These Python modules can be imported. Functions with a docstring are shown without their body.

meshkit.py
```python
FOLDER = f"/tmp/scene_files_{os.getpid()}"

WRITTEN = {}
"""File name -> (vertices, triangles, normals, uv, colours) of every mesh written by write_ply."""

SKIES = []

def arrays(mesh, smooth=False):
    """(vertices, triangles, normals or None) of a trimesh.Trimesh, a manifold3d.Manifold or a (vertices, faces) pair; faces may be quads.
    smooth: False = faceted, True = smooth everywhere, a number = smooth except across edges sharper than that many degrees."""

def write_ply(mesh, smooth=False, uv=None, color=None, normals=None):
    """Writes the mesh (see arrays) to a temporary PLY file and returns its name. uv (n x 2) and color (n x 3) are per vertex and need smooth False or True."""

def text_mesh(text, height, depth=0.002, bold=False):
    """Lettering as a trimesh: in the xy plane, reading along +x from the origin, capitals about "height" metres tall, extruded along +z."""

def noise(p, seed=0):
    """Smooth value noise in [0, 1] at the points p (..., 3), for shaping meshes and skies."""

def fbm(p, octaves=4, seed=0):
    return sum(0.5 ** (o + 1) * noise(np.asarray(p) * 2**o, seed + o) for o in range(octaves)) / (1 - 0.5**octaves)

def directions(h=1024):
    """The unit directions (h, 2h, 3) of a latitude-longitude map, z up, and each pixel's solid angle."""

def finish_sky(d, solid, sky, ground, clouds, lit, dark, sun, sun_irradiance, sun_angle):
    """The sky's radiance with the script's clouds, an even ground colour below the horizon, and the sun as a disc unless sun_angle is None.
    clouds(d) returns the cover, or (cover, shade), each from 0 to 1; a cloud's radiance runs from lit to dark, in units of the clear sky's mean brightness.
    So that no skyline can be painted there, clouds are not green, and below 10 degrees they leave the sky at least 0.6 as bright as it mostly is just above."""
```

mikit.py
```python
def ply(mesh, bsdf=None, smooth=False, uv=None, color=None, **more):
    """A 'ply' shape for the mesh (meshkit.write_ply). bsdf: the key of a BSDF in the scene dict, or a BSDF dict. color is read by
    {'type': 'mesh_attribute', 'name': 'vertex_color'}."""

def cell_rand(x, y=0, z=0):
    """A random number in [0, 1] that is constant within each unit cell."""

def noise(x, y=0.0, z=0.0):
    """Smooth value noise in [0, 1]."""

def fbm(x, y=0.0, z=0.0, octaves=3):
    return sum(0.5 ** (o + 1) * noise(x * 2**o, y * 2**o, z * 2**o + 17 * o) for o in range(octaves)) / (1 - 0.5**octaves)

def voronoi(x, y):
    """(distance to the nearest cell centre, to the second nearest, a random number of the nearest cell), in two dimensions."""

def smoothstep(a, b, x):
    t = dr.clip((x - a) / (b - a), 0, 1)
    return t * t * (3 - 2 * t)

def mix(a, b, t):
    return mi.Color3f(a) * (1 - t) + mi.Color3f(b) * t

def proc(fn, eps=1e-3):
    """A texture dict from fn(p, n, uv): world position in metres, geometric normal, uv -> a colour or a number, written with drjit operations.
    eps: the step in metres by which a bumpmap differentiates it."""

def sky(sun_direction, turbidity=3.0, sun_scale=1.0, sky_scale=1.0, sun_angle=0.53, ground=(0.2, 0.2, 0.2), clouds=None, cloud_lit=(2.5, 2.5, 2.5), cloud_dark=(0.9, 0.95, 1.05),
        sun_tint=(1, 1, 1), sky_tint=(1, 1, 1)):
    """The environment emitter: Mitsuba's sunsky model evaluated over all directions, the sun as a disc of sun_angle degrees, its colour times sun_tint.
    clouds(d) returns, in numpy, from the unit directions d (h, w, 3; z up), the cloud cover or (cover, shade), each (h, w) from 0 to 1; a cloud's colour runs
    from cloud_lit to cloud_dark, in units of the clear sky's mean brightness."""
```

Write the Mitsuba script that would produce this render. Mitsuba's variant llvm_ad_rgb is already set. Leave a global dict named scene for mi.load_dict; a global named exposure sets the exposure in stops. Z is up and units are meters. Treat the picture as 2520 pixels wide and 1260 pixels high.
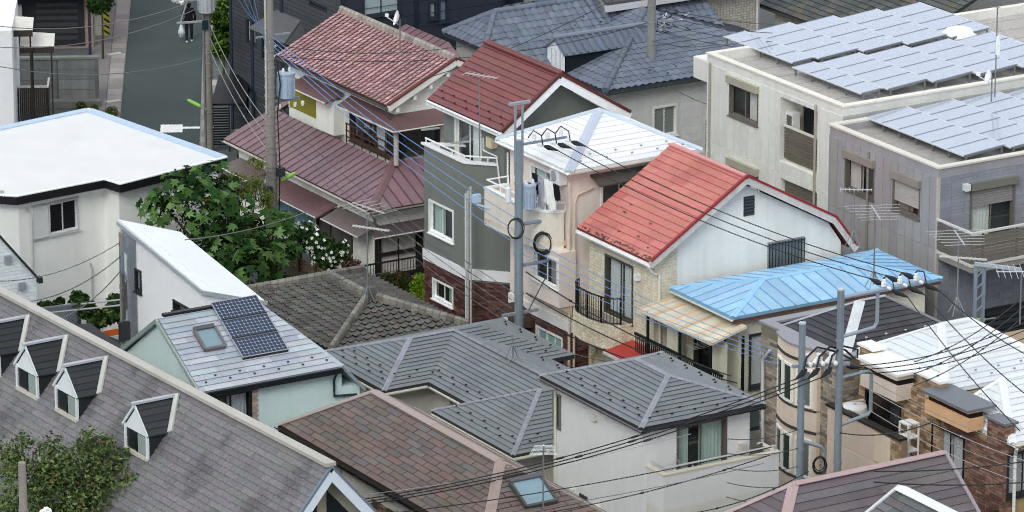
import math, random
import numpy as np, trimesh, manifold3d, shapely, drjit as dr, mitsuba as mi
from shapely.geometry import Polygon, box as sbox
import mikit, meshkit
from mikit import proc, fbm, noise, smoothstep

# ------------------------------------------------------------------ camera, sky, exposure
# x runs along one street direction of the block, y along the other; a telephoto view from a tower, 17 degrees down
T = mi.ScalarTransform4f
scene, labels = {}, {}
CAM, AIM = (-84.231, -140.183, 50.000), (0, 0, 0)
scene['camera'] = {'type': 'perspective', 'fov': 11.9882, 'fov_axis': 'x', 'near_clip': 1.0, 'far_clip': 3000.0,
                   'to_world': T().look_at(origin=CAM, target=AIM, up=[0, 0, 1])}
scene['sky'] = mikit.sky([-0.62, -0.52, 0.62], turbidity=4, sun_scale=0.40, sun_angle=26, clouds=lambda d: 1.0, sun_tint=(0.80, 1.0, 1.28),
                         cloud_lit=(2.25, 2.38, 2.58), cloud_dark=(1.6, 1.7, 1.8))
exposure = 1.82
rng = random.Random(7)
nrng = np.random.default_rng(7)

# ------------------------------------------------------------------ materials: the colour of a piece travels in its uv (packed), the grain is procedural
def unpack(uv):
    k = dr.floor(mi.Float(uv.x) + 0.5)
    r = dr.floor(k / 4096); k = k - r * 4096
    g = dr.floor(k / 64); b = k - g * 64
    f = lambda t: dr.power(t / 63.0, 2.2)
    return mi.Color3f(f(r), f(g), f(b))

def weathered(p, n, uv):
    c = unpack(uv); w = mi.Float(uv.y)
    up = dr.abs(n.z)
    big = fbm(p.x * 0.9, p.y * 0.9, p.z * 0.9, 3)
    streak = fbm(p.x * 5 + p.y * 3, p.y * 5 - p.x * 3, p.z * 0.35, 2)
    fine = fbm(p.x * 22, p.y * 22, p.z * 22, 2)
    g = 0.45 * big + 0.35 * dr.select(up < 0.5, streak, fbm(p.x * 3.1, p.y * 3.1, p.z * 3.1, 2)) + 0.2 * fine
    return c * dr.maximum(1 + w * 1.5 * (g - 0.5), 0.1)

def worn(p, n, uv):
    c = unpack(uv); w = mi.Float(uv.y)
    patch = smoothstep(0.52, 0.72, fbm(p.x * 1.1, p.y * 1.1, p.z * 1.1, 4))
    fine = fbm(p.x * 18, p.y * 18, p.z * 18, 2)
    return c * dr.maximum(1 + w * (0.7 * (fine - 0.5) - 0.45 * patch), 0.1)

def asphalt(p, n, uv):
    c = unpack(uv)
    return c * (0.8 + 0.25 * fbm(p.x * 0.8, p.y * 0.8, 0, 4) + 0.25 * (fbm(p.x * 30, p.y * 30, 0, 2) - 0.3))

def pr(tex, rough, spec=0.5, metal=0.0, **k):
    return {'type': 'twosided', 'bsdf': {'type': 'principled', 'base_color': tex, 'roughness': rough, 'specular': spec, 'metallic': metal, **k}}

scene['matte'] = pr(proc(weathered), 0.85, 0.25)
scene['slate'] = pr(proc(worn), 0.62, 0.4)
scene['semi'] = pr(proc(weathered), 0.42, 0.5)
scene['gloss'] = pr(proc(weathered), 0.16, 0.6)
scene['metal'] = pr(proc(weathered), 0.45, 0.5, 0.55)
scene['asphalt'] = pr(proc(asphalt), 0.9, 0.2)
scene['photovoltaic'] = pr({'type': 'rgb', 'value': (0.60, 0.65, 0.78)}, 0.12, 0.9, 0.6)
scene['dark_cell'] = pr({'type': 'rgb', 'value': (0.012, 0.022, 0.06)}, 0.12, 0.6)
scene['pane_glass'] = {'type': 'thindielectric', 'int_ior': 1.5}
scene['leafy'] = {'type': 'principledthin', 'base_color': proc(lambda p, n, uv: unpack(uv) * (0.75 + 0.5 * fbm(p.x * 6, p.y * 6, p.z * 6, 2))), 'roughness': 0.45, 'diff_trans': 0.5, 'spec_trans': 0.0}

def rgb(h):
    if isinstance(h, str): return np.array([int(h[i:i + 2], 16) / 255 for i in (0, 2, 4)])
    return np.asarray(h, float)
def tint(h, v=0.0, d=0.0):
    """the colour h, its brightness and hue varied at random"""
    c = rgb(h) * (1 + v * (2 * rng.random() - 1)); c = c + d * (nrng.random(3) - 0.5)
    return np.clip(c, 0, 1)
def pack(c):
    q = np.clip(np.round(rgb(c) * 63), 0, 63); return float(q[0] * 4096 + q[1] * 64 + q[2])

# ------------------------------------------------------------------ mesh accumulator
class M:
    def __init__(s, c='808080', w=0.3): s.v, s.f, s.u, s.n, s.c, s.w = [], [], [], 0, c, w
    def add(s, v, f, c=None, w=None):
        v = np.asarray(v, float); f = np.asarray(f, int)
        if f.shape[1] == 4: f = np.vstack([f[:, [0, 1, 2]], f[:, [0, 2, 3]]])
        s.v.append(v); s.f.append(f + s.n); s.n += len(v)
        s.u.append(np.tile([pack(s.c if c is None else c), s.w if w is None else w], (len(v), 1))); return s
    def box(s, x0, x1, y0, y1, z0, z1, c=None, w=None):
        return s.hexa([(x0, y0, z0), (x1, y0, z0), (x1, y1, z0), (x0, y1, z0), (x0, y0, z1), (x1, y0, z1), (x1, y1, z1), (x0, y1, z1)], c, w)
    def hexa(s, p, c=None, w=None):
        return s.add(p, [[0, 3, 2, 1], [4, 5, 6, 7], [0, 1, 5, 4], [1, 2, 6, 5], [2, 3, 7, 6], [3, 0, 4, 7]], c, w)
    def bar(s, a, b, wid, hgt, c=None, w=None, up=(0, 0, 1)):
        """a rectangular bar from a to b, centred"""
        a, b = np.array(a, float), np.array(b, float); d = (b - a) / np.linalg.norm(b - a)
        x = np.cross(d, up)
        if np.linalg.norm(x) < 1e-6: x = np.cross(d, (1, 0, 0))
        x = x / np.linalg.norm(x) * wid / 2; y = np.cross(x, d); y = y / np.linalg.norm(y) * hgt / 2
        return s.hexa([a - x - y, a + x - y, a + x + y, a - x + y, b - x - y, b + x - y, b + x + y, b - x + y], c, w)
    def prism(s, poly, z0, z1, c=None, w=None):
        """an upright prism over a plan polygon (may have holes); z0, z1: numbers or functions of x, y"""
        P = poly if hasattr(poly, 'exterior') else Polygon(poly)
        P = shapely.geometry.polygon.orient(P)
        tv, tf = trimesh.creation.triangulate_polygon(P, engine='earcut')
        h = lambda z, q: np.full(len(q), float(z)) if not callable(z) else np.array([z(*a) for a in q])
        n = len(tv)
        v = np.vstack([np.c_[tv, h(z0, tv)], np.c_[tv, h(z1, tv)]])
        f = np.vstack([tf[:, ::-1], tf + n]); s.add(v, f, c, w)
        for ring in [P.exterior, *P.interiors]:
            q = np.array(ring.coords)[:-1]; m = len(q); i = np.arange(m); j = (i + 1) % m
            s.add(np.vstack([np.c_[q, h(z0, q)], np.c_[q, h(z1, q)]]), np.c_[i, j, j + m, i + m], c, w)
        return s
    def slab(s, q, t, c=None, w=None):
        """a flat convex polygon of 3D points thickened by t along minus its normal"""
        q = np.asarray(q, float); n = np.zeros(3)
        for i in range(1, len(q) - 1): n += np.cross(q[i] - q[0], q[i + 1] - q[0])
        n /= np.linalg.norm(n) + 1e-12; b = q - n * t; m = len(q)
        f = [[0, i, i + 1] for i in range(1, m - 1)] + [[m, m + i + 1, m + i] for i in range(1, m - 1)]
        for i in range(m):
            j = (i + 1) % m; f += [[i, i + m, j + m], [i, j + m, j]]
        return s.add(np.vstack([q, b]), f, c, w)
    def tube(s, pts, r, n=6, c=None, w=None, caps=True):
        p = np.asarray(pts, float); r = np.broadcast_to(np.asarray(r, float), (len(p),))
        keep = np.r_[True, np.linalg.norm(np.diff(p, axis=0), axis=1) > 1e-5]; p, r = p[keep], r[keep]
        t = np.gradient(p, axis=0); t /= np.linalg.norm(t, axis=1, keepdims=True) + 1e-12
        a0 = np.cross(t[0], (0, 0, 1.0));
        if np.linalg.norm(a0) < 0.05: a0 = np.cross(t[0], (1.0, 0, 0))
        A = np.zeros_like(p); a = a0 / np.linalg.norm(a0)
        for i in range(len(p)):
            a = a - t[i] * (a @ t[i]); a /= np.linalg.norm(a) + 1e-12; A[i] = a
        B = np.cross(t, A); g = np.arange(n) * 2 * np.pi / n
        v = p[:, None] + r[:, None, None] * (np.cos(g)[None, :, None] * A[:, None] + np.sin(g)[None, :, None] * B[:, None])
        v = v.reshape(-1, 3); i, j = np.meshgrid(np.arange(len(p) - 1), np.arange(n), indexing='ij')
        f = np.stack([i * n + j, i * n + (j + 1) % n, (i + 1) * n + (j + 1) % n, (i + 1) * n + j], -1).reshape(-1, 4)
        s.add(v, f, c, w)
        if caps:
            L = (len(p) - 1) * n
            s.add(v[:n], [[0, k + 1, k] for k in range(1, n - 1)], c, w); s.add(v[L:], [[0, k, k + 1] for k in range(1, n - 1)], c, w)
        return s
    def lathe(s, base, prof, n=12, axis=(0, 0, 1), c=None, w=None):
        """prof: (radius, height) pairs turned about axis from base"""
        ax = np.array(axis, float); ax /= np.linalg.norm(ax)
        pts = [np.array(base) + ax * h for _, h in prof]
        a = np.cross(ax, (0, 0, 1.0))
        if np.linalg.norm(a) < 0.05: a = np.array([1.0, 0, 0])
        a /= np.linalg.norm(a); b = np.cross(ax, a); g = np.arange(n) * 2 * np.pi / n
        v = np.vstack([q + max(r, 1e-4) * (np.cos(g)[:, None] * a + np.sin(g)[:, None] * b) for q, (r, _) in zip(pts, prof)])
        i, j = np.meshgrid(np.arange(len(prof) - 1), np.arange(n), indexing='ij')
        f = np.stack([i * n + j, i * n + (j + 1) % n, (i + 1) * n + (j + 1) % n, (i + 1) * n + j], -1).reshape(-1, 4)
        return s.add(v, f, c, w)
    def ball(s, p, r, c=None, w=None, sub=1):
        k = trimesh.creation.icosphere(subdivisions=sub); return s.add(np.array(k.vertices) * np.asarray(r) + np.array(p), k.faces, c, w)
    def mani(s, m, c=None, w=None):
        k = m.to_mesh(); return s.add(k.vert_properties[:, :3], k.tri_verts, c, w)
    def arrays(s): return np.vstack(s.v), np.vstack(s.f), np.vstack(s.u)
    def put(s, key, bsdf='matte', smooth=False, kind=None):
        v, f, u = s.arrays()
        if smooth and smooth is not True:                       # split along edges sharper than the angle
            if len(np.unique(u[:, 0])) == 1:
                q = trimesh.graph.smooth_shade(trimesh.Trimesh(v, f, process=True), angle=np.radians(smooth), facet_minarea=None)
                v, f = np.array(q.vertices), np.array(q.faces); u = np.tile(u[0], (len(v), 1)); smooth = True
            else: smooth = False
        scene[key] = mikit.ply((v, f), bsdf, smooth, uv=u)
        if kind: labels.setdefault(key, {})['kind'] = kind
        return key

counts, parents = {}, set()
def num(k):
    n = counts.get(k, 0); counts[k] = n + 1
    return k if n == 0 else f'{k}_{n:03d}'
def thing(name, label, cat, group=None):
    k = num(name); labels[k] = {'label': label, 'category': cat}
    if group: labels[k]['group'] = group
    return k
def part(parent, name): return num(parent + '__' + name)
def one(name, m, label, cat, bsdf='matte', group=None, smooth=False):
    k = thing(name, label, cat, group); return m.put(k, bsdf, smooth)
def struct(name, m, bsdf):
    k = num(name); labels[k] = {'label': name.replace('_', ' '), 'kind': 'structure'}; return m.put(k, bsdf)

# ------------------------------------------------------------------ walls with window niches
def mcube(x0, x1, y0, y1, z0, z1): return manifold3d.Manifold.cube((x1 - x0, y1 - y0, z1 - z0)).translate((x0, y0, z0))
def mprism(poly, z0, z1): return manifold3d.Manifold.extrude(manifold3d.CrossSection([np.array(poly, float)], manifold3d.FillRule.Positive if Polygon(poly).exterior.is_ccw else manifold3d.FillRule.NonZero), z1 - z0).translate((0, 0, z0))
def mgable_s(x0, x1, y0, y1, prof):
    """profile (x, z) extruded along y"""
    m = manifold3d.Manifold.extrude(manifold3d.CrossSection([np.array(prof, float)], manifold3d.FillRule.NonZero), y1 - y0)
    return m.transform(np.array([[1, 0, 0, 0], [0, 0, -1, y1], [0, 1, 0, 0]], float))
def mgable_w(x0, x1, prof):
    """profile (y, z) extruded along x"""
    m = manifold3d.Manifold.extrude(manifold3d.CrossSection([np.array(prof, float)], manifold3d.FillRule.NonZero), x1 - x0)
    return m.transform(np.array([[0, 0, 1, x0], [1, 0, 0, 0], [0, 1, 0, 0]], float))

class Face:
    """a wall face: side 'W' (outside towards -x, plane x = at, along y) or 'S' (outside towards -y, plane y = at, along x)"""
    def __init__(s, side, at): s.side, s.at = side, at
    def bx(s, m, u0, u1, z0, z1, d0, d1, c=None, w=None):
        """a box on the face from depth d0 to d1 (positive = outwards)"""
        a, b = sorted((s.at - d0, s.at - d1))
        return m.box(a, b, u0, u1, z0, z1, c, w) if s.side == 'W' else m.box(u0, u1, a, b, z0, z1, c, w)
    def pt(s, u, z, d=0.0): return (s.at - d, u, z) if s.side == 'W' else (u, s.at - d, z)
    def cut(s, u0, u1, z0, z1, d): 
        a, b = s.at - 0.5, s.at + d
        return mcube(a, b, u0, u1, z0, z1) if s.side == 'W' else mcube(u0, u1, a, b, z0, z1)

class House:
    def __init__(s, name, label, cat='house', wall='e0e0dc', bsdf='matte', grime=0.3):
        s.k = thing(name, label, cat); s.solids, s.cuts, s.wall, s.bsdf, s.grime = [], [], wall, bsdf, grime
        s.openings = {}
    def solid(s, m): s.solids.append(m); return s
    def done(s, name='wall'):
        m = s.solids[0]
        for q in s.solids[1:]: m = m + q
        for q in s.cuts: m = m - q
        M(s.wall, s.grime).mani(m).put(part(s.k, name), s.bsdf); return s
    def window(s, face, r, frame='e8e8e8', fw=0.05, sashes=2, curtain=(), dark='15181b', grille=None, frost=None, depth=0.3, sill=True, shutter=None, frame_out=0.035, awn=None, ccol='d8dcd8'):
        """r = (u0, u1, z0, z1). curtain: list of (from, to) fractions covered; frost: colour of a frosted pane; shutter: fraction pulled down"""
        u0, u1, z0, z1 = r; s.cuts.append(face.cut(u0, u1, z0, z1, depth)); s.openings.setdefault((face.side, round(face.at, 2)), []).append(r)
        w = part(s.k, 'window'); fr = M(frame, 0.15)
        for a in ((u0 - .02, u1 + .02, z0 - .02, z0 + fw), (u0 - .02, u1 + .02, z1 - fw, z1 + .02)): face.bx(fr, *a, -0.08, frame_out)
        for a in ((u0 - .02, u0 + fw, z0 + fw, z1 - fw), (u1 - fw, u1 + .02, z0 + fw, z1 - fw)): face.bx(fr, *a, -0.08, frame_out)
        if sill: face.bx(fr, u0 - .05, u1 + .05, z0 - .06, z0 - .022, -0.02, frame_out + .05)
        fr.put(w, 'semi')
        lin = M(dark, 0.1); e = 0.004
        face.bx(lin, u0 + e, u1 - e, z0 + e, z1 - e, -depth + 0.004, -depth + 0.03)
        for a in ((u0 + e, u1 - e, z0 + e, z0 + .012), (u0 + e, u1 - e, z1 - .012, z1 - e), (u0 + e, u0 + .012, z0 + .014, z1 - .014), (u1 - .012, u1 - e, z0 + .014, z1 - .014)):
            face.bx(lin, *a, -depth + .03, -0.085)
        lin.put(part(w, 'interior'), 'matte')
        W = u1 - u0 - 2 * fw; zz0, zz1 = z0 + fw, z1 - fw
        top = zz1
        if shutter:
            top = zz1 - (zz1 - zz0) * shutter[0]; sh = M(shutter[1], 0.2); k = max(2, int((zz1 - top) / 0.075))
            for i in range(k):
                a, b = top + (zz1 - top) * i / k, top + (zz1 - top) * (i + 1) / k
                face.bx(sh, u0 + fw, u1 - fw, a, b - .008, -0.035, -0.005)
            sh.put(part(w, 'shutter'), 'semi')
        for i in range(sashes):
            a, b = u0 + fw + W * i / sashes, u0 + fw + W * (i + 1) / sashes; d = -0.05 - 0.03 * (i % 2)
            sm = M(frame, 0.15); t = 0.035
            for q in ((a, b, zz0, zz0 + t), (a, b, zz1 - t, zz1), (a, a + t, zz0 + t, zz1 - t), (b - t, b, zz0 + t, zz1 - t)): face.bx(sm, *q, d - .012, d + .012)
            sm.put(part(w, 'sash'), 'semi')
            g = M(frost or 'ffffff', 0.1)
            if frost: face.bx(g, a + t, b - t, zz0 + t, zz1 - t, d - .006, d + .003); g.put(part(w, 'pane'), 'gloss')
            else:
                g.add([face.pt(a + t, zz0 + t, d), face.pt(b - t, zz0 + t, d), face.pt(b - t, zz1 - t, d), face.pt(a + t, zz1 - t, d)], [[0, 1, 2], [0, 2, 3]])
                g.put(part(w, 'pane'), 'pane_glass')
        for (a, b) in curtain:
            a, b = u0 + fw + W * a, u0 + fw + W * b; n = max(6, int((b - a) / 0.035)); cm = M(ccol, 0.25)
            us = np.linspace(a, b, n + 1); ds = -0.17 + 0.018 * np.sin(np.arange(n + 1) * 1.9 + rng.random() * 6)
            v = [face.pt(uu, zz, dd) for zz in (zz0, zz1) for uu, dd in zip(us, ds)]
            cm.add(v, [[i, i + 1, i + n + 2, i + n + 1] for i in range(n)]); cm.put(part(w, 'curtain'), 'matte')
        if grille:
            gm = M(grille, 0.2); n = max(3, int((u1 - u0) / 0.12))
            for i in range(n + 1): uu = u0 + (u1 - u0) * i / n; face.bx(gm, uu - .009, uu + .009, z0, z1, 0.08, 0.1)
            for zz in (z0 + .05, z1 - .05): face.bx(gm, u0 - .03, u1 + .03, zz - .012, zz + .012, 0.075, 0.105)
            gm.put(part(w, 'grille'), 'metal')
        if awn:                                                # shutter box over the window
            am = M(awn, 0.25); face.bx(am, u0 - .06, u1 + .06, z1 + .025, z1 + .27, 0.0, 0.16); am.put(part(w, 'shutter_box'), 'semi')
        return w
    def piece(s, name, m, bsdf='matte', smooth=False, kind=None): return m.put(part(s.k, name), bsdf, smooth, kind)
    def pipe(s, pts, r=0.035, c='d8d8d4', name='downpipe'):
        M(c, 0.2).tube(pts, r, 7).put(part(s.k, name), 'semi')
    def gutter(s, a, b, c='c8c8c4', r=0.06):
        a, b = np.array(a, float), np.array(b, float)
        m = M(c, 0.2); d = (b - a) / np.linalg.norm(b - a); o = np.cross(d, (0, 0, 1.0)); prev = None
        prof = [(math.cos(t) * r, -math.sin(t) * r) for t in np.linspace(0, math.pi, 7)]
        v = [q + o * x + np.array([0, 0, z]) for q in (a, b) for x, z in prof]
        m.add(v, [[i, i + 1, i + 8, i + 7] for i in range(6)]); m.put(part(s.k, 'gutter'), 'semi')

def cladding(h, face, region, pw, ph, c, gap=0.012, t=0.014, var=0.03, bsdf='matte', name='siding_panel', holder='wall', brick=False, limit=300, joined=False, grime=0.3, hue=0.0, cols=None):
    """panels, siding boards, bricks or tiles proud of a wall face, cut round its openings; region = shapely polygon in (u, z)"""
    ops = [sbox(*[o[0] - .02, o[2] - .02, o[1] + .02, o[3] + .02]) for o in h.openings.get((face.side, round(face.at, 2)), [])]
    R = region if hasattr(region, 'geom_type') else sbox(*region)
    for o in ops: R = R.difference(o)
    u0, z0, u1, z1 = R.bounds; P = shapely.prepared.prep(R); out = []
    row, z = 0, z0
    while z < z1 - 1e-3:
        zt = min(z + (ph or (z1 - z0)), z1); u = u0 - (pw / 2 if brick and row % 2 else 0)
        while u < u1 - 1e-3:
            a, b = max(u, u0), min(u + pw, u1)
            if b - a > 0.02:
                q = sbox(a + gap / 2, z + gap / 2, b - gap / 2, zt - gap / 2)
                if P.contains(q): out.append(q)
                elif P.intersects(q):
                    for g in shapely.get_parts(R.intersection(q)):
                        if g.geom_type == 'Polygon' and g.area > 4e-4: out.append(g)
            u += pw
        z += ph or 1e9; row += 1
    hold = h.k + '__' + holder
    def one_piece(m, g, col):
        ba = g.bounds
        if abs(g.area - (ba[2] - ba[0]) * (ba[3] - ba[1])) < 1e-6: face.bx(m, ba[0], ba[2], ba[1], ba[3], -0.002, t * (0.85 + .3 * rng.random()), col)
        else:
            tv, tf = trimesh.creation.triangulate_polygon(g, engine='earcut'); m.add([face.pt(*q, t) for q in tv], tf, col)
            for ring in [g.exterior, *g.interiors]:
                q = list(ring.coords)[:-1]
                for i in range(len(q)):
                    a, b = q[i], q[(i + 1) % len(q)]; m.add([face.pt(*a, 0), face.pt(*b, 0), face.pt(*b, t), face.pt(*a, t)], [[0, 1, 2, 3]], col)
    pick = lambda: tint(cols[rng.randrange(len(cols))] if cols else c, var, hue)
    if joined:
        m = M(c, grime)
        for g in out: one_piece(m, g, pick())
        if out: m.put(part(hold, name), bsdf, kind='stuff')
        return
    for i, g in enumerate(out[:limit]):
        m = M(c, grime); one_piece(m, g, pick()); m.put(part(hold, name), bsdf)
    if len(out) > limit:
        m = M(c, grime)
        for g in out[limit:]: one_piece(m, g, pick())
        m.put(part(hold, name + '_rest'), bsdf, kind='stuff')

# ------------------------------------------------------------------ roofs: bodies of sloped planes, cut against each other, covered piece by piece
BIG = 400.0
def halfplane(a, b, c):
    """the part of the plan where a x + b y + c >= 0"""
    n = math.hypot(a, b)
    if n < 1e-9: return sbox(-BIG, -BIG, BIG, BIG) if c >= -1e-9 else Polygon()
    a, b, c = a / n, b / n, c / n; p = np.array([-a * c, -b * c]); t = np.array([-b, a]) * BIG; m = np.array([a, b]) * BIG
    return Polygon([p - t, p + t, p + t + m, p - t + m])
class Body:
    def __init__(s, x0, x1, y0, y1, shape=None, **pl):
        """pl: W=(eave z, slope) rises from x0 to the east, E from x1, S from y0, N from y1"""
        s.r, s.shape, s.pl = (x0, x1, y0, y1), shape or sbox(x0, y0, x1, y1), {}
        for k, (ze, q, *o) in pl.items():
            e = o[0] if o else {'W': x0, 'E': x1, 'S': y0, 'N': y1}[k]
            s.pl[k] = {'W': (q, 0, ze - q * e), 'E': (-q, 0, ze + q * e), 'S': (0, q, ze - q * e), 'N': (0, -q, ze + q * e)}[k], ze, q, e
    def z(s, x, y): return min(a * x + b * y + c for (a, b, c), *_ in s.pl.values())
    def region(s, k):
        P = s.shape; A = s.pl[k][0]
        for j, (B, *_) in s.pl.items():
            if j != k: P = P.intersection(halfplane(B[0] - A[0], B[1] - A[1], B[2] - A[2] + 1e-7))
        return P
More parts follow.
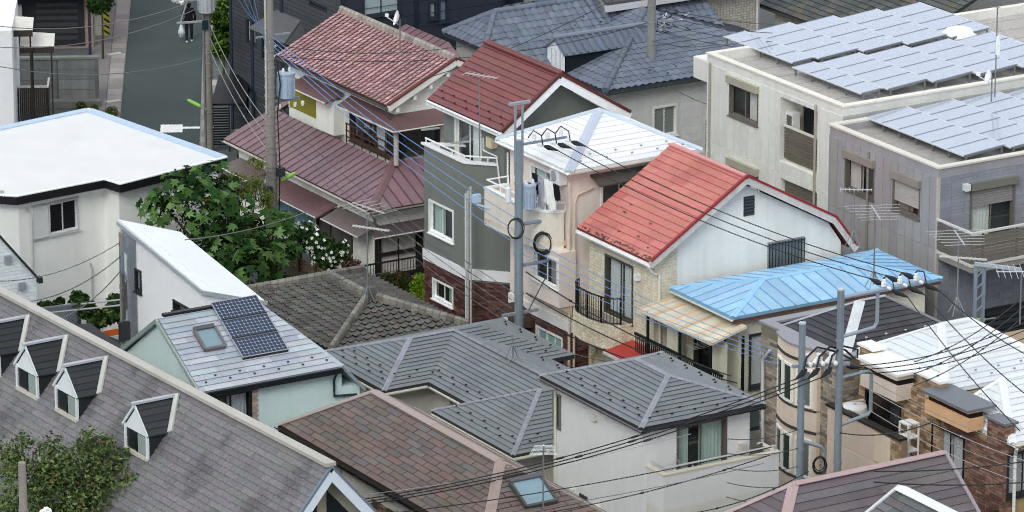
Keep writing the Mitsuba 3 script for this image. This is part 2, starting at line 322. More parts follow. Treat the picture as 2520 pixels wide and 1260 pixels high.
class Roof:
    def __init__(s, h, bodies, deck='404044', t=0.14, bsdf='matte'):
        s.h, s.bodies, s.planes = h, bodies, []
        m = M(deck, 0.3)
        for i, b in enumerate(bodies):
            for k in b.pl:
                P = b.region(k); A = b.pl[k][0]
                for j, o in enumerate(bodies):
                    if i == j: continue
                    for kk in o.pl:
                        B = o.pl[kk][0]
                        P = P.difference(o.region(kk).intersection(halfplane(B[0] - A[0], B[1] - A[1], B[2] - A[2] - (1e-6 if j > i else -1e-6))))
                for g in shapely.get_parts(P):
                    if g.geom_type != 'Polygon' or g.area < 0.02: continue
                    zf = lambda x, y, A=A: A[0] * x + A[1] * y + A[2]
                    m.prism(g, lambda x, y, zf=zf: zf(x, y) - t, zf); s.planes.append((k, i, g, b.pl[k]))
        s.key = m.put(part(h.k, 'roof'), bsdf)
    def z(s, x, y):
        q = [b.z(x, y) for b in s.bodies if b.shape.buffer(0.05).contains(shapely.Point(x, y))]
        return max(q) if q else 0
    def frame(s, k, pl):
        _, ze, q, e = pl; th = math.atan(q); c, n = math.cos(th), math.sin(th)
        O, U, V, N = {'W': ((e, 0, ze), (0, 1, 0), (c, 0, n), (-n, 0, c)), 'E': ((e, 0, ze), (0, 1, 0), (-c, 0, n), (n, 0, c)),
                      'S': ((0, e, ze), (1, 0, 0), (0, c, n), (0, -n, c)), 'N': ((0, e, ze), (1, 0, 0), (0, -c, n), (0, n, c))}[k]
        O, U, V, N = map(lambda a: np.array(a, float), (O, U, V, N))
        to = {'W': lambda x, y: (y, (x - e) / c), 'E': lambda x, y: (y, (e - x) / c), 'S': lambda x, y: (x, (y - e) / c), 'N': lambda x, y: (x, (e - y) / c)}[k]
        return O, U, V, N, to
    def cover(s, sides, name, wt, ex, c, profile='flat', amp=0.0, t=0.022, gap=0.006, stagger=0.5, var=0.08, hue=0.02, cols=None, bsdf='slate', grime=0.35, limit=300, u_off=0.0, bodies=None, strips=None, jit=0.003, thk=0.009):
        prof = {'flat': (1, lambda q: 0.0), 'roll': (8, lambda q: amp * (0.5 - 0.5 * math.cos(2 * math.pi * q))),
                'kawara': (7, lambda q: amp * (math.sin(math.pi * q / 0.36) if q < 0.36 else -0.35 * math.sin(math.pi * (q - 0.36) / 0.64))),
                'pan': (6, lambda q: amp * (1.0 if q < 0.22 else 0.0 if q < 0.34 else 0.45 * math.sin(math.pi * (q - 0.34) / 0.66)))}[profile]
        ns, pf = prof
        if strips: ns = strips
        pieces = []
        for k, bi, g, pl in s.planes:
            if k not in sides or (bodies is not None and bi not in bodies): continue
            O, U, V, N, to = s.frame(k, pl)
            G = Polygon([to(*q) for q in g.exterior.coords], [[to(*q) for q in r.coords] for r in g.interiors]).buffer(0)
            u0, v0, u1, v1 = G.bounds; pg = shapely.prepared.prep(G); row = int(round(v0 / ex)); v = row * ex
            while v < v1 - 1e-3:
                off = (u_off + stagger * wt * (row % 2)) if stagger != 'rand' else rng.random() * wt
                u = math.floor((u0 - off) / wt) * wt + off
                while u < u1 - 1e-3:
                    q = sbox(u + gap / 2, v, u + wt - gap / 2, v + ex)
                    if pg.intersects(q):
                        whole = pg.contains(q); m = M(tint(cols[rng.randrange(len(cols))] if cols else c, var, hue), grime); dz = jit * rng.random(); n0 = 0
                        for i in range(ns):
                            a, b = u + gap / 2 + (wt - gap) * i / ns, u + gap / 2 + (wt - gap) * (i + 1) / ns
                            cell = sbox(a, v, b, v + ex)
                            if whole: polys = [[(a, v), (b, v), (b, v + ex), (a, v + ex)]]
                            else:
                                polys = [list(x.exterior.coords)[:-1] for x in shapely.get_parts(G.intersection(cell)) if x.geom_type == 'Polygon' and x.area > 1e-5]
                            for pp in polys:
                                if Polygon(pp).exterior.is_ccw is False: pp = pp[::-1]
                                top = [O + U * x + V * y + N * (t * (1 - 0.85 * (y - v) / ex) + dz + pf(min(max((x - u) / wt, 0), 1))) for x, y in pp]
                                bot = [q - N * thk for q in top]; L = len(pp)
                                f = [[0, j, j + 1] for j in range(1, L - 1)]
                                for j in range(L):
                                    jj = (j + 1) % L; ea, eb = pp[j], pp[jj]
                                    if ns > 1 and abs(ea[0] - eb[0]) < 1e-9 and i not in (0, ns - 1): continue
                                    f += [[j, j + L, jj + L], [j, jj + L, jj]]
                                m.add(np.vstack([top, bot]), f); n0 += 1
                        if n0:
                            ctr = O + U * (u + wt / 2) + V * (v + ex / 2); pieces.append((float(np.linalg.norm(ctr - np.array(CAM))), m))
                    u += wt
                v += ex; row += 1
        pieces.sort(key=lambda q: q[0])
        if len(pieces) > limit:
            r = M()
            for _, m in pieces[limit:]:
                a, f, uu = m.arrays(); r.v.append(a); r.f.append(f + r.n); r.u.append(uu); r.n += len(a)
            r.put(part(s.key, name + '_field'), bsdf, kind='stuff')
        for _, m in pieces[:limit]: m.put(part(s.key, name), bsdf)
    def seams(s, sides, wt, c, hgt=0.035, wid=0.035, sc=None, bsdf='semi', grime=0.3, name='roof_panel', cross=None, var=0.04):
        """long sheet-metal panels running up the slope, a standing seam between each two"""
        for k, bi, g, pl in s.planes:
            if k not in sides: continue
            O, U, V, N, to = s.frame(k, pl); G = Polygon([to(*q) for q in g.exterior.coords]).buffer(0); u0, v0, u1, v1 = G.bounds
            n = max(1, round((u1 - u0) / wt)); w = (u1 - u0) / n
            for i in range(n):
                for x in shapely.get_parts(G.intersection(sbox(u0 + i * w + .012, v0 - 1, u0 + (i + 1) * w - .012, v1 + 1))):
                    if x.geom_type != 'Polygon' or x.area < 1e-3: continue
                    m = M(tint(c, var, 0.01), grime); m.slab([O + U * a + V * b + N * 0.008 for a, b in list(shapely.geometry.polygon.orient(x, 1 if k in 'WN' and False else 1).exterior.coords)[:-1]], 0.01)
                    m.put(part(s.key, name), bsdf)
                if i:
                    uu = u0 + i * w; L = G.intersection(shapely.LineString([(uu, v0 - 1), (uu, v1 + 1)]))
                    for x in shapely.get_parts(L):
                        if x.geom_type == 'LineString' and x.length > 0.05:
                            (a, b), (a2, b2) = x.coords[0], x.coords[-1]
                            M(sc or c, grime).bar(O + U * a + V * b + N * hgt / 2, O + U * a2 + V * b2 + N * hgt / 2, wid, hgt, up=N).put(part(s.key, 'seam'), bsdf)
    def caps(s, lines, style='flat', c='606468', r=0.1, seg=0.5, bsdf='semi', lift=0.03, var=0.05, name='ridge_cap', grime=0.3, rnd=None):
        for a, b in lines:
            a = np.array([*a[:2], a[2] if len(a) > 2 else s.z(*a)]); b = np.array([*b[:2], b[2] if len(b) > 2 else s.z(*b)])
            a[2] += lift; b[2] += lift; L = np.linalg.norm(b - a); n = max(1, round(L / seg)); d = (b - a) / L
            for i in range(n):
                p, q = a + d * L * i / n, a + d * L * ((i + 1) / n - 0.004); m = M(tint(c, var), grime)
                if style == 'round': m.tube([p, q], [r, r * 0.9], 10)
                elif style == 'kawara':
                    m.tube([p + (0, 0, r * .9), q + (0, 0, r * .9)], [r, r * 0.93], 9); m.bar(p, q, r * 2.2, r * 1.2)
                else:
                    x = np.cross(d, (0, 0, 1.0)); x /= np.linalg.norm(x)
                    for sg in (-1, 1):
                        o = x * sg * r * 1.25 - np.array([0, 0, r * .42])
                        m.hexa([p, q, q + o, p + o, p + (0, 0, .02), q + (0, 0, .02), q + o + (0, 0, .02), p + o + (0, 0, .02)])
                m.put(part(s.key, name), bsdf, smooth=False)
    def guards(s, side, vs, u0, u1, step, c='202226', body=None, size=0.03):
        """snow guards in rows up the slope (v: metres from the eave)"""
        for k, bi, g, pl in s.planes:
            if k != side or (body is not None and bi != body): continue
            O, U, V, N, to = s.frame(k, pl); G = Polygon([to(*q) for q in g.exterior.coords])
            for r, v in enumerate(vs):
                u = u0 + (step / 2 if r % 2 else 0)
                while u < u1:
                    if G.contains(shapely.Point(u, v)):
                        p = O + U * u + V * v + N * 0.03; m = M(c, 0.1)
                        m.hexa([p - U * size, p + U * size, p + U * size * .6 + V * .07, p - U * size * .6 + V * .07, p - U * size + N * .05, p + U * size + N * .05, p + U * size * .6 + V * .02 + N * .045, p - U * size * .6 + V * .02 + N * .045])
                        m.put(part(s.key, 'snow_guard'), 'semi')
                    u += step

# ------------------------------------------------------------------ the setting: ground, road, gutters
g = M('5a5c5c', 0.3); g.box(-900, 900, -900, 1600, -1.0, -0.02); struct('ground', g, 'asphalt')
RU, RV = np.array([0.883, -0.469, 0]), np.array([0.469, 0.883, 0])          # across and along the back street
def street(u, v, z=0.0): return RU * u + RV * v + np.array([0, 0, z])
RL = float(np.dot(np.array((-2.44, 25.57, 0)), RU)); RR = float(np.dot(np.array((-1.21, 21.34, 0)), RU))
def strip(name, u0, u1, v0, v1, z0, z1, c, bsdf='asphalt', w=0.3):
    return struct(name, M(c, w).hexa([street(a, b, z) for z in (z0, z1) for a, b in ((u0, v0), (u1, v0), (u1, v1), (u0, v1))]), bsdf)
strip('road', RL, RR, -14, 75, -0.015, 0.004, '4a4f52')
for nm, a, b in (('gutter', RL - .62, RL - .01), ('gutter', RR + .01, RR + .42)):
    k = strip(nm, a, b, 8, 75, -0.015, 0.03, '85807e')
    for i in range(46):                                        # concrete channel covers
        v = 12 + i * 0.8; M(tint('8e8886', .1), .4).hexa([street(p, q, z) for z in (0.03, 0.055) for p, q in ((a + .03, v), (b - .03, v), (b - .03, v + .78), (a + .03, v + .78))]).put(part(k, 'cover_slab'), 'matte')
strip('pavement', RL - 1.5, RL - .63, 8, 75, -0.015, 0.05, '7b7674')
mk = M('e8e8e6', .25); p = np.array((-2.99, 21.19, 0)); p[2] = .009
for a, b, c, d in ((0, .85, -.5, .6), (.85, 2.05, .0, .26)): mk.hexa([p + RU * q + RV * r + (0, 0, z) for z in (-.004, .004) for q, r in ((a, c), (b, c), (b, d), (a, d))])
mk.put(num('road_marking'), 'matte'); labels['road_marking'] = {'label': 'road marking', 'kind': 'structure'}

# ------------------------------------------------------------------ maroon tiled house
h = House('tiled_house', 'old two-storey house with brick-pink clay tile upper roof and maroon sheet-metal lower roofs', wall='eceae4', grime=0.35)
WX, SY = -4.0, 1.25
h.solid(mgable_s(WX, .65, SY, 8.9, [(WX, 2), (.65, 2), (.65, 5.85), (-1.65, 6.95), (WX, 5.8)])).solid(mcube(-5.9, .65, -.75, 9.2, 0, 3.0))
FW, FS, LW, LS = Face('W', WX), Face('S', SY), Face('W', -5.9), Face('S', -.75)
h.window(FW, (1.13, 4.37, 3.79, 4.89), frame='5a4a42', sashes=4, curtain=[(.3, .5)], fw=.04, dark='24282c')
r = (3.58, 6.28, 1.03, 1.81); h.window(LW, (r[0], r[1], .75, 2.05), frame='a8b4b8', sashes=4, frost='6f8c98')
r = (0.87, 3.42, 1.14, 1.67); h.window(LW, (r[0], r[1], .6, 2.0), frame='4a4038', sashes=3, frost='6a625c')
h.window(LS, (-5.75, -4.2, .3, 2.05), frame='2e2724', sashes=2, frost='c9c4bf', depth=.2)
h.window(LS, (-4.1, -2.6, .3, 2.05), frame='2e2724', sashes=2, frost='c9c4bf', depth=.2)
h.window(FS, (-3.7, -2.2, 3.9, 4.75), frame='4a4440', sashes=2, dark='1c1e20')
h.done()
R = Roof(h, [Body(-4.35, .95, .95, 9.15, W=(5.8, .49), E=(5.8, .49)), Body(-6.35, 1.2, -1.2, 9.5, W=(2.9, .43), S=(2.9, .43))], deck='4a3432')
PINK = ['b89493', 'ad8988', 'c09c9b', 'b59294', 'a78485']
R.cover('WE', 'roof_tile', .27, .2, '9c7a7c', 'pan', amp=.05, t=.036, cols=PINK, bodies=[0], stagger=0, var=.07, grime=.5, bsdf='matte')
R.seams('WS', .42, '83686f', hgt=.04, wid=.03, sc='5a4448', grime=.45)
R.caps([((-1.7, .95), (-1.7, 9.15))], 'kawara', 'a09890', r=.1, seg=.28, var=.1)
R.caps([((-6.35, -1.2, 2.9), (-4.05, 1.1, 3.89))], 'flat', '7d5c63', r=.12, seg=2)
for a, b in (((-4.42, .9, 5.74), (-1.7, .9, 7.04)), ((-1.7, .9, 7.04), (1.0, .9, 5.74))):
    h.piece('barge_board', M('e6e4de', .3).bar(a, b, .05, .2)); h.piece('verge_tile', M('6a3f3c', .3).bar(np.array(a) + (0, .03, .16), np.array(b) + (0, .03, .16), .16, .06))
for t in (.12, .38, .62, .88, 1.12, 1.4): x = -4.35 + t * 2.65; h.piece('bracket', M('e6e4de', .2).box(x - .06, x + .06, .92, 1.2, 5.42 + 1.3 * (1 - abs(1 - t)), 5.58 + 1.3 * (1 - abs(1 - t))))
h.gutter((-4.43, 9.1, 5.75), (-4.43, .95, 5.75), '4a4644'); h.gutter((-6.42, 9.5, 2.86), (-6.42, -1.2, 2.86), 'b8b4ac'); h.gutter((-6.3, -1.27, 2.86), (-2, -1.27, 2.86), '8a8682')
h.pipe([(-4.4, 1.1, 5.7), (-4.35, 1.1, 5.45), (-4.12, 1.12, 5.2), (-4.12, 1.12, 4.7)], .04, '55504c'); h.pipe([(-4.3, .6, 5.1), (-4.3, .6, 3.8)], .085, 'bdb6ae')
h.pipe([(-6.35, -1.2, 2.8), (-6.0, -.85, 2.5), (-6.0, -.85, 1.9), (-5.9, -.9, 1.75)], .04, '5c5854')
def hood(h, q, c, t=.05, lip='cfcac2', name='window_hood'):
    m = M(c, .45).slab(q, t); h.piece(name, m, 'semi'); h.piece(name + '_lip', M(lip, .3).tube([q[0], q[1]], .03, 5), 'semi')
v = (-3.94, 9.22, 5.3)
hood(h, [(-4.8, 7.6, 5.1), (-4.8, 4.75, 5.1), (-3.98, 4.75, 5.4), (-3.98, 7.6, 5.4)], '6b5250')
hood(h, [(-4.6, 4.3, 5.1), (-4.6, .25, 5.1), (-3.98, 1.27, 5.42), (-3.98, 4.3, 5.42)], '6b5052')
hood(h, [(-4.6, .25, 5.1), (.8, .25, 5.1), (.8, 1.27, 5.42), (-3.98, 1.27, 5.42)], '6b5052')
r = (6.59, 8.77, 3.37, 4.21); h.piece('coloured_panel', FW.bx(M('85812a', .5), r[0], r[1], 3.95, 5.1, 0, .03), 'semi'); h.piece('panel_frame', FW.bx(M('dcd8ce', .3), r[1] + .01, r[1] + .06, 3.9, 4.85, 0, .05))
r = (4.8, 6.1, 3.39, 4.79); h.piece('shutter_box', M('eceae4', .3).box(-4.42, -3.99, r[0], r[1], 3.85, 5.1))
rail = M('4c3a34', .3)
for z in (3.98, 4.2, 4.45): rail.bar((-4.28, 4.2, z), (-4.28, 1.4, z), .04, .04)
for y in np.arange(1.4, 4.3, .55): rail.bar((-4.28, y, 3.75), (-4.28, y, 4.45), .035, .035)
h.piece('window_rail', rail)
hood(h, [(-6.75, 9.1, 2.0), (-6.75, 7.0, 2.0), (-5.88, 7.0, 2.25), (-5.88, 9.1, 2.25)], '6f605e')
hood(h, [(-6.8, 6.2, 1.95), (-6.8, 1.9, 1.95), (-5.88, 1.9, 2.3), (-5.88, 6.2, 2.3)], '745a5c')
hood(h, [(-6.7, 1.7, 1.95), (-6.7, -.9, 1.95), (-5.88, -.9, 2.3), (-5.88, 1.7, 2.3)], '76686a')
hood(h, [(-6.3, -1.35, 1.95), (-2.6, -1.35, 1.95), (-2.6, -.77, 2.2), (-5.9, -.77, 2.2)], '5c5254')
for y0, y1 in ((-.4, .5), (.6, 1.5)): h.piece('wall_vent', LW.bx(M('3a3634', .2), y0, y1, 2.62, 2.68, 0, .012))
for x in (-5.88, -4.16, -2.5): h.piece('timber_post', LS.bx(M('2e2724', .3), x - .06, x + .06, .1, 2.1, 0, .07))
h.piece('timber_beam', LS.bx(M('2e2724', .3), -5.8, -2.6, 1.08, 1.2, .0, .06))
tiled = h

# ------------------------------------------------------------------ sage green three-storey house
h = House('green_house', 'narrow sage green three-storey house with maroon gable roof, white bargeboards and a brick ground floor', wall='787f7a', grime=.2)
low = [(-7.05, -6.1), (-7.05, -8.75), (-5.95, -9.9), (-2.3, -9.9), (-2.3, -6.1)]
h.solid(mprism(low[::-1] if not Polygon(low).exterior.is_ccw else low, 0, 6.05)).solid(mgable_s(-6.3, -2.3, -10.0, -6.1, [(-6.3, 5.5), (-2.3, 5.5), (-2.3, 7.9), (-4.55, 9.3), (-6.3, 7.95)]))
FW, UW = Face('W', -7.05), Face('W', -6.3)
h.window(FW, (-8.03, -6.45, 3.66, 4.75), frame='f0f0ee', sashes=2, curtain=[(.5, 1)], ccol='a9c4c0', dark='3a4444')
h.window(FW, (-7.99, -6.66, 1.43, 2.1), frame='f0f0ee', sashes=2, curtain=[(0, .4)], ccol='8fae9f', dark='2a3430')
r = (-8.56, -6.89, 6.49, 7.59); h.window(UW, (r[0], r[1], 6.2, 7.75), frame='efefec', sashes=2, curtain=[(0, .5)], ccol='dfe6e8', dark='444c50')
par = Polygon(low[:4]).buffer(0).intersection(sbox(-9, -9.9, -6.2, -6.1))
h.solid(manifold3d.Manifold.extrude(manifold3d.CrossSection([np.array(q) for q in [list(shapely.geometry.polygon.orient(par).exterior.coords)[:-1]]]), .5).translate((0, 0, 6.05)) - manifold3d.Manifold.extrude(manifold3d.CrossSection([np.array(list(shapely.geometry.polygon.orient(par).exterior.coords)[:-1])]).offset(-.12, manifold3d.JoinType.Miter), .6).translate((0, 0, 6.06)))
h.done()
def offs(poly, d): return list(shapely.geometry.polygon.orient(Polygon(poly).buffer(d, join_style=2)).exterior.coords)[:-1]
h.piece('trim_band', M('e9eaee', .2).prism(Polygon(low).buffer(.05, join_style=2), 2.62, 2.98))
cap = Polygon(low[:4]).buffer(.06, join_style=2).difference(Polygon(low[:4]).buffer(-.14, join_style=2)).intersection(sbox(-9, -10.1, -6.0, -6.0))
h.piece('balcony_coping', M('eef0f2', .15).prism(max(shapely.get_parts(cap), key=lambda q: q.area), 6.55, 6.62), 'semi')
pr_ = [(-7.05, -6.2, 6.8), (-7.05, -8.75, 6.8), (-5.95, -9.86, 6.8)]; rl = M('f0f2f4', .15).tube(pr_, .03, 6)
for p in ((-7.05, -6.25), (-7.05, -7.1), (-7.05, -7.95), (-7.05, -8.72), (-6.5, -9.3), (-6.0, -9.8)): rl.bar((*p, 6.6), (*p, 6.8), .035, .035)
h.piece('balcony_rail', rl, 'semi')
BRK = ['5f403a', '523633', '6a4a45', '4b3536', '70554f', '5c3f3c']
cladding(h, FW, (-8.75, 0, -6.1, 2.6), .28, .09, '5f403a', cols=BRK, brick=True, joined=True, name='brick_facing', gap=.01, var=.12, bsdf='matte')
ch = M('5f403a', .3); d = np.array([1.1, -1.15, 0]); L = np.linalg.norm(d); d /= L; o = np.array([-d[1], d[0], 0]) * -1
for i in range(34):
    for j in range(7):
        a = np.array([-7.05, -8.75, i * .075 + .005]) + d * (j * .23 - (.115 if i % 2 else 0) + .005); e = d * min(.22, L - .02 - j * .23 + (.115 if i % 2 else 0))
        if j * .23 - (.115 if i % 2 else 0) < 0 or np.dot(e, d) < .02: continue
        n = np.array([d[1], -d[0], 0]) * .014
        ch.hexa([a, a + e, a + e + n, a + n, a + (0, 0, .065), a + e + (0, 0, .065), a + e + n + (0, 0, .065), a + n + (0, 0, .065)], tint(BRK[rng.randrange(6)], .12))
ch.put(part(h.k + '__wall', 'brick_facing'), 'matte', kind='stuff')
R = Roof(h, [Body(-6.75, -1.95, -10.6, -5.85, W=(8.0, .735), E=(8.0, .69))], deck='4a2a28', t=.12)
R.cover('W', 'roof_course', 2.4, .235, '784444', 'flat', t=.032, gap=.004, var=.03, grime=.4, bsdf='semi', stagger=.3)
R.cover('E', 'roof_course', 2.4, .235, '6f3632', 'flat', t=.032, gap=.004, var=.03, grime=.4)
R.guards('W', (.22, .45), -10.3, -6, .75)
for a, b in (((-6.8, -10.63, 7.82), (-4.57, -10.63, 9.45)), ((-4.57, -10.63, 9.45), (-1.9, -10.63, 7.82))):
    h.piece('barge_board', M('f0f0f2', .15).bar(a, b, .05, .28), 'semi'); h.piece('verge_trim', M('5a2c2a', .2).bar(np.array(a) + (0, -.01, .2), np.array(b) + (0, -.01, .2), .12, .1), 'semi')
h.piece('ridge_cap', M('6a3230', .2).bar((-4.57, -10.65, 9.66), (-4.57, -5.85, 9.66), .16, .06), 'semi')
h.piece('fascia', M('eef0f2', .15).bar((-6.79, -10.6, 7.9), (-6.79, -5.85, 7.9), .04, .16), 'semi'); h.gutter((-6.83, -5.85, 7.98), (-6.83, -10.62, 7.98), 'e8eaec')
h.pipe([(-6.35, -8.77, 7.31), (-6.35, -8.77, 6.89), (-6.35, -9.6, 6.89), (-6.4, -9.9, 6.0)], .03, 'e6e8ea')
h.piece('meter_box', UW.bx(M('d8c9a8', .2), -9.55, -9.2, 7.15, 7.5, 0, .22), 'semi')
for q in ((-6.8, -5.85, 7.15, 7.3), (-8.74, -7.78, 7.2, 7.32)): h.piece('laundry_arm', M('d0d4d4', .2).bar((-6.3, q[1], 6.95), (-6.95, q[1] + .1, 6.95), .03, .06), 'metal')
for y in (-9.15, -9.5, -9.75): h.pipe([(-7.0 + (-9.0 - y) * -.9, y - .12, 5.9), (-7.0 + (-9.0 - y) * -.9, y - .12, .1)], .035, 'cdd2d2')

# ------------------------------------------------------------------ cream house with the white pyramid roof
h = House('cream_house', 'cream three-storey house with a white pyramid roof, rounded balcony and bay window', wall='e2d8cd', grime=.25)
h.solid(mcube(-7.1, -2.7, -15.4, -11.7, 0, 8.1))
FW, FS = Face('W', -7.1), Face('S', -15.4); BW = Face('W', -7.62)
h.solid(mcube(-7.62, -7.0, -15.55, -13.25, 3.55, 5.35))
r = (-15.49, -14.03, 4.16, 5.12); h.window(BW, (r[0], r[1], r[2], r[3]), frame='e8e8e8', sashes=2, curtain=[(0, .45)], ccol='8c8a88', dark='2c3034')
r = (-14.74, -12.87, 7.12, 7.56); h.window(FW, (-14.6, -13.0, 5.95, 7.6), frame='eaeaea', sashes=2, curtain=[(.5, 1)], ccol='b9d0d0', dark='2e3436')
r = (-5.98, -4.6, 6.35, 7.49); h.window(FS, (r[0], r[1], 6.3, 7.45), frame='eeeeee', sashes=2, frost='55585c')
h.window(FW, (-14.95, -13.35, .35, 2.3), frame='eaeaea', sashes=3, frost='8fb0ae')
h.done()
bal = Polygon([(-7.1, -11.6), (-8.0, -11.6), (-8.0, -14.2)] + [(-7.1 - .9 * math.cos(t), -14.2 - 1.0 * math.sin(t)) for t in np.linspace(.15, math.pi / 2, 8)])
ring = bal.difference(bal.buffer(-.12)).difference(sbox(-7.22, -16, -6, -11))
h.piece('balcony_floor', M('c9b49c', .3).prism(bal, 5.45, 5.6))
h.piece('balcony_wall', M('e4dad0', .25).prism(max(shapely.get_parts(ring), key=lambda q: q.area), 5.35, 6.55)); h.piece('balcony_coping', M('eff1f4', .1).prism(max(shapely.get_parts(ring.buffer(.03)), key=lambda q: q.area), 6.55, 6.61), 'semi')
bp = [(-7.14, -11.66), (-7.94, -11.66), (-7.94, -12.5), (-7.94, -13.4), (-7.94, -14.2)] + [(-7.1 - .84 * math.cos(t), -14.2 - .94 * math.sin(t)) for t in np.linspace(.2, math.pi / 2 - .05, 8)]
rl = M('f2f4f6', .1).tube([(*q, 6.85) for q in bp], .028, 6)
for q in bp[::2]: rl.bar((*q, 6.6), (*q, 6.85), .03, .03)
h.piece('balcony_rail', rl, 'semi')
h.piece('bay_sill', M('d3c2b0', .25).hexa([(-7.62, -15.5, 3.55), (-7.1, -15.5, 3.2), (-7.1, -13.3, 3.2), (-7.62, -13.3, 3.55), (-7.62, -15.5, 3.6), (-7.1, -15.5, 3.6), (-7.1, -13.3, 3.6), (-7.62, -13.3, 3.6)]))
h.piece('trim_band', M('d9dadb', .2).prism(Polygon([(-7.1, -15.4), (-2.7, -15.4), (-2.7, -11.7), (-7.1, -11.7)]).buffer(.05, join_style=2), 2.62, 2.95))
cladding(h, FW, (-15.4, 0, -11.7, 2.6), .28, .09, '5f403a', cols=BRK, brick=True, joined=True, name='brick_facing', var=.12); cladding(h, FS, (-7.1, 0, -2.7, 2.6), .28, .09, '5f403a', cols=BRK, brick=True, joined=True, name='brick_facing', var=.12)
R = Roof(h, [Body(-7.4, -2.4, -15.75, -11.3, W=(8.05, .46), E=(8.05, .46), S=(8.05, .52), N=(8.05, .52))], deck='d8dadc', t=.12)
R.cover('WSN', 'roof_course', 9, .235, 'e9ebee', t=.022, gap=.002, var=.015, grime=.12, bsdf='semi', stagger=0)
ap = (-4.9, -13.52, R.z(-4.9, -13.52)); R.caps([((-7.4, -15.75), ap), ((-2.4, -15.75), ap), ((-7.4, -11.3), ap)], 'flat', 'c3cddd', r=.13, seg=6, grime=.1)
R.guards('S', (.3, .55), -6.8, -2.6, .95, c='8a8c90')
h.gutter((-7.47, -11.3, 8.0), (-7.47, -15.8, 8.0), 'e8e6e4'); h.gutter((-7.4, -15.82, 8.0), (-2.4, -15.82, 8.0), 'cfc8c0')
h.pipe([(-7.35, -15.7, 7.9), (-7.18, -15.45, 7.6), (-7.18, -15.45, .2)], .045, 'd8cbbc'); h.pipe([(-6.3, -15.46, 7.3), (-6.9, -15.46, 7.15), (-7.0, -15.46, 6.9), (-7.0, -15.46, .2)], .04, 'd5c7b6')
h.piece('window_hood', M('55504c', .3).slab([(-6.4, -16.0, 7.5), (-4.0, -16.0, 7.5), (-4.0, -15.4, 7.72), (-6.4, -15.4, 7.72)], .06), 'semi')
h.piece('door_hood', M('4a3c36', .3).lathe((-7.05, -12.4, 2.2), [(.02, .62), (.5, .5), (.8, .2), (.85, 0)], 14)); h.pipe([(-7.1, -11.55, 7.6), (-7.1, -11.55, 5.6)], .03, 'f0f0f0')

# ------------------------------------------------------------------ red slate house
h = House('red_roof_house', 'house with a faded red slate roof, beige tile front and a white rendered gable wall', wall='e6e6e2', grime=.35)
prof = [(-7.0, 0), (-.05, 0), (-.05, 5.75), (-.55, 6.45), (-3.85, 8.22), (-7.0, 6.25)]
h.solid(mgable_s(-7.0, -.05, -20.1, -16.35, prof))
FW, FS = Face('W', -7.0), Face('S', -20.1)
r = (-18.92, -17.32, 4.25, 5.71); h.window(FW, (r[0], r[1], 3.85, r[3]), frame='4a4440', sashes=2, curtain=[(0, .48), (.52, 1)], ccol='c3cbc9', dark='22262a')
r = (-3.74, -3.35, 7.14, 7.76); h.piece('gable_vent', FS.bx(M('33383c', .1), r[0], r[1], r[2], r[3], 0, .03))
for i in range(6): z = r[2] + (r[3] - r[2]) * (i + .5) / 6; h.piece('vent_louvre', FS.bx(M('4c5458', .1), r[0] + .02, r[1] - .02, z - .02, z + .015, .03, .05))
r = (-2.81, -1.49, 5.24, 6.13); h.window(FS, (r[0], r[1], r[2] - .3, r[3]), frame='8a8c8c', sashes=2, grille='2a2d30', dark='3a3e40', frost='777c80')
h.done()
TI = ['d0c7b2', 'd4ccb9', 'cbc1ab']
cladding(h, FW, (-20.1, 2.3, -16.35, 6.2), .1, .1, 'ccc2ae', cols=TI, joined=True, name='wall_tile', gap=.016, t=.012, var=.025); cladding(h, FW, (-20.1, 0, -16.35, 2.3), .1, .1, 'ccc2ae', cols=TI, joined=True, name='wall_tile', gap=.016, t=.012, var=.025)
cladding(h, FS, Polygon([(-7.0, 0), (-6.15, 0), (-6.15, 6.6), (-7.0, 6.1)]), .1, .1, 'ccc2ae', cols=TI, joined=True, name='wall_tile', gap=.016, t=.012, var=.025)
R = Roof(h, [Body(-7.3, -3.85, -20.4, -16.1, W=(6.3, .632)), Body(-3.85, -.5, -20.4, -16.1, E=(8.48 - .545 * 3.35, .545)), Body(-.5, .28, -20.4, -16.1, E=(5.62, 1.31))], deck='6a3a38', t=.12)
RED = ['c67a72', 'c97e76', 'c3766e']
R.cover('W', 'roof_slate', .86, .26, 'c46f70', cols=RED, t=.03, gap=.003, var=.015, grime=.35, bsdf='slate', stagger='rand'); R.cover('E', 'roof_slate', .86, .26, 'c46f70', cols=RED, t=.018, gap=.003, grime=.5, bodies=[1, 2])
st = M('4a4340', .5)                                          # lichen along the lower courses
W_, O_ = R.frame('W', R.planes[0][3]), None
for i in range(58):
    u, v = -20.3 + 4.1 * rng.random(), (.02 + .12 * rng.random()) if i < 48 else rng.random() ** 1.5 * 1.6; a = .03 + .05 * rng.random()
    O, U, V, N, to = W_; p = O + U * u + V * v + N * .034; q = [p + U * a * math.cos(t) * (.8 + .5 * rng.random()) + V * a * .4 * math.sin(t) * (.7 + .6 * rng.random()) for t in np.linspace(0, 5.5, 7)]
    st.slab(q, .012, tint('5a4c48', .2))
st.put(part(R.key, 'lichen'), 'matte', kind='stuff')
h.piece('ridge_cap', M('d08a86', .3).bar((-3.85, -20.42, 8.52), (-3.85, -16.08, 8.52), .2, .05), 'semi')
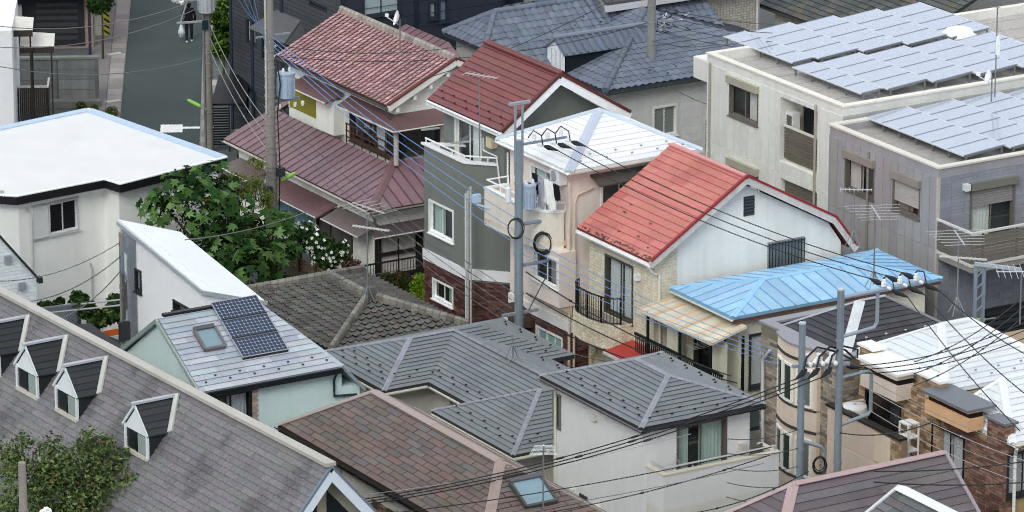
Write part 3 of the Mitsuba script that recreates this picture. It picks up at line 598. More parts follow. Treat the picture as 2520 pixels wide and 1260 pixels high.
for a, b in (((-7.35, -20.43, 6.2), (-3.85, -20.43, 8.4)), ((-3.85, -20.43, 8.4), (-.5, -20.43, 6.58)), ((-.5, -20.43, 6.58), (.32, -20.43, 5.52))):
    h.piece('barge_board', M('c9c8c4', .6).bar(a, b, .05, .22)); h.piece('verge_trim', M('97302f', .25).bar(np.array(a) + (0, -.01, .15), np.array(b) + (0, -.01, .15), .1, .07), 'semi')
h.piece('eave_board', M('e8e8e8', .2).bar((-7.33, -20.4, 6.17), (-7.33, -16.1, 6.17), .05, .14)); h.gutter((-7.38, -16.1, 6.2), (-7.38, -20.42, 6.2), 'e4e4e2')
h.pipe([(-7.35, -20.3, 6.1), (-7.1, -20.25, 5.85), (-7.0, -20.2, 5.8), (-6.85, -20.16, 5.8), (-6.8, -20.16, 3.4)], .04, 'd9d9d4')
by0, by1 = (-18.92, -16.33, 4.22, 4.45)[0:2]; cy = (by0 + by1) / 2; hw = (by1 - by0) / 2
bp = [(-7.0 - .95 * abs(math.sin(t)) ** .55, cy + hw * math.cos(t) * 1.0) for t in np.linspace(.0, math.pi, 15)]
balc = Polygon(bp); h.piece('balcony_floor', M('9a9284', .3).prism(balc, 3.0, 3.1)); rg = balc.difference(balc.buffer(-.1)).difference(sbox(-7.06, -30, 0, 0))
h.piece('balcony_wall', M('ccc2ae', .3).prism(max(shapely.get_parts(rg), key=lambda q: q.area), 2.35, 3.12))
tl = M('ccc2ae', .3)
for i in range(len(bp) - 1):
    a, b = np.array(bp[i]), np.array(bp[i + 1]); L = np.linalg.norm(b - a)
    if a[0] > -7.05 and b[0] > -7.05: continue
    d = (b - a) / L; n = np.array([-d[1], d[0]]);
    if n[0] > 0: n = -n
    k = max(1, round(L / .1))
    for j in range(k):
        for z in np.arange(2.38, 3.08, .1):
            p, q = a + d * (L * j / k + .007), a + d * (L * (j + 1) / k - .007); tl.hexa([(*p, z), (*q, z), (*(q + n * .012), z), (*(p + n * .012), z), (*p, z + .086), (*q, z + .086), (*(q + n * .012), z + .086), (*(p + n * .012), z + .086)], tint(TI[rng.randrange(3)], .06))
tl.put(part(h.k + '__balcony_wall', 'wall_tile'), 'matte', kind='stuff')
bi = list(balc.buffer(-.05).exterior.coords); bi = sorted({q for q in bi if q[0] < -7.08}, key=lambda q: math.atan2(q[1] - cy, -(q[0] + 6.9)))
h.piece('balcony_rail', M('26282a', .2).tube([(*q, 4.0) for q in bi], .025, 6), 'metal'); h.piece('balcony_rail', M('26282a', .2).tube([(*q, 3.2) for q in bi], .018, 6), 'metal')
line = shapely.LineString(bi)
for i in range(26):
    q = line.interpolate(i / 25, normalized=True); h.piece('baluster', M('26282a', .2).bar((q.x, q.y, 3.12), (q.x, q.y, 4.0), *((.05, .05) if i % 6 == 0 else (.016, .016))), 'metal')
h.pipe([(-7.1, (-7.05, -16.92, 3.28)[1], 2.6), (-7.15, -17.0, 2.45), (-7.15, -16.7, 2.2), (-7.1, -16.65, .2)], .05, 'c9b78f')
aw = M('b03a34', .3); ya, yb = (-21.55, -19.42, 3.45, 3.89)[0:2]
for i in range(7):
    t0, t1 = i / 7 * 1.3, (i + 1) / 7 * 1.3; f = lambda t: (-7.05 - .95 * math.sin(t), 1.65 + .5 * math.cos(t)); a, b = f(t0), f(t1)
    aw.slab([(b[0], yb, b[1]), (b[0], ya, b[1]), (a[0], ya, a[1]), (a[0], yb, a[1])], .02)
h.piece('porch_canopy', aw, 'semi'); h.piece('porch_canopy_edge', M('d8d8d8', .2).bar((-7.98, ya, 1.76), (-7.98, yb, 1.76), .05, .08), 'semi')
h.piece('wall_lamp', FW.bx(M('e8ecf0', .1), *(-19.37, -19.18, 5.39, 5.58), 0, .16), 'semi'); red = h

for kk in list(scene):                                         # the balcony and porch canopy sit at the upper floor level
    if kk.startswith(('red_roof_house__balcony', 'red_roof_house__baluster')): scene[kk]['to_world'] = T().translate([0, 0, .72])
    if kk.startswith('red_roof_house__porch_canopy'): scene[kk]['to_world'] = T().translate([.15, .9, 1.2])

# ------------------------------------------------------------------ pale blue sheet-metal roof house with awning and balcony
h = House('blue_roof_house', 'low cream house with a pale blue standing-seam metal hip roof', wall='d9d5c6', grime=.35)
h.solid(mcube(-6.2, .7, -23.6, -20.75, 0, 5.3)); FW, FS = Face('W', -6.2), Face('S', -23.6)
h.window(FW, (-22.9, -21.2, 2.95, 4.5), frame='3a3c3e', sashes=2, curtain=[(.1, .5)], dark='1c1e20'); h.window(FS, (-5.8, -4.0, 2.9, 4.6), frame='3a3c3e', sashes=2, frost='b9c0c0'); h.window(FS, (-3.6, -1.8, 2.9, 4.6), frame='3a3c3e', sashes=2, frost='b4bcbc'); h.done()
R = Roof(h, [Body(-6.65, 1.1, -23.95, -20.45, W=(5.4, .165), E=(5.4, .17), S=(5.4, .21), N=(5.4, .21))], deck='7ba6c8', t=.1)
R.seams('WESN', .46, '9cc3e0', hgt=.035, wid=.022, sc='6d9fc9', grime=.3)
zr = R.z(-4.4, -22.2)
R.caps([((-4.42, -22.2), (-1.0, -22.2)), ((-6.65, -23.95), (-4.42, -22.2)), ((-6.65, -20.45), (-4.42, -22.2)), ((1.1, -23.95), (-1.0, -22.2)), ((1.1, -20.45), (-1.0, -22.2))], 'flat', '96c4e8', r=.09, seg=3, grime=.15)
h.piece('eave_board', M('6a4a42', .4).box(-6.62, -6.56, -23.95, -20.5, 5.2, 5.3)); h.piece('eave_board', M('6a4a42', .4).box(-6.6, 1.05, -23.93, -23.87, 5.2, 5.3)); h.gutter((-6.7, -20.5, 5.33), (-6.7, -23.98, 5.33), 'cfcac0')
q = np.array([(-7.5, -19.95, 4.72), (-7.45, -24.0, 4.72), (-6.22, -24.05, 5.08), (-6.22, -20.35, 5.08)]); n = 26
cor = M('cbbd9f', .5)
for i in range(n):                                             # corrugated sheet in translucent tan
    a0, a1 = q[0] + (q[1] - q[0]) * i / n, q[0] + (q[1] - q[0]) * (i + 1) / n; b0, b1 = q[3] + (q[2] - q[3]) * i / n, q[3] + (q[2] - q[3]) * (i + 1) / n
    am, bm = (a0 + a1) / 2 + (0, 0, .035), (b0 + b1) / 2 + (0, 0, .035); col = tint('cfc7b4' if i % 5 else 'd0b08a', .05)
    cor.add([a0, am, bm, b0], [[0, 1, 2, 3]], col); cor.add([am, a1, b1, bm], [[0, 1, 2, 3]], col)
cor.bar(q[0] - (0, 0, .03), q[1] - (0, 0, .03), .05, .08, 'd6d2c8'); cor.bar(q[1] - (0, 0, .03), q[2] - (0, 0, .03), .05, .08, 'd6d2c8'); cor.bar(q[0] - (0, 0, .03), q[3] - (0, 0, .03), .05, .08, 'd6d2c8')
aw = num('terrace_awning'); labels[aw] = {'label': 'tan corrugated plastic awning sloping under the pale blue roof over a green balcony', 'category': 'awning'}; cor.put(aw, 'semi')
for p in ((-7.4, -20.4), (-7.4, -22.2), (-7.4, -23.9), (-6.3, -24.0)): M('26302e', .2).bar((*p, 2.9), (*p, 4.75), .07, .07).put(part(aw, 'post'), 'metal')
bk = thing('terrace_balcony', 'dark green steel balcony with bar railing and cream screens below the tan awning', 'balcony')
M('4a4c48', .4).box(-7.45, -6.22, -24.1, -20.15, 2.7, 2.88).put(part(bk, 'floor'), 'matte')
M('1f2f2c', .2).bar((-7.42, -19.7, 3.85), (-7.42, -24.6, 3.85), .07, .07).put(part(bk, 'handrail'), 'metal'); M('1f2f2c', .2).bar((-7.42, -19.7, 2.95), (-7.42, -24.6, 2.95), .06, .06).put(part(bk, 'bottom_rail'), 'metal')
for i in range(44):
    y = -19.75 - 4.8 * i / 43; M('26332f', .2).bar((-7.42, y, 2.95), (-7.42, y, 3.85), .025, .025).put(part(bk, 'baluster'), 'metal')
M('cfcbb8', .35).box(-6.9, -6.86, -24.0, -23.2, 2.9, 4.6).put(part(bk, 'screen'), 'matte'); M('d6d2c2', .35).box(-6.9, -6.86, -21.3, -20.7, 2.9, 4.7).put(part(bk, 'screen'), 'matte')
for i in range(18): M('3d2a26', .3).box(-7.0, -6.96, -25.1 + i * .04, -25.07 + i * .04, 2.2, 3.2).put(part(bk, 'lattice_bar'), 'matte')
M('38413f', .3).box(-7.5, -6.25, -26.0, -24.1, 2.5, 2.62).put(part(bk, 'landing'), 'matte')
for i in range(22): M('2a3331', .2).bar((-7.48, -24.65 - i * .065, 2.6), (-7.48, -24.65 - i * .065, 3.5), .02, .02).put(part(bk, 'baluster'), 'metal')
rk = thing('laundry_rack', 'small square wire laundry rack hanging under the tan awning', 'rack'); mr = M('c9cdcd', .2)
for i in range(5): mr.bar((-7.3, -22.9 + i * .12, 4.2), (-6.8, -22.9 + i * .12, 4.2), .012, .012)
mr.bar((-7.3, -22.9, 4.2), (-7.3, -22.4, 4.2), .015, .015).bar((-6.8, -22.9, 4.2), (-6.8, -22.4, 4.2), .015, .015).bar((-7.05, -22.66, 4.2), (-7.05, -22.66, 4.72), .012, .012); mr.put(part(rk, 'wire_frame'), 'metal')

# ------------------------------------------------------------------ the two flat-roofed apartment blocks with solar panels
def flat_block(h, x0, x1, y0, y1, z, coping, deckc, drop=.32):
    h.solid(mcube(x0, x1, y0, y1, 0, z - drop)); h.piece('roof_deck', M(deckc, .5).box(x0 + .18, x1 - .18, y0 + .18, y1 - .18, z - drop - .05, z - drop + .02))
    P = sbox(x0, y0, x1, y1); ring = P.difference(P.buffer(-.2, join_style=2))
    h.piece('parapet', M(h.wall, .3).prism(ring, z - drop, z - .06)); ring2 = P.buffer(.05, join_style=2).difference(P.buffer(-.2, join_style=2)); h.piece('coping', M(coping, .2).prism(ring2, z - .06, z), 'semi')
    for i in range(int((y1 - y0) / 1.1)): h.piece('deck_seam', M('8f8d88', .3).box(x0 + .25, x1 - .25, y0 + .6 + i * 1.1, y0 + .63 + i * 1.1, z - drop + .018, z - drop + .026))
h = House('pale_apartment', 'pale cream apartment block with vertical siding and two rows of solar panels', 'apartment building', wall='dedfda', grime=.25)
X1, Y1 = 2.8, -16.0; FW, FS = Face('W', X1), Face('S', Y1)
flat_block(h, X1, 16.0, Y1, -8.05, 8.8, 'e3dfd3', 'a9a6a0')
h.solids.append(mcube(X1, 16, -8.1, -7.2, 7.75, 8.48))
wf = 'a9a595'
for r in ((-11.15, -9.44, 6.98, 8.07), (-11.22, -9.51, 4.17, 5.25)):
    h.window(FW, r, frame='6d6a62', sashes=2, curtain=[(0, .42)], ccol='c9cccb', dark='33383a', awn=wf)
rc = (-14.59, -12.43, 6.11, 8.27); lo = (-14.63, -12.51, 4.92, 5.52)
for r in (rc, lo): h.cuts.append(FW.cut(r[0], r[1], r[2], r[3], .8)); h.openings.setdefault(('W', round(X1, 2)), []).append(r)
h.done()
inn = Face('W', X1 + .79)
for r in (rc, lo):
    h.piece('balcony_door', inn.bx(M('23272b', .1), r[1] - .85, r[1] - .25, r[2] + .05, r[3] - .25, 0, .02), 'gloss'); h.piece('door_frame', inn.bx(M('8d897e', .1), r[1] - .25, r[1] - .18, r[2] + .05, r[3] - .2, 0, .03))
    for i in range(10): z = r[2] + .12 + i * .105; h.piece('rail_slat', FW.bx(M(tint('6b655c', .05), .2), r[0] + .03, r[1] - .12, z, z + .085, -.12, -.09), 'semi')
    h.piece('handrail', FW.bx(M('d9d6cc', .1), r[0], r[1] - .08, r[2] + 1.18, r[2] + 1.24, -.15, -.06), 'semi')
    ac = thing('air_conditioner', 'white wall air conditioner unit in the recessed %s balcony of the pale apartment' % ('upper' if r is rc else 'lower'), 'air conditioner', None); FW.bx(M('e0e0da', .1), r[1] - .42, r[1] - .03, r[3] - 1.15, r[3] - .5, -.5, -.2).put(part(ac, 'casing'), 'semi'); FW.bx(M('55585a', .1), r[1] - .38, r[1] - .1, r[3] - 1.05, r[3] - .6, -.2, -.18).put(part(ac, 'fan_grille'), 'semi')
    for zz in (r[2] + 1.45, r[2] + 1.75): h.piece('laundry_bar', M('dcdcd8', .1).bar((X1 + .15, r[0] + .1, zz), (X1 + .75, r[0] + .9, zz), .03, .03), 'semi')
cladding(h, FW, (Y1, 0, -8.05, 8.45), .42, 2.86, 'dedfda', gap=.022, t=.02, var=.015, name='siding_panel', grime=.25); cladding(h, FW, (-8.05, 7.76, -7.2, 8.45), .42, 2.86, 'dedfda', gap=.012, t=.012, var=.015, name='siding_panel')
cladding(h, FS, (X1, 5.6, 14, 8.45), .52, .11, 'b9b7b9', gap=.008, t=.012, var=.025, name='siding_board', limit=250)
for y in (-8.3, -14.55): h.pipe([(X1 - .07, y, 8.5), (X1 - .07, y, .2)], .045, 'a29e94')
for p in ((2.8, -8.17, 7.33), (2.8, -8.13, 5.98)): h.piece('planter_screen', M('6f6b62', .9).box(X1 + .05, X1 + .5, p[1] - .02, p[1] + .22, p[2] - .6, p[2] + .45))

h2 = House('grey_apartment', 'lilac grey three-storey apartment block with louvred balcony and solar panels on its flat roof', 'apartment building', wall='9b9a9d', grime=.2)
X2, Y2 = 2.05, -22.3; GW, GS = Face('W', X2), Face('S', Y2)
flat_block(h2, X2, 16.0, Y2, -16.35, 8.4, 'd6d2c8', '9d9a95')
r = (-18.88, -17.31, 6.49, 7.52)
h2.window(GW, r, frame='5f5c56', sashes=2, curtain=[(.5, 1)], ccol='c2c4c2', dark='2a2e32', awn='8f8a80')
r = (-21.38, -19.93, 6.48, 7.48)
h2.window(GW, r, frame='6a675f', sashes=2, curtain=[(.4, 1)], ccol='8c8a86', dark='2a2e32', awn='8f8a80', shutter=(.72, 'b3b0aa'))
r = (3.29, 4.99, 5.79, 7.45)
h2.window(GS, r, frame='6a675f', sashes=2, curtain=[(0, .5)], ccol='c9d2d0', dark='3a4042', awn='77746e', shutter=(.32, '8d8a88'))
h2.done()
cladding(h2, GW, (Y2, 0, -16.35, 8.05), .42, 2.86, '9b9a9d', gap=.026, t=.022, var=.03, name='siding_panel', grime=.2); cladding(h2, GS, (X2, 0, 9, 8.05), .5, .11, '8a8e98', gap=.01, t=.012, var=.03, name='siding_board', limit=280)
h2.pipe([(X2 - .07, -18.6, 8.0), (X2 - .07, -18.6, .3)], .045, '8a8680')
h2.piece('corner_trim', M('b5b1ac', .1).box(X2 - .02, X2 + .07, Y2 - .02, Y2 + .07, 0, 8.05), 'semi'); h2.piece('ledge', M('8a8368', .3).box(X2 - .25, X2, -22.0, -19.0, 4.55, 4.75))
c0, c1, cb = (2.05, -24.14, 6.72), (2.05, -22.62, 6.73), (2.05, -24.18, 5.69); yb = c0[1]; zt, zb = c0[2], cb[2]
h2.piece('balcony_floor', M('8d8884', .3).box(X2, 9, yb, Y2, zb - .25, zb - .05)); h2.piece('balcony_edge', M('c9c5bf', .2).box(X2 - .04, 9, yb - .04, yb + .03, zb - .06, zb + .02), 'semi'); h2.piece('balcony_edge', M('c9c5bf', .2).box(X2 - .04, X2 + .03, yb + .03, Y2, zb - .06, zb + .02), 'semi')
for i in range(8):
    z = zb + .08 + (zt - zb - .15) * i / 8; e = (zt - zb - .2) / 8 * .8
    h2.piece('rail_slat', M(tint('6d675f', .06), .2).box(X2, 9, yb - .02, yb + .01, z, z + e), 'semi'); h2.piece('rail_slat', M(tint('6d675f', .06), .2).box(X2 - .02, X2 + .01, yb + .02, Y2 - .02, z, z + e), 'semi')
h2.piece('handrail', M('cfccc6', .1).box(X2 - .05, 9, yb - .05, yb + .04, zt - .03, zt + .03), 'semi'); h2.piece('handrail', M('cfccc6', .1).box(X2 - .05, X2 + .04, yb + .04, Y2, zt - .03, zt + .03), 'semi')
for i in range(5): h2.piece('rail_post', M('55504a', .2).box(X2 + .4 + i * 1.3, X2 + .46 + i * 1.3, yb + .012, yb + .05, zb, zt - .03), 'semi')
h2.piece('security_camera', GS.bx(M('dcdcdc', .1), *(2.97, 3.16, 7.52, 7.73), 0, .2), 'semi')
sl = thing('shutter_garage', 'dark slatted screen wall standing below the louvred balcony', 'screen')
yy = yb - .35
M('1f2224', .2).box(X2 + .3, 9, yy + .03, yy + .1, 0, 4.3).put(part(sl, 'backing'), 'matte')
for i in range(22): M(tint('2a2e31', .2), .2).box(X2 + .35, 9, yy, yy + .025, .4 + i * .175, .53 + i * .175).put(part(sl, 'slat'), 'semi')

def solar_table(tag, x, y0, n, w, md, zl, tilt, key):
    """one column of modules sloping up to the east on steel legs; every module its own thing"""
    for i in range(n):
        y = y0 + i * md; k = thing('solar_panel', tag % ('nearest', 'second', 'third', 'fourth', 'fifth', 'sixth')[i], 'solar panel', 'solar panels on the flat roofs')
        A = np.array([x, y + .025, zl]); Vx = np.array([w, 0, w * tilt]); Vy = np.array([0, md - .05, 0]); N = np.cross(Vx, Vy); N /= np.linalg.norm(N)
        fr = M('c9ced6', .1); e = .018
        for a, b in ((A, A + Vx), (A + Vy, A + Vx + Vy)): fr.bar(a, b, .03, .036, '9aa0aa')
        for a, b in ((A, A + Vy), (A + Vx, A + Vx + Vy)): fr.bar(a - (0, .02, 0), b + (0, .02, 0), .05, .04, 'e6eaf0')
        fr.put(part(k, 'frame'), 'metal')
        s = M(); s.slab([A + N * .012, A + Vx + N * .012, A + Vx + Vy + N * .012, A + Vy + N * .012], .02); s.put(part(k, 'glass'), 'photovoltaic')
        ln = M('d3d9e4', .1); nc = max(3, round(w / .16))
        for j in range(1, nc): p = A + Vx * j / nc + N * .0135; ln.bar(p + Vy * .02, p + Vy * .98, .006, .002, up=N)
        for j in range(1, 6): p = A + Vy * j / 6 + N * .0135; ln.bar(p + Vx * .02, p + Vx * .98, .005, .002, up=N)
        ln.put(part(k, 'cell_lines'), 'semi')
    L = n * md
    st = thing('panel_rack', 'galvanised rack under the ' + key[1], 'rack', 'racks under the solar panels')
    for i in range(n + 1):
        y = y0 + min(i * md, L - .05) + .02; lg = M('8d9092', .2)
        for xx in (x + .12, x + w - .12): zz = zl + (xx - x) * tilt; lg.box(xx - .025, xx + .025, y - .025, y + .025, key[0], zz - .03)
        lg.bar((x + .1, y, zl - .04), (x + w - .1, y, zl + w * tilt - .04), .04, .05); lg.put(part(st, 'leg_frame'), 'metal')
z0 = 8.8
for row, (p, q) in enumerate((((4.59, -6.54, 8.8), (4.27, -10.7, 8.8)), ((4.29, -11.14, 8.8), (3.96, -15.1, 8.8)))):
    n, y0, y1, x = 4, q[1], p[1], (p[0] + q[0]) / 2
    for t in range(5):
        w = .84 if t == 0 else 1.6; solar_table('%s solar panel of the ' + ('first', 'second', 'third', 'fourth', 'fifth')[t] + ' column in the ' + ('far', 'near')[row] + ' row on the pale block roof', x, y0, n, w, (y1 - y0) / n, z0, .085, (8.5, ('first', 'second', 'third', 'fourth', 'fifth')[t] + ' panel column in the ' + ('far', 'near')[row] + ' row on the pale block')); x += w + .22
p, q = (3.5, -16.31, 8.4), (3.4, -21.68, 8.4)
x = (p[0] + q[0]) / 2
for t in range(4): solar_table('%s solar panel of the ' + ('first', 'second', 'third', 'fourth')[t] + ' column on the grey block roof', x, q[1], 6, 1.6, (p[1] - q[1]) / 6, 8.4, .085, (8.1, ('first', 'second', 'third', 'fourth')[t] + ' panel column on the grey block')); x += 1.82
sk = thing('roof_dome', 'white dome skylight between the solar panels on the pale block roof', 'skylight'); p = (11.55, -10.27, 8.7)
M('e4e4e2', .1).box(p[0] - .5, p[0] + .5, p[1] - .55, p[1] + .55, 8.5, 8.75).put(part(sk, 'curb'), 'semi'); M('f2f2f2', .05).lathe((p[0], p[1], 8.75), [(.62, 0), (.58, .08), (.42, .2), (.2, .27), (.01, .29)], 12).put(part(sk, 'dome'), 'gloss', smooth=True)

# ------------------------------------------------------------------ white house with the grey slate hip roof (front middle)
SL = ['767b7f', '797e82', '74797d']
h = House('white_house', 'off-white two-storey house with a dark grey slate hip roof and a small balcony', wall='dcdcda', grime=.16)
h.solid(mcube(-15.1, -11.6, -32.3, -27.6, 0, 6.05)); FW, FS = Face('W', -15.1), Face('S', -32.3)
r = (-27.84, -27.45, 4.47, 5.5); h.window(FW, r, frame='6f6a60', sashes=1, frost='4c5856', sill=False)
r = (-14.03, -12.4, 4.02, 5.7); h.window(FS, (r[0], r[1], r[2] - .15, r[3]), frame='5c5650', sashes=2, curtain=[(0, .28), (.5, 1)], ccol='a3b8b0', dark='202a2a')
h.done()
for r in ((-29.81, -29.57, 5.33, 5.49), (-28.65, -28.45, 2.78, 2.93), (-30.01, -29.66, 2.68, 2.81)):
    h.piece('vent_hood', FW.bx(M('cfcdc6', .2), r[0], r[1], r[2], r[3], 0, .14), 'semi')
r = (-29.31, -28.91, 2.74, 2.89); h.piece('small_window', FW.bx(M('3a3c3c', .1), r[0], r[1], r[2], r[3], 0, .04), 'gloss')
zb = (-15.33, -33.2, 4.67)
bt, bb = zb[2] + .02, zb[2] - 3.2; xa, xb = -15.05, -11.2
bal = sbox(xa, -33.2, xb, -32.3); h.piece('balcony_floor', M('cfcdc8', .2).box(xa, xb, -33.2, -32.3, 0, bt - 1.0)); ring = bal.difference(sbox(xa + .12, -33.08, xb - .12, -32.0))
h.piece('balcony_wall', M('d8d7d8', .16).prism(ring, bt - 1.05, bt)); h.piece('balcony_coping', M('cdc5b4', .2).prism(ring.buffer(.03, join_style=2).intersection(sbox(-20, -40, 0, -32.3)), bt, bt + .05), 'semi')
h.piece('balcony_rail', M('cfcfcf', .1).tube([(xa + .08, -32.4, bt + .2), (xa + .08, -33.12, bt + .2), (xb - .08, -33.12, bt + .2)], .025, 6), 'metal')
for i in range(5): x = xa + .1 + (xb - xa - .2) * i / 4; h.piece('rail_post', M('cfcfcf', .1).bar((x, -33.12, bt + .04), (x, -33.12, bt + .2), .03, .03), 'metal')
R = Roof(h, [Body(-15.45, -11.3, -32.65, -27.25, W=(6.0, .32), E=(6.0, .32), S=(6.0, .36), N=(6.0, .36))], deck='3a3a3e', t=.16)
R.cover('WSEN', 'roof_slate', .91, .182, '6c6e74', t=.03, gap=.003, cols=SL, var=.02, hue=.008, grime=.25, stagger='rand')
xc, ya, yb_ = -13.375, -32.65 + 2.075 * .32 / .36, -27.25 - 2.075 * .32 / .36; R.caps([((xc, ya), (xc, yb_)), ((-15.45, -32.65), (xc, ya)), ((-11.3, -32.65), (xc, ya)), ((-15.45, -27.25), (xc, yb_)), ((-11.3, -27.25), (xc, yb_))], 'flat', '8a8d96', r=.07, seg=.23, grime=.1)
R.guards('W', (.35, .55), -32, -27.8, .75); R.guards('S', (.3, .5), -15, -11.7, .75); R.guards('E', (.35, .55), -32, -27.8, .75)
h.gutter((-15.5, -27.25, 5.96), (-15.5, -32.7, 5.96), '6a6560'); h.gutter((-15.45, -32.7, 5.96), (-11.3, -32.7, 5.96), '35353a'); h.pipe([(-15.14, -27.6, 5.7), (-15.14, -27.6, .2)], .045, 'cfcdc4')
h.piece('laundry_arm', M('9a948c', .1).bar((-14.05, -32.35, 4.75), (-14.0, -32.85, 4.35), .05, .03), 'metal'); h.piece('laundry_pole', M('d8d8d8', .1).tube([(-14.25, -32.8, 4.45), (-11.4, -32.8, 4.5)], .018, 6), 'metal'); h.piece('meter_box', FS.bx(M('c9c2b8', .2), -12.0, -11.8, 4.6, 4.85, 0, .12), 'semi')
ac = thing('chair', 'small dark folded chair leaning in the corner of the white house balcony', 'chair'); M('5a544e', .2).hexa([(-11.8, -32.8, bt - .2), (-11.5, -32.8, bt - .2), (-11.5, -32.5, bt - .2), (-11.8, -32.5, bt - .2), (-11.7, -32.75, bt + .12), (-11.45, -32.75, bt + .2), (-11.45, -32.7, bt + .2), (-11.7, -32.7, bt + .12)]).put(part(ac, 'seat'), 'matte')
white_house = h

# ------------------------------------------------------------------ long grey slate house
h = House('grey_slate_house', 'low L-shaped house with grey slate hip roofs and beige walls', wall='b5b1a8', grime=.2)
E0 = 3.5; s_ = .333
B0 = Body(-16.3, -9.6, -19.7, -15.4, W=(E0, s_), S=(E0, s_), N=(E0, s_), E=(E0, s_))
B1 = Body(-14.75, -10.45, -27.0, -15.4, W=(E0, .333), E=(E0, .333), S=(E0, .333), N=(E0, .333))
B2 = Body(-16.0, -12.3, -26.68, -22.0, W=(E0, .4), S=(E0, .4), N=(E0, .4))
h.solid(mcube(-15.95, -9.95, -19.35, -15.75, 0, 3.5)).solid(mcube(-14.4, -10.8, -26.6, -16, 0, 3.5)).solid(mcube(-15.65, -12.6, -26.33, -22.35, 0, 3.5))
h.window(Face('W', -14.4), (-21.4, -20.4, 1.5, 3.1), frame='8a8a80', sashes=1, frost='6c7470'); h.done()
R = Roof(h, [B0, B1, B2], deck='3a3a3e', t=.12)
R.cover('WSEN', 'roof_slate', .91, .182, '6c6e74', t=.03, gap=.003, cols=SL, var=.02, hue=.008, grime=.25, stagger='rand', limit=300)
R.guards('W', (.35, .55, .75), -27, -16, .8, body=0); R.guards('W', (.35, .55), -27, -16, .8, body=1); R.guards('W', (.35, .55), -27, -16, .8, body=2); R.guards('S', (.4, .65), -16, -9, .8); R.guards('E', (.4, .65), -27, -16, .9)
h0 = (19.7 - 15.4) / 2; apx = (-16.3 + h0, -17.55); R.caps([((-16.3, -19.7), apx), ((-16.3, -15.4), apx), (apx, (-12.6, -17.55))], 'flat', '8a8d96', r=.07, seg=.23, grime=.1)
rx = -12.6; R.caps([((rx, -17.55), (rx, -24.8))], 'flat', '7b7d83', r=.07, seg=.9, grime=.1)
h2_ = 2.34; R.caps([((-16.0, -26.68), (-16.0 + h2_, -24.34)), ((-16.0, -22.0), (-16.0 + h2_, -24.34))], 'flat', '8a8d96', r=.06, seg=.23, grime=.1)
for a, b in (((-16.36, -15.4, 3.43), (-16.36, -19.75, 3.43)), ((-16.3, -19.77, 3.43), (-14.8, -19.77, 3.43)), ((-14.81, -19.72, 3.43), (-14.81, -22.2, 3.43)), ((-16.07, -22.0, 3.43), (-16.07, -26.72, 3.43)), ((-16.0, -26.75, 3.43), (-13, -26.75, 3.43))): h.gutter(a, b, 'c5c1b8', r=.07)
h.piece('vent_cap', M('c9c7c0', .1).lathe((-14.2, -26.36, 2.9), [(.1, 0), (.1, .08), (.01, .12)], 10, (0, -1, 0)), 'semi')

# ------------------------------------------------------------------ old house with grey kawara tiles
h = House('kawara_house', 'single-storey house with an old dark grey curved-tile roof and tall ridges', wall='6d665c', grime=.5)
h.solid(mcube(-14.5, -10.2, -13.4, -7.4, 0, 2.9)).done()
KA = ['64625f', '5d5b58', '6b6966', '605e5b']
R = Roof(h, [Body(-14.85, -9.9, -13.8, -7.0, W=(2.85, .33), E=(2.85, .33), S=(2.85, .4), N=(2.85, .36))], deck='262422', t=.14)
R.cover('WSE', 'roof_tile', .29, .235, '6b6862', 'kawara', amp=.06, t=.055, cols=KA, var=.05, grime=.5, bsdf='matte', stagger=0, jit=.012)
rz_ = .33 * 2.475; a1, a2 = (-12.375, -13.8 + rz_ / .4), (-12.375, -7.0 - rz_ / .36)
R.caps([((-14.85, -13.8), a1), ((-9.9, -13.8), a1), (a1, a2), ((-14.85, -7.0), a2), ((-9.9, -7.0), a2)], 'kawara', '77746d', r=.1, seg=.24, var=.15, grime=.6, lift=.05)
zt = R.z(*a1) + .1; h.piece('ridge_end', M('66635d', .5).lathe((a1[0], a1[1] - .12, zt + .08), [(.02, -.06), (.2, -.04), (.2, .1), (.02, .14)], 10, (0, -1, 0)))

def turn(n0, piv, deg):
    """turns everything built since entry n0 about the vertical through piv"""
    m = T().translate([*piv, 0]).rotate([0, 0, 1], deg).translate([-piv[0], -piv[1], 0])
    for k in list(scene)[n0:]:
        if scene[k].get('type') == 'ply': scene[k]['to_world'] = m
def unturn(p, piv, deg):
    a = math.radians(-deg); x, y = p[0] - piv[0], p[1] - piv[1]
    return (piv[0] + x * math.cos(a) - y * math.sin(a), piv[1] + x * math.sin(a) + y * math.cos(a), p[2])

# ------------------------------------------------------------------ white flat-roofed house (left); built square, then turned 9 degrees
n0, PV, A9 = len(scene), (-16.26, -2.15), 9.0
U = lambda p: unturn(p, PV, A9)
h = House('flat_roof_house', 'white two-storey house with a bright white flat roof and a black fascia', wall='eeeeec', grime=.2)
ro = [(-19.67, -1.15), (-16.32, -1.35), (-16.26, -2.15), (-11.63, -1.8), (-11.6, 6.2), (-21.5, 6.1), (-21.2, 1.0)]
rp = shapely.geometry.polygon.orient(Polygon(ro)); wp = [(-19.4, -.85), (-16.0, -.85), (-16.0, -1.7), (-11.95, -1.7), (-11.95, 5.8), (-21.0, 5.8), (-20.9, 1.0)]
h.solid(mprism(list(shapely.geometry.polygon.orient(Polygon(wp)).exterior.coords)[:-1], 0, 5.35))
FS, FS2 = Face('S', -.85), Face('S', -1.7)
a, b = U((-18.39, -1.2, 4.97)), U((-17.24, -1.1, 3.94))
h.window(FS, (a[0], b[0], b[2] - .02, a[2]), frame='cfd0ce', fw=.03, sashes=2, frost='26242a', depth=.12)
h.done()
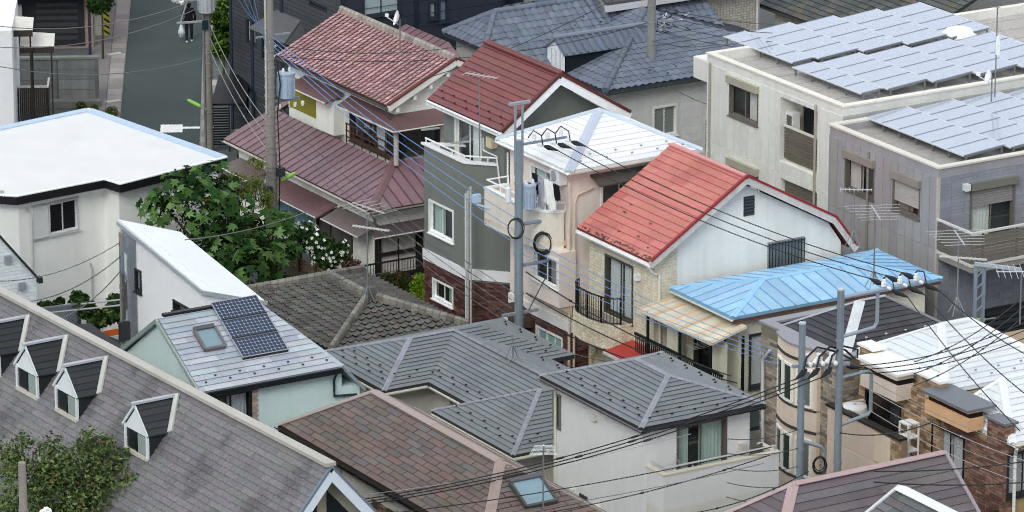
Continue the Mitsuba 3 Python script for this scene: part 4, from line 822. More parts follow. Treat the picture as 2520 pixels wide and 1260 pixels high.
h.piece('fascia', M('1b1d22', .2).prism(rp.difference(rp.buffer(-.1, join_style=2)), 5.28, 5.56), 'semi'); h.piece('coping', M('f4f5f7', .05).prism(rp.buffer(.02, join_style=2).difference(rp.buffer(-.1, join_style=2)), 5.56, 5.6), 'semi')
inner = rp.buffer(-.1, join_style=2)
scene['white_membrane'] = pr(proc(lambda p, n, uv: unpack(uv) * (0.93 + 0.1 * fbm(p.x * .8, p.y * .8, 0, 3) - 0.25 * smoothstep(0.62, 0.75, fbm(p.x * 2, p.y * 2, 3, 4)) * smoothstep(0.5, 0.6, fbm(p.x * .4 + 5, p.y * .4, 0, 2)))), 0.2, 0.55, roughness_dummy=0) if False else {'type': 'twosided', 'bsdf': {'type': 'principled', 'base_color': proc(lambda p, n, uv: unpack(uv) * (0.92 + 0.1 * fbm(p.x * .8, p.y * .8, 0, 3))), 'specular': 0.5, 'roughness': proc(lambda p, n, uv: 0.07 + 0.45 * smoothstep(0.42, 0.6, fbm(p.x * .55, p.y * .55, 2, 3)))}}
h.piece('roof', M('dddfdf', .1).prism(inner, 5.3, 5.56), 'white_membrane')
c = list(inner.exterior.coords)
kb = M('b4c6da', .1)
for (p, q) in zip(c[:-1], c[1:]):
    d = np.array(q) - np.array(p); 
    if max(p[1], q[1]) > 5.5 or min(p[0], q[0]) > -12: kb.bar((*p, 5.585), (*q, 5.585), .35, .04)
h.piece('roof_kerb', kb, 'semi')
h.piece('shutter_panel', FS.bx(M('d5d7d6', .15), a[0] - .62, a[0] - .05, b[2] - .02, a[2] + .02, 0, .05), 'semi')
for z in (a[2] + .02, b[2] - .08): h.piece('shutter_rail', FS.bx(M('a8aaaa', .2), a[0] - .68, b[0], z, z + .06, 0, .08), 'semi')
for f, p in ((FS2, U((-15.52, -1.9, 5.3))), (FS2, U((-15.52, -1.9, 5.3)))): h.piece('vent_hood', M('8f8f8a', .2).lathe((p[0], f.at - .08, p[2] - .1), [(.1, 0), (.1, .14), (.05, .2), (.01, .22)], 10), 'semi'); break
p = U((-19.9, -1.37, 5.43)); h.piece('vent_hood', M('a3a29d', .2).lathe((-19.75, -.4, p[2] - .15), [(.17, 0), (.16, .2), (.08, .34), (.01, .36)], 10), 'semi')
h.piece('side_door', M('221f24', .15).hexa([(-19.47, -.6, p[2] - 1.9), (-19.47, -.6, p[2] - .35), (-19.75, .2, p[2] - .35), (-19.75, .2, p[2] - 1.9), (-19.55, -.63, p[2] - 1.9), (-19.55, -.63, p[2] - .35), (-19.83, .17, p[2] - .35), (-19.83, .17, p[2] - 1.9)]), 'gloss')
q = U((-19.14, -1.2, 4.92)); h.pipe([(q[0] - .15, -.9, q[2] + .1), (q[0] - .02, -.92, q[2] - .1), (q[0], -.92, q[2] - .3), (q[0], -.92, .5)], .035, 'c9c8c2')
q = U((-16.77, -1.2, 2.53)); h.pipe([(q[0] - .05, -.9, q[2] + .15), (q[0], -.92, q[2] - .05), (q[0], -.92, .3)], .035, 'b9b8b2'); h.piece('wall_joint', FS2.bx(M('b9b8b4', .2), -16.0, -12, 3.0, 3.02, 0, .006))
turn(n0, PV, A9)

h = House('white_siding_house', 'small white house wall of narrow horizontal siding with a black roof edge', wall='d7dde2', grime=.15)
p, q = (-23.6, -8.61, 6.6), (-22.92, -9.71, 5.5)
ys = -9.5; x1 = (-22.84, -9.5, 5.43)[0]; z1 = (-22.84, -9.5, 5.43)[2]; z0_ = (-24.01, -9.5, 6.89)[2]; xa = (-24.01, -9.5, 6.89)[0]
sl_ = (z0_ - z1) / (x1 - xa)
h.solid(mgable_s(x1 - 3.5, x1, ys, ys + 4, [(x1 - 3.5, 0), (x1, 0), (x1, z1 - .05), (x1 - 3.5, z1 + sl_ * 3.5 - .05)])).done()
cladding(h, Face('S', ys), Polygon([(x1 - 3.5, 0), (x1, 0), (x1, z1 - .08), (x1 - 3.5, z1 + sl_ * 3.5 - .08)]), 6, .11, 'dfe5ea', gap=.008, t=.03, var=.02, name='siding_board')
h.piece('roof', M('202328', .2).hexa([(x1 - 3.6, ys - .12, z1 + sl_ * 3.6 - .05), (x1 + .1, ys - .12, z1 - sl_ * .1 - .05), (x1 + .1, ys + 4, z1 - sl_ * .1 - .05), (x1 - 3.6, ys + 4, z1 + sl_ * 3.6 - .05), (x1 - 3.6, ys - .12, z1 + sl_ * 3.6 + .04), (x1 + .1, ys - .12, z1 - sl_ * .1 + .04), (x1 + .1, ys + 4, z1 - sl_ * .1 + .04), (x1 - 3.6, ys + 4, z1 + sl_ * 3.6 + .04)]), 'semi'); h.piece('eave_box', M('202328', .2).box(x1 + .02, x1 + .16, ys - .16, ys + .1, z1 - .2, z1 - .02), 'semi')
for q in ((-23.81, -9.52, 6.15), (-23.36, -9.52, 5.22)): h.piece('vent_hood', M('8d9298', .2).box(q[0] - .11, q[0] + .11, ys - .14, ys, q[2] - .12, q[2] + .12), 'semi')

# ------------------------------------------------------------------ tall white house with a slanting white roof
h = House('slant_roof_house', 'narrow white house with a single slanting white roof and a grey end strip', wall='eef0f2', grime=.08)
sx0, sx1, sy0, sy1 = -19.0, -17.0, -13.35, -7.8
zs = lambda x, y: 6.15 - (x + 19.0) * .345 + (y + 7.8) * .136
def quadbox(x0, x1, y0, y1, zb, f): return manifold3d.Manifold.hull_points(np.array([(x, y, z) for x in (x0, x1) for y in (y0, y1) for z in (zb, f(x, y))], float))
h.solid(quadbox(sx0, sx1, sy0, sy1, 0, lambda x, y: zs(x, y) - .06))
FW = Face('W', sx0)
h.window(FW, (-12.63, -11.26, 4.21, 4.53), frame='26282c', sashes=2, curtain=[(.5, 1)], ccol='6a7072', dark='14171a')
h.window(Face('W', sx0), (-9.07, -8.65, 4.14, 4.86), frame='2a2c32', sashes=1, frost='7c7f92'); h.done()
r = (-8.74, -7.86, 2.6, 5.99); cladding(h, FW, Polygon([(r[0], 0), (sy1, 0), (sy1, 5.95), (r[0], zs(sx0, r[0]) - .14)]), .45, .9, '8b8e96', gap=.006, t=.03, name='grey_panel', var=.03)
m = M('eef1f5', .06); e = .1; co = [(sx0 - e, sy0 - e), (sx1 + e, sy0 - e), (sx1 + e, sy1 + e), (sx0 - e, sy1 + e)]
m.hexa([(*q, zs(*q) - .06) for q in co] + [(*q, zs(*q) + .04) for q in co]); h.piece('roof', m, 'semi')
ed = M('a2a8ae', .1); ed.bar((sx0 - .13, sy1 + e, zs(sx0, sy1) - .03), (sx0 - .13, sy0 - e, zs(sx0, sy0) - .03), .05, .12).bar((sx0 - .1, sy0 - .13, zs(sx0, sy0) - .03), (sx1 + .1, sy0 - .13, zs(sx1, sy0) - .03), .05, .12); h.piece('roof_edge', ed, 'semi')
for i in range(4): y = sy1 - .8 - i * 1.3; h.piece('roof_clip', M('d3d8de', .1).bar((sx0 + .25, y, zs(sx0 + .25, y) + .05), (sx0 + .25, y - .7, zs(sx0 + .25, y - .7) + .05), .02, .03), 'semi')
h.pipe([(-19.06, -8.14, 5.24), (-19.06, -7.99, 2.41)], .05, 'd9dde0')
def railing(name, label, pts, z0, z1, c='1c1e22', top='e6e8ea', step=.11, cat='railing', group=None):
    k = thing(name, label, cat, group); ht = lambda t: None
    for a, b in zip(pts[:-1], pts[1:]):
        a, b = np.array(a, float), np.array(b, float); n = max(1, int(np.linalg.norm((b - a)[:2]) / step))
        M(top, .1).bar(a + (0, 0, z1), b + (0, 0, z1), .06, .05).put(part(k, 'top_rail'), 'semi'); M(c, .1).bar(a + (0, 0, z0 + .06), b + (0, 0, z0 + .06), .04, .04).put(part(k, 'bottom_rail'), 'semi')
        m = M(c, .1)
        for i in range(n + 1): q = a + (b - a) * i / n; m.bar(q + (0, 0, z0), q + (0, 0, z1), *((.045, .045) if i in (0, n) else (.018, .018)))
        m.put(part(k, 'bars'), 'metal', kind='stuff')
    return k
a, b, c = (-15.57, -8.32, 4.2), (-15.36, -8.2, 4.2), (-15.92, -11.43, 4.2)
railing('balcony_railing', 'black balcony railing with a white top rail behind the slanting white roof', [(sx1 + .05, a[1] - .2, 3.2), (sx1 + .75, a[1] - .2, 3.2), (sx1 + .75, c[1] - .2, 3.2), (sx1 + .05, c[1] - .2, 3.2)], 0, 1.0)
M('3a3d42', .2).box(sx1, sx1 + .75, c[1] - .2, a[1] - .2, 2.95, 3.15).put(part('slant_roof_house', 'balcony_floor'), 'matte')

# ------------------------------------------------------------------ mint green house with three dark solar panels
h = House('mint_house', 'pale mint green house with a silver-grey slate roof carrying dark solar panels', wall='d2e6e8', grime=.14)
h.solid(mgable_w(-23.0, -18.35, [(-20.8, 0), (-15.9, 0), (-15.9, 4.75), (-18.25, 6.4), (-20.8, 4.95)])); mp = manifold3d.Manifold.extrude(manifold3d.CrossSection([np.array([(-23.2, -1), (-17.5, -1), (-17.5, 4.05), (-19.85, 6.52), (-23.2, 6.6)], float)]), 8).transform(np.array([[1, 0, 0, 0], [0, 0, -1, -14], [0, 1, 0, 0]], float))
h.solids = [(h.solids[0] + mgable_w(-18.4, -17.75, [(-20.8, 0), (-15.9, 0), (-15.9, 4.3), (-20.8, 4.3)])) ^ mp]
FS, FW = Face('S', -20.8), Face('W', -23.0)
r = (-22.66, -21.38, 3.67, 4.77); r = (r[0], r[1], 2.9, r[3]); h.window(FS, r, frame='1c2024', fw=.07, sashes=2, curtain=[(.45, 1)], ccol='b5bcc6', dark='26262c')
h.done()
BC = ['b9a596', 'a8978c', 'c7bcb0', 'b09a90', 'd3cbc2', '9c8c84']
for i in range(24):
    u = r[0] - .16 + (r[1] - r[0] + .34) * i / 24; h.piece('trim_brick', FS.bx(M(tint(BC[rng.randrange(6)], .06), .3), u + .004, u + (r[1] - r[0] + .34) / 24 - .004, r[3] + .03, r[3] + .23, 0, .035))
for i in range(22):
    z = r[3] - .04 - i * .075; h.piece('trim_brick', FS.bx(M(tint(BC[rng.randrange(6)], .06), .3), r[1] + .03, r[1] + .18 + .05 * (i % 2), z, z + .068, 0, .035))
R = Roof(h, [Body(-23.1, -17.65, -20.98, -15.7, S=(5.0, .58), N=(4.82, .64), E=(4.2, 1.07))], deck='8e949c', t=.1)
R.cover('S', 'roof_slate', .91, .215, 'a9b0ba', cols=['a9b0ba', 'b4bac3', 'a1a8b3', 'adb1b8', 'b8bdc6'], t=.03, gap=.003, var=.03, hue=.02, grime=.3, bsdf='semi', stagger='rand', limit=200); R.cover('EN', 'roof_slate', .91, .215, 'a9b0ba', t=.03, var=.03, limit=10)
ty = -18.25; tz = R.z(-22, ty); R.caps([((-23.12, ty), (-19.8, ty)), ((-18.4, -20.98), (-19.8, ty))], 'flat', 'b5bfcd', r=.08, seg=3)
h.piece('ridge_vent', M('23252a', .1).bar((-22.9, ty, tz + .12), (-20.3, ty, tz + .12), .16, .09), 'semi'); h.piece('barge_board', M('a9b6b2', .1).bar((-23.13, -21.0, 4.93), (-23.13, ty, tz - .02), .05, .12), 'semi'); h.piece('barge_board', M('8f9c98', .1).bar((-23.13, ty, tz - .02), (-23.13, -15.7, 4.76), .05, .12), 'semi')
h.piece('fascia', M('1f2328', .1).box(-23.1, -18.45, -21.08, -21.0, 4.83, 4.98), 'semi'); h.gutter((-23.1, -21.1, 4.98), (-18.45, -21.1, 4.98), '1f2328'); h.pipe([(-18.65, -21.05, 4.85), (-18.65, -20.88, 4.6), (-18.65, -20.88, 4.1), (-17.9, -20.88, 4.02)], .04, '26323a')
h.piece('corner_trim', M('b9cbd6', .1).bar((-18.36, -20.86, 5.0), (-17.7, -20.86, 4.22), .05, .06), 'semi')
h.piece('flue_box', M('24303a', .1).box(-20.75, -20.35, -21.0, -20.8, 2.95, 3.25), 'semi')
R.guards('S', (.3, .5), -22.8, -18.6, .8, c='3c4046')
O, U, V, N, to = R.frame('S', R.planes[0][3] if R.planes[0][0] == 'S' else [p for p in R.planes if p[0] == 'S'][0][3])
pa, pb = (-21.43, -19.69, 5.3), (-20.88, -18.47, 6.4)
vb = (-21.28, -20.21, 5.32)
u0_ = vb[0] - .03; wv, hv = 1.5, .74; v0_ = (vb[1] + 20.98) / math.cos(math.atan(.58)) + .05
for i, nm in enumerate(('lowest', 'middle', 'topmost')):
    k = thing('solar_panel', nm + ' of the three dark blue gridded solar panels on the mint house roof', 'solar panel', 'dark panels on the mint roof'); v = v0_ + i * (hv + .02)
    A = O + U * u0_ + V * v + N * .1; s = M(); s.slab([A, A + U * wv, A + U * wv + V * hv, A + V * hv], .03); s.put(part(k, 'glass'), 'dark_cell')
    f = M('b9c0c8', .1)
    for p, q in ((A, A + U * wv), (A + V * hv, A + V * hv + U * wv), (A, A + V * hv), (A + U * wv, A + U * wv + V * hv)): f.bar(p, q, .022, .034, up=N)
    f.put(part(k, 'frame'), 'metal'); g = M('9fb0c4', .1)
    for j in range(1, 12): p = A + U * wv * j / 12 + N * .001; g.bar(p + V * .02, p + V * (hv - .02), .007, .003, up=N)
    for j in range(1, 6): p = A + V * hv * j / 6 + N * .001; g.bar(p + U * .02, p + U * (wv - .02), .007, .003, up=N)
    for j in range(1, 12):
        for q in range(1, 6): p = A + U * wv * j / 12 + V * hv * q / 6; e = .021; g.slab([p + U * e + N * .0035, p + V * e + N * .0035, p - U * e + N * .0035, p - V * e + N * .0035], .002, 'c9d3dd')
    g.put(part(k, 'cell_grid'), 'semi'); M('17191d', .1).bar(A - V * .02 - N * .05 if i == 0 else A, (A - V * .02 - N * .05 if i == 0 else A) + U * wv, .03, .08, up=N).put(part(k, 'edge'), 'semi')
def skylight(label, R, k, ctr, w, hgt, fc='6e6a6c'):
    O, U, V, N, to = R.frame(k, [p for p in R.planes if p[0] == k][0][3]); s = thing('roof_window', label, 'skylight'); u, v = to(ctr[0], ctr[1]); A = O + U * (u - w / 2) + V * (v - hgt / 2) + N * .09; f = M(fc, .1); t = .075
    for p, q in ((A, A + U * w), (A + V * hgt, A + V * hgt + U * w), (A, A + V * hgt), (A + U * w, A + U * w + V * hgt)): f.bar(p, q, t, .14, up=N)
    f.put(part(s, 'frame'), 'semi'); m = M('7f95a0', .1); m.slab([A + N * .03, A + U * w + N * .03, A + U * w + V * hgt + N * .03, A + V * hgt + N * .03], .02); m.put(part(s, 'pane'), 'gloss'); M('55555a', .1).bar(A + V * (hgt + .03) + N * .04, A + V * (hgt + .03) + U * w + N * .04, .14, .1, up=N).put(part(s, 'hood'), 'semi')
p = (-21.97, -19.36, 5.45); skylight('tilted roof window with grey frame on the silver slates of the mint house', R, 'S', p, .66, .78)
a = (-16.27, -13.99, 4); railing('balcony_railing', 'black balcony railing with white top rail beside the mint house roof', [(-18.1, -16.2, 3.0), (-17.3, -16.2, 3.0), (-17.3, -19.2, 3.0), (-17.9, -19.2, 3.0)], 0, 1.05)

# ------------------------------------------------------------------ brown shingle house
h = House('brown_shingle_house', 'cream house with a broad hip roof of mottled brown shingles', wall='cfcbc2', grime=.2)
h.solid(mcube(-22.15, -18.3, -35.6, -24.95, 0, 4.9)); FW = Face('W', -22.15); h.done()
R = Roof(h, [Body(-22.5, -17.4, -36.0, -24.6, W=(5.0, .62), N=(5.0, .62), S=(5.0, .5), E=(4.3, .62))], deck='3d3330', t=.14)
SH = ['736863', '766a65', '70655f', '786d68', '6f6a6b', '746762', '776662', '6c6462']
R.cover('WSNE', 'shingle', .78, .18, '6f5a52', cols=SH, t=.03, gap=.03, var=.025, hue=.006, grime=.35, bsdf='matte', stagger=.42, limit=300)
rl_, rh = -20.51, 0; ry0, ry1 = -24.6 - 1.98, -36 + 1.98 * .62 / .5 + .2
rx_ = (-22.5 * .62 + -17.4 * .62 + (4.3 - 5.0)) / (2 * .62); d_ = rx_ + 22.5; yN, yS = -24.6 - d_, -36 + d_ * .62 / .5
R.caps([((rx_, yN), (rx_, yS)), ((-22.5, -36), (rx_, yS)), ((-22.5, -24.6), (rx_, yN)), ((-17.4, -36), (rx_, yS))], 'flat', '9c8d86', r=.12, seg=4, grime=.15)
h.gutter((-22.56, -24.55, 4.94), (-22.56, -36, 4.94), '26221f', r=.07); h.piece('fascia', M('2b2725', .1).box(-22.52, -22.46, -36, -24.6, 4.78, 4.9), 'semi')
skylight('roof window with pale blue pane on the brown shingle roof end beside the white house', R, 'S', (-20.26, -34.78, 5.55), .95, .95, '4a4744')
yv = (-22.15, -27.65, 4.08)[1]; h.pipe([(-22.2, yv, 4.8), (-22.2, yv, .3)], .03, 'a9a59c')
for q in ((-22.2, -30.18, 4.54), (-22.2, -30.5, 4.59)): h.piece('vent_cap', M('d6d3cc', .1).lathe((-22.2, q[1], q[2]), [(.13, 0), (.12, .08), (.01, .13)], 12, (-1, 0, 0)), 'semi')
q = (-22.15, -29.34, 4.18); cladding(h, FW, (q[1] - 2.4, 0, q[1], q[2] + .0), .12, .06, '7d6658', cols=['7d6658', '6b584e', '8f7768', '5a4c46', '9b8675'], joined=True, name='stone_facing', brick=True, var=.15, hue=.03, t=.02)

# ------------------------------------------------------------------ big dark slate roof with dormers (front left), turned 2.8 degrees
n0, PV, AB = len(scene), (-27.24, -26.3), 2.8
h = House('dormer_house', 'long house with a steep weathered dark slate roof and a row of white dormers', wall='aaa596', grime=.3)
h.solid(mgable_s(-32.8, -21.9, -35.0, -14.0, [(-32.8, 0), (-21.9, 0), (-21.9, 1.6), (-27.24, 7.6), (-32.8, 1.4)])).done()
R = Roof(h, [Body(-33.4, -21.6, -35.45, -13, W=(7.8 - 1.14 * 6.16, 1.14), E=(7.8 - 1.14 * 5.64, 1.14))], deck='3a3838', t=.18)
R.cover('W', 'roof_slate', .91, .182, '55504f', cols=['757376', '787679', '727073', '7b787b'], t=.034, gap=.008, var=.03, hue=.004, grime=.75, bsdf='slate', stagger=.5, limit=300)
h.piece('ridge_cap', M('b3aea6', .3).bar((-27.24, -35.5, 7.86), (-27.24, -13, 7.86), .3, .1), 'semi')
for s in (-1, 1):
    a, b = np.array((-27.24, -35.5, 7.62)), np.array((-27.24 + s * 3.2, -35.5, 7.62 - 3.2 * 1.14)); h.piece('barge_board', M('dfe7f3', .1).bar(a, b, .06, .3), 'semi'); h.piece('barge_trim', M('6d7d88', .1).bar(a + (0, -.01, .2), b + (0, -.01, .2), .08, .06), 'semi')
GF = Face('S', -35.0)
for u0, u1 in ((-28.45, -27.4), (-27.1, -26.2)):
    pts = [(u0, 4.6), (u1, 4.6)] + ([(u1, 6.75), (u0, 5.7)] if u0 < -27.5 else [(u1, 6.0), (u1 - .1, 6.1), (u0, 7.0)]); h.piece('gable_window', M('1c2328', .1).add([GF.pt(*q, .02) for q in pts], [[0, i, i + 1] for i in range(1, len(pts) - 1)]), 'gloss')
cladding(h, GF, Polygon([(-29.4, 4.6), (-25.1, 4.6), (-27.24, 7.2)]).difference(sbox(-28.5, 4, -27.35, 7)).difference(sbox(-27.15, 4, -26.1, 6.9)), .2, .05, 'b3ac98', joined=True, name='gable_tile', var=.05, t=.012)
Wf = R.frame('W', [p for p in R.planes if p[0] == 'W'][0][3])
for nm, q in (('nearest dormer with a green plant at its window', (-27.31, -27.8, 7.6)), ('second dormer from the front', (-27.57, -23.89, 7.6)), ('third dormer from the front', (-27.68, -21.6, 7.6)), ('farthest dormer cut by the left edge', (-27.84, -19.35, 7.6))):
    yc = unturn(q, PV, AB)[1]; xb, xf = -27.24 - .18, -28.66; zr_, ze, hw = 7.58, 6.93, .62; zb = 7.8 - 1.14 * (-27.24 - xf) + .02
    d = part(h.k, 'dormer'); labels[d] = {'label': 'white gabled ' + nm}
    bx = M('2c3236', .2); xs = lambda z: -27.24 - (7.8 - z) / 1.14            # where the slope reaches height z
    bx.add([(xf, yc - hw, zb), (xf, yc - hw, ze), (xs(ze), yc - hw, ze), (xf, yc + hw, zb), (xf, yc + hw, ze), (xs(ze), yc + hw, ze), (xf, yc, zr_)], [[0, 1, 2], [3, 5, 4], [0, 3, 4], [0, 4, 1], [1, 4, 6]]); bx.put(d, 'matte')
    for s in (-1, 1):
        e = np.array((xf - .07, yc + s * (hw + .06), ze - .05)); f_ = np.array((xs(ze - .06), yc + s * (hw + .08), ze - .06)); g0, g1 = np.array((xf - .07, yc, zr_ + .02)), np.array((xb, yc, zr_ + .02))
        for i in range(5):
            a0, a1 = e + (g0 - e) * i / 5, e + (g0 - e) * (i + .96) / 5; b0, b1 = f_ + (g1 - f_) * i / 5, f_ + (g1 - f_) * (i + .96) / 5; up = np.array([0, 0, .012])
            m = M(tint('34373a', .06), .4).hexa([a0 - up, b0 - up, b1 - up * 3, a1 - up * 3, a0 + up * 2, b0 + up * 2, b1, a1]); m.put(part(d, 'slate'), 'slate')
        M('cdd6dc', .1).bar(e, g0, .04, .07).put(part(d, 'barge_board'), 'semi')
        if s < 0: M('c6c5c2', .2).bar(f_ + (-.02, -.06, .06), g1 + (-.02, -.06, .09), .16, .06, up=(-.75, 0, .66)).put(part(d, 'valley_flashing'), 'semi')
    M('aeb4bb', .1).bar((xf - .14, yc, zr_ + .07), (xb, yc, zr_ + .07), .14, .06).put(part(d, 'ridge_cap'), 'semi')
    M('e2e6ea', .1).add([(xf - .02, yc - hw + .03, zb + .62), (xf - .02, yc + hw - .03, zb + .62), (xf - .02, yc + hw - .03, ze - .03), (xf - .02, yc, zr_ - .06), (xf - .02, yc - hw + .03, ze - .03)], [[0, 1, 2], [0, 2, 3], [0, 3, 4]]).put(part(d, 'gable_panel'), 'semi')
    fr = M('dfe4e8', .1)
    for y in (yc - hw + .03, yc + hw - .03): fr.box(xf - .06, xf + .01, y - .035, y + .035, zb, ze)
    fr.box(xf - .08, xf + .01, yc - hw, yc + hw, zb - .05, zb + .05, 'c9c4b6'); fr.put(part(d, 'frame'), 'semi'); M('1d2225', .1).box(xf - .012, xf - .004, yc - hw + .07, yc + hw - .07, zb + .06, zb + .61).put(part(d, 'pane'), 'gloss')
    M('14171a', .1).box(xf - .03, xf - .014, yc - .025, yc + .025, zb + .05, zb + .62).put(part(d, 'mullion'), 'semi')
    cm = M('8f9894', .2); us = np.linspace(yc - hw + .09, yc - .05, 9); cm.add([(xf - .016 - .006 * (i % 2), u, z) for z in (zb + .07, zb + .6) for i, u in enumerate(us)], [[i, i + 1, i + 10, i + 9] for i in range(8)]); cm.put(part(d, 'curtain'), 'matte')
turn(n0, PV, AB)

# ------------------------------------------------------------------ stone-brick house with curved bay (right)
TB = ['8a8278', '978d81', '7c756d', 'a0968a', '6e6963', '9c9083', 'aca08f']
h = House('stone_brick_house', 'brown-grey brick house with a curved pink bay and grey parapets', wall='7a7064', grime=.3)
PX, PN, PS = -7.2, -26.3, -30.45
h.solid(mcube(PX, -2.2, PS, PN, 0, 5.6)); FW, FS = Face('W', PX), Face('S', PS)
P = sbox(PX, PS, -2.2, PN); h.solid(mcube(PX, PX + .22, PS, PN, 5.5, 5.98)).solid(mcube(PX, -2.2, PS, PS + .22, 5.5, 5.98)).solid(mcube(PX, -4.5, PN - .22, PN, 5.5, 5.98)); h.done()
y0, y1 = (-7.3, -29.44, 5.9)[1], (-7.3, -27.38, 5.83)[1]
def bay_pt(t, o=0.0): y = y1 + (y0 - y1) * t; return (PX - (.14 + .26 * math.sin(math.pi * t)) - o, y)
def bay(o, a=0, b=1, n=10): return Polygon([(PX + .05, bay_pt(a)[1])] + [bay_pt(a + (b - a) * i / n, o) for i in range(n + 1)] + [(PX + .05, bay_pt(b)[1])])
zz = [((-7.5, -27.97, 5.37)[2], (-7.5, -28, 4.18)[2]), ((-7.5, -28.03, 3.22)[2], (-7.5, -28.06, 2.02)[2])]
h.piece('bay_wall', M('d8c5b8', .2).prism(bay(0), .1, 5.96))
for i, (zt, zb) in enumerate(zz):
    h.piece('bay_band', M('4a4540', .2).prism(bay(.03), zb - .1, zb - .04)); h.piece('bay_band', M('4a4540', .2).prism(bay(.03), zt + .18, zt + .26))
    for j, (a, b) in enumerate(((.06, .3), (.34, .58), (.66, .94))):
        w = part(h.k, 'window'); fr = M('ecebe6', .1)
        for t0, t1 in ((a, a + .03), (b - .03, b)): fr.prism(bay(.05, t0, t1, 1), zb, zt)
        for q0, q1 in ((zb, zb + .07), (zt - .07, zt)): fr.prism(bay(.05, a + .03, b - .03, 2), q0, q1)
        fr.put(w, 'semi'); M('39403d' if j < 2 else '6a6d6a', .1).prism(bay(.02, a + .03, b - .03, 2), zb + .07, zt - .07).put(part(w, 'pane'), 'gloss')
cladding(h, FW, (y1 + .0, 0, PN, 5.6), .3, .1, '6e655a', cols=TB, joined=True, name='brick_facing', brick=True, var=.06, hue=.015, gap=.016); cladding(h, FW, (PS, 0, y0, 5.6), .3, .1, '6e655a', cols=TB, joined=True, name='brick_facing', brick=True, var=.06, hue=.015, gap=.016); cladding(h, FS, (PX, 0, -4, 5.6), .3, .1, '6e655a', cols=TB, joined=True, name='brick_facing', brick=True, var=.06, hue=.015, gap=.016)
cp = P.buffer(.05, join_style=2).union(bay(.06)).difference(P.buffer(-.3, join_style=2)).difference(sbox(-4.4, -26.9, -2, -26)).difference(sbox(-2.6, -40, 0, 0))
h.piece('coping', M('8f8f94', .2).prism(max(shapely.get_parts(cp), key=lambda q: q.area), 5.97, 6.04), 'semi')
R = Roof(h, [Body(-6.8, -2.35, -30.0, -26.45, W=(5.78, .58), S=(5.78, .58), N=(5.78, .58), E=(5.78, .58))], deck='303034', t=.1)
R.cover('WSEN', 'roof_slate', .9, .2, '45454a', cols=['45454a', '3f3f44', '4b4a4f'], t=.03, gap=.003, var=.05, grime=.35, stagger='rand', limit=220)
ya = -28.225; R.caps([((-6.8, -30.0), (-6.8 + 1.775, ya))], 'flat', 'cfd4d8', r=.13, seg=4); R.caps([((-6.8, -26.45), (-5.025, ya)), ((-5.025, ya), (-4.125, ya))], 'flat', 'a5a9ae', r=.06, seg=4); R.caps([((-2.35, -30.0), (-4.125, ya)), ((-2.35, -26.45), (-4.125, ya))], 'flat', '77797e', r=.07, seg=4)
R.guards('S', (.35, .6), -6, -2.5, .7, c='d8dcde')
h.pipe([(-7.3, -26.92, 5.3), (-7.32, -26.58, 4.91), (-7.32, -26.67, 1.57)], .05, 'c9ccd4')

# ------------------------------------------------------------------ the two brick row houses with white roofs
TAN = ['a58c70', '98806a', 'b0977b', '8c7660', 'ba9f82', '7f6c5a']; RD = ['84665c', '775a51', '8f6f64', '6c524a', '957669']
def box_fascia(h, x, y0, y1, zs_, c, cs):
    for z0, z1 in zs_: 
        m = M(c, .15); n = 3
        for i in range(n): m.box(x, PXX + .05, y0 + (y1 - y0) * i / n + (.004 if i else 0), y0 + (y1 - y0) * (i + 1) / n - .004, z0, z1)
        h.piece('panel_box', m, 'matte')
    h.piece('panel_recess', M('25211f', .1).box(x + .1, PXX + .05, y0 + .05, y1 - .05, min(z for z, _ in zs_), max(z for _, z in zs_) - .02))
PXX = -6.75
h = House('tan_brick_house', 'tan brick row house with pale pink box fascia, white parapets and a white hip roof', wall='a08c76', grime=.25)
h.solid(mcube(PXX, -.4, -34.7, -30.75, 0, 5.95)).solid(mcube(PXX - .02, PXX + .3, -31.45, -30.75, 5.9, 6.45)).solid(mcube(PXX - .02, PXX + .25, -34.72, -33.6, 5.9, 6.4))
FW = Face('W', PXX); wr = (-32.85, -31.08, 4.42, 5.19); h.window(FW, wr, frame='181a1e', fw=.06, sashes=2, curtain=[(.0, .45)], ccol='3c4046', dark='14161a'); h.done()
a = (-33.32, -31.55, 6.05, 6.31); box_fascia(h, -7.3, a[0], a[1], ((a[2] + .12, a[3]), (a[2] - .5, a[2] - .05)), 'dcccc0', '')
h.piece('coping', M('f1f1f0', .08).prism(sbox(-7.36, a[0] - .1, -6.3, a[1] + .15), a[3], a[3] + .08), 'semi'); h.piece('coping', M('f1f1f0', .08).prism(sbox(-6.85, -31.5, -6.35, -30.7), 6.45, 6.52), 'semi'); h.piece('coping', M('f1f1f0', .08).prism(sbox(-6.85, -34.78, -6.4, -33.55), 6.4, 6.47), 'semi')
for q in ((-31.45, 0, -30.75, 6.45), (-34.72, 0, -33.6, 6.4), (-33.6, 0, -31.45, 5.9)): cladding(h, FW, q, .3, .095, '8a6f52', cols=TAN, joined=True, name='brick_facing', brick=True, var=.06, hue=.012, t=.03, gap=.016)
b0 = (-34.25, -30.95, 4.19, 4.87); pz = b0[3]
bl = sbox(-8.0, -34.6, PXX, b0[1]); h.piece('balcony_floor', M('a89a8a', .2).prism(bl, pz - 1.15, pz - 1.0)); h.piece('balcony_wall', M('cdbba9', .15).prism(sbox(-8.0, -33.3, -7.85, b0[1]).union(sbox(-8.0, b0[1] - .15, PXX, b0[1])), 0, pz))
for i in range(4):
    for j in range(2): h.piece('balcony_wall_panel', M(tint('d2c0af', .02), .15).box(-8.02, -8.0, b0[1] - .02 - (i + 1) * .78, b0[1] - .025 - i * .78, pz - .95 - j * .95, pz - .07 - j * .95))
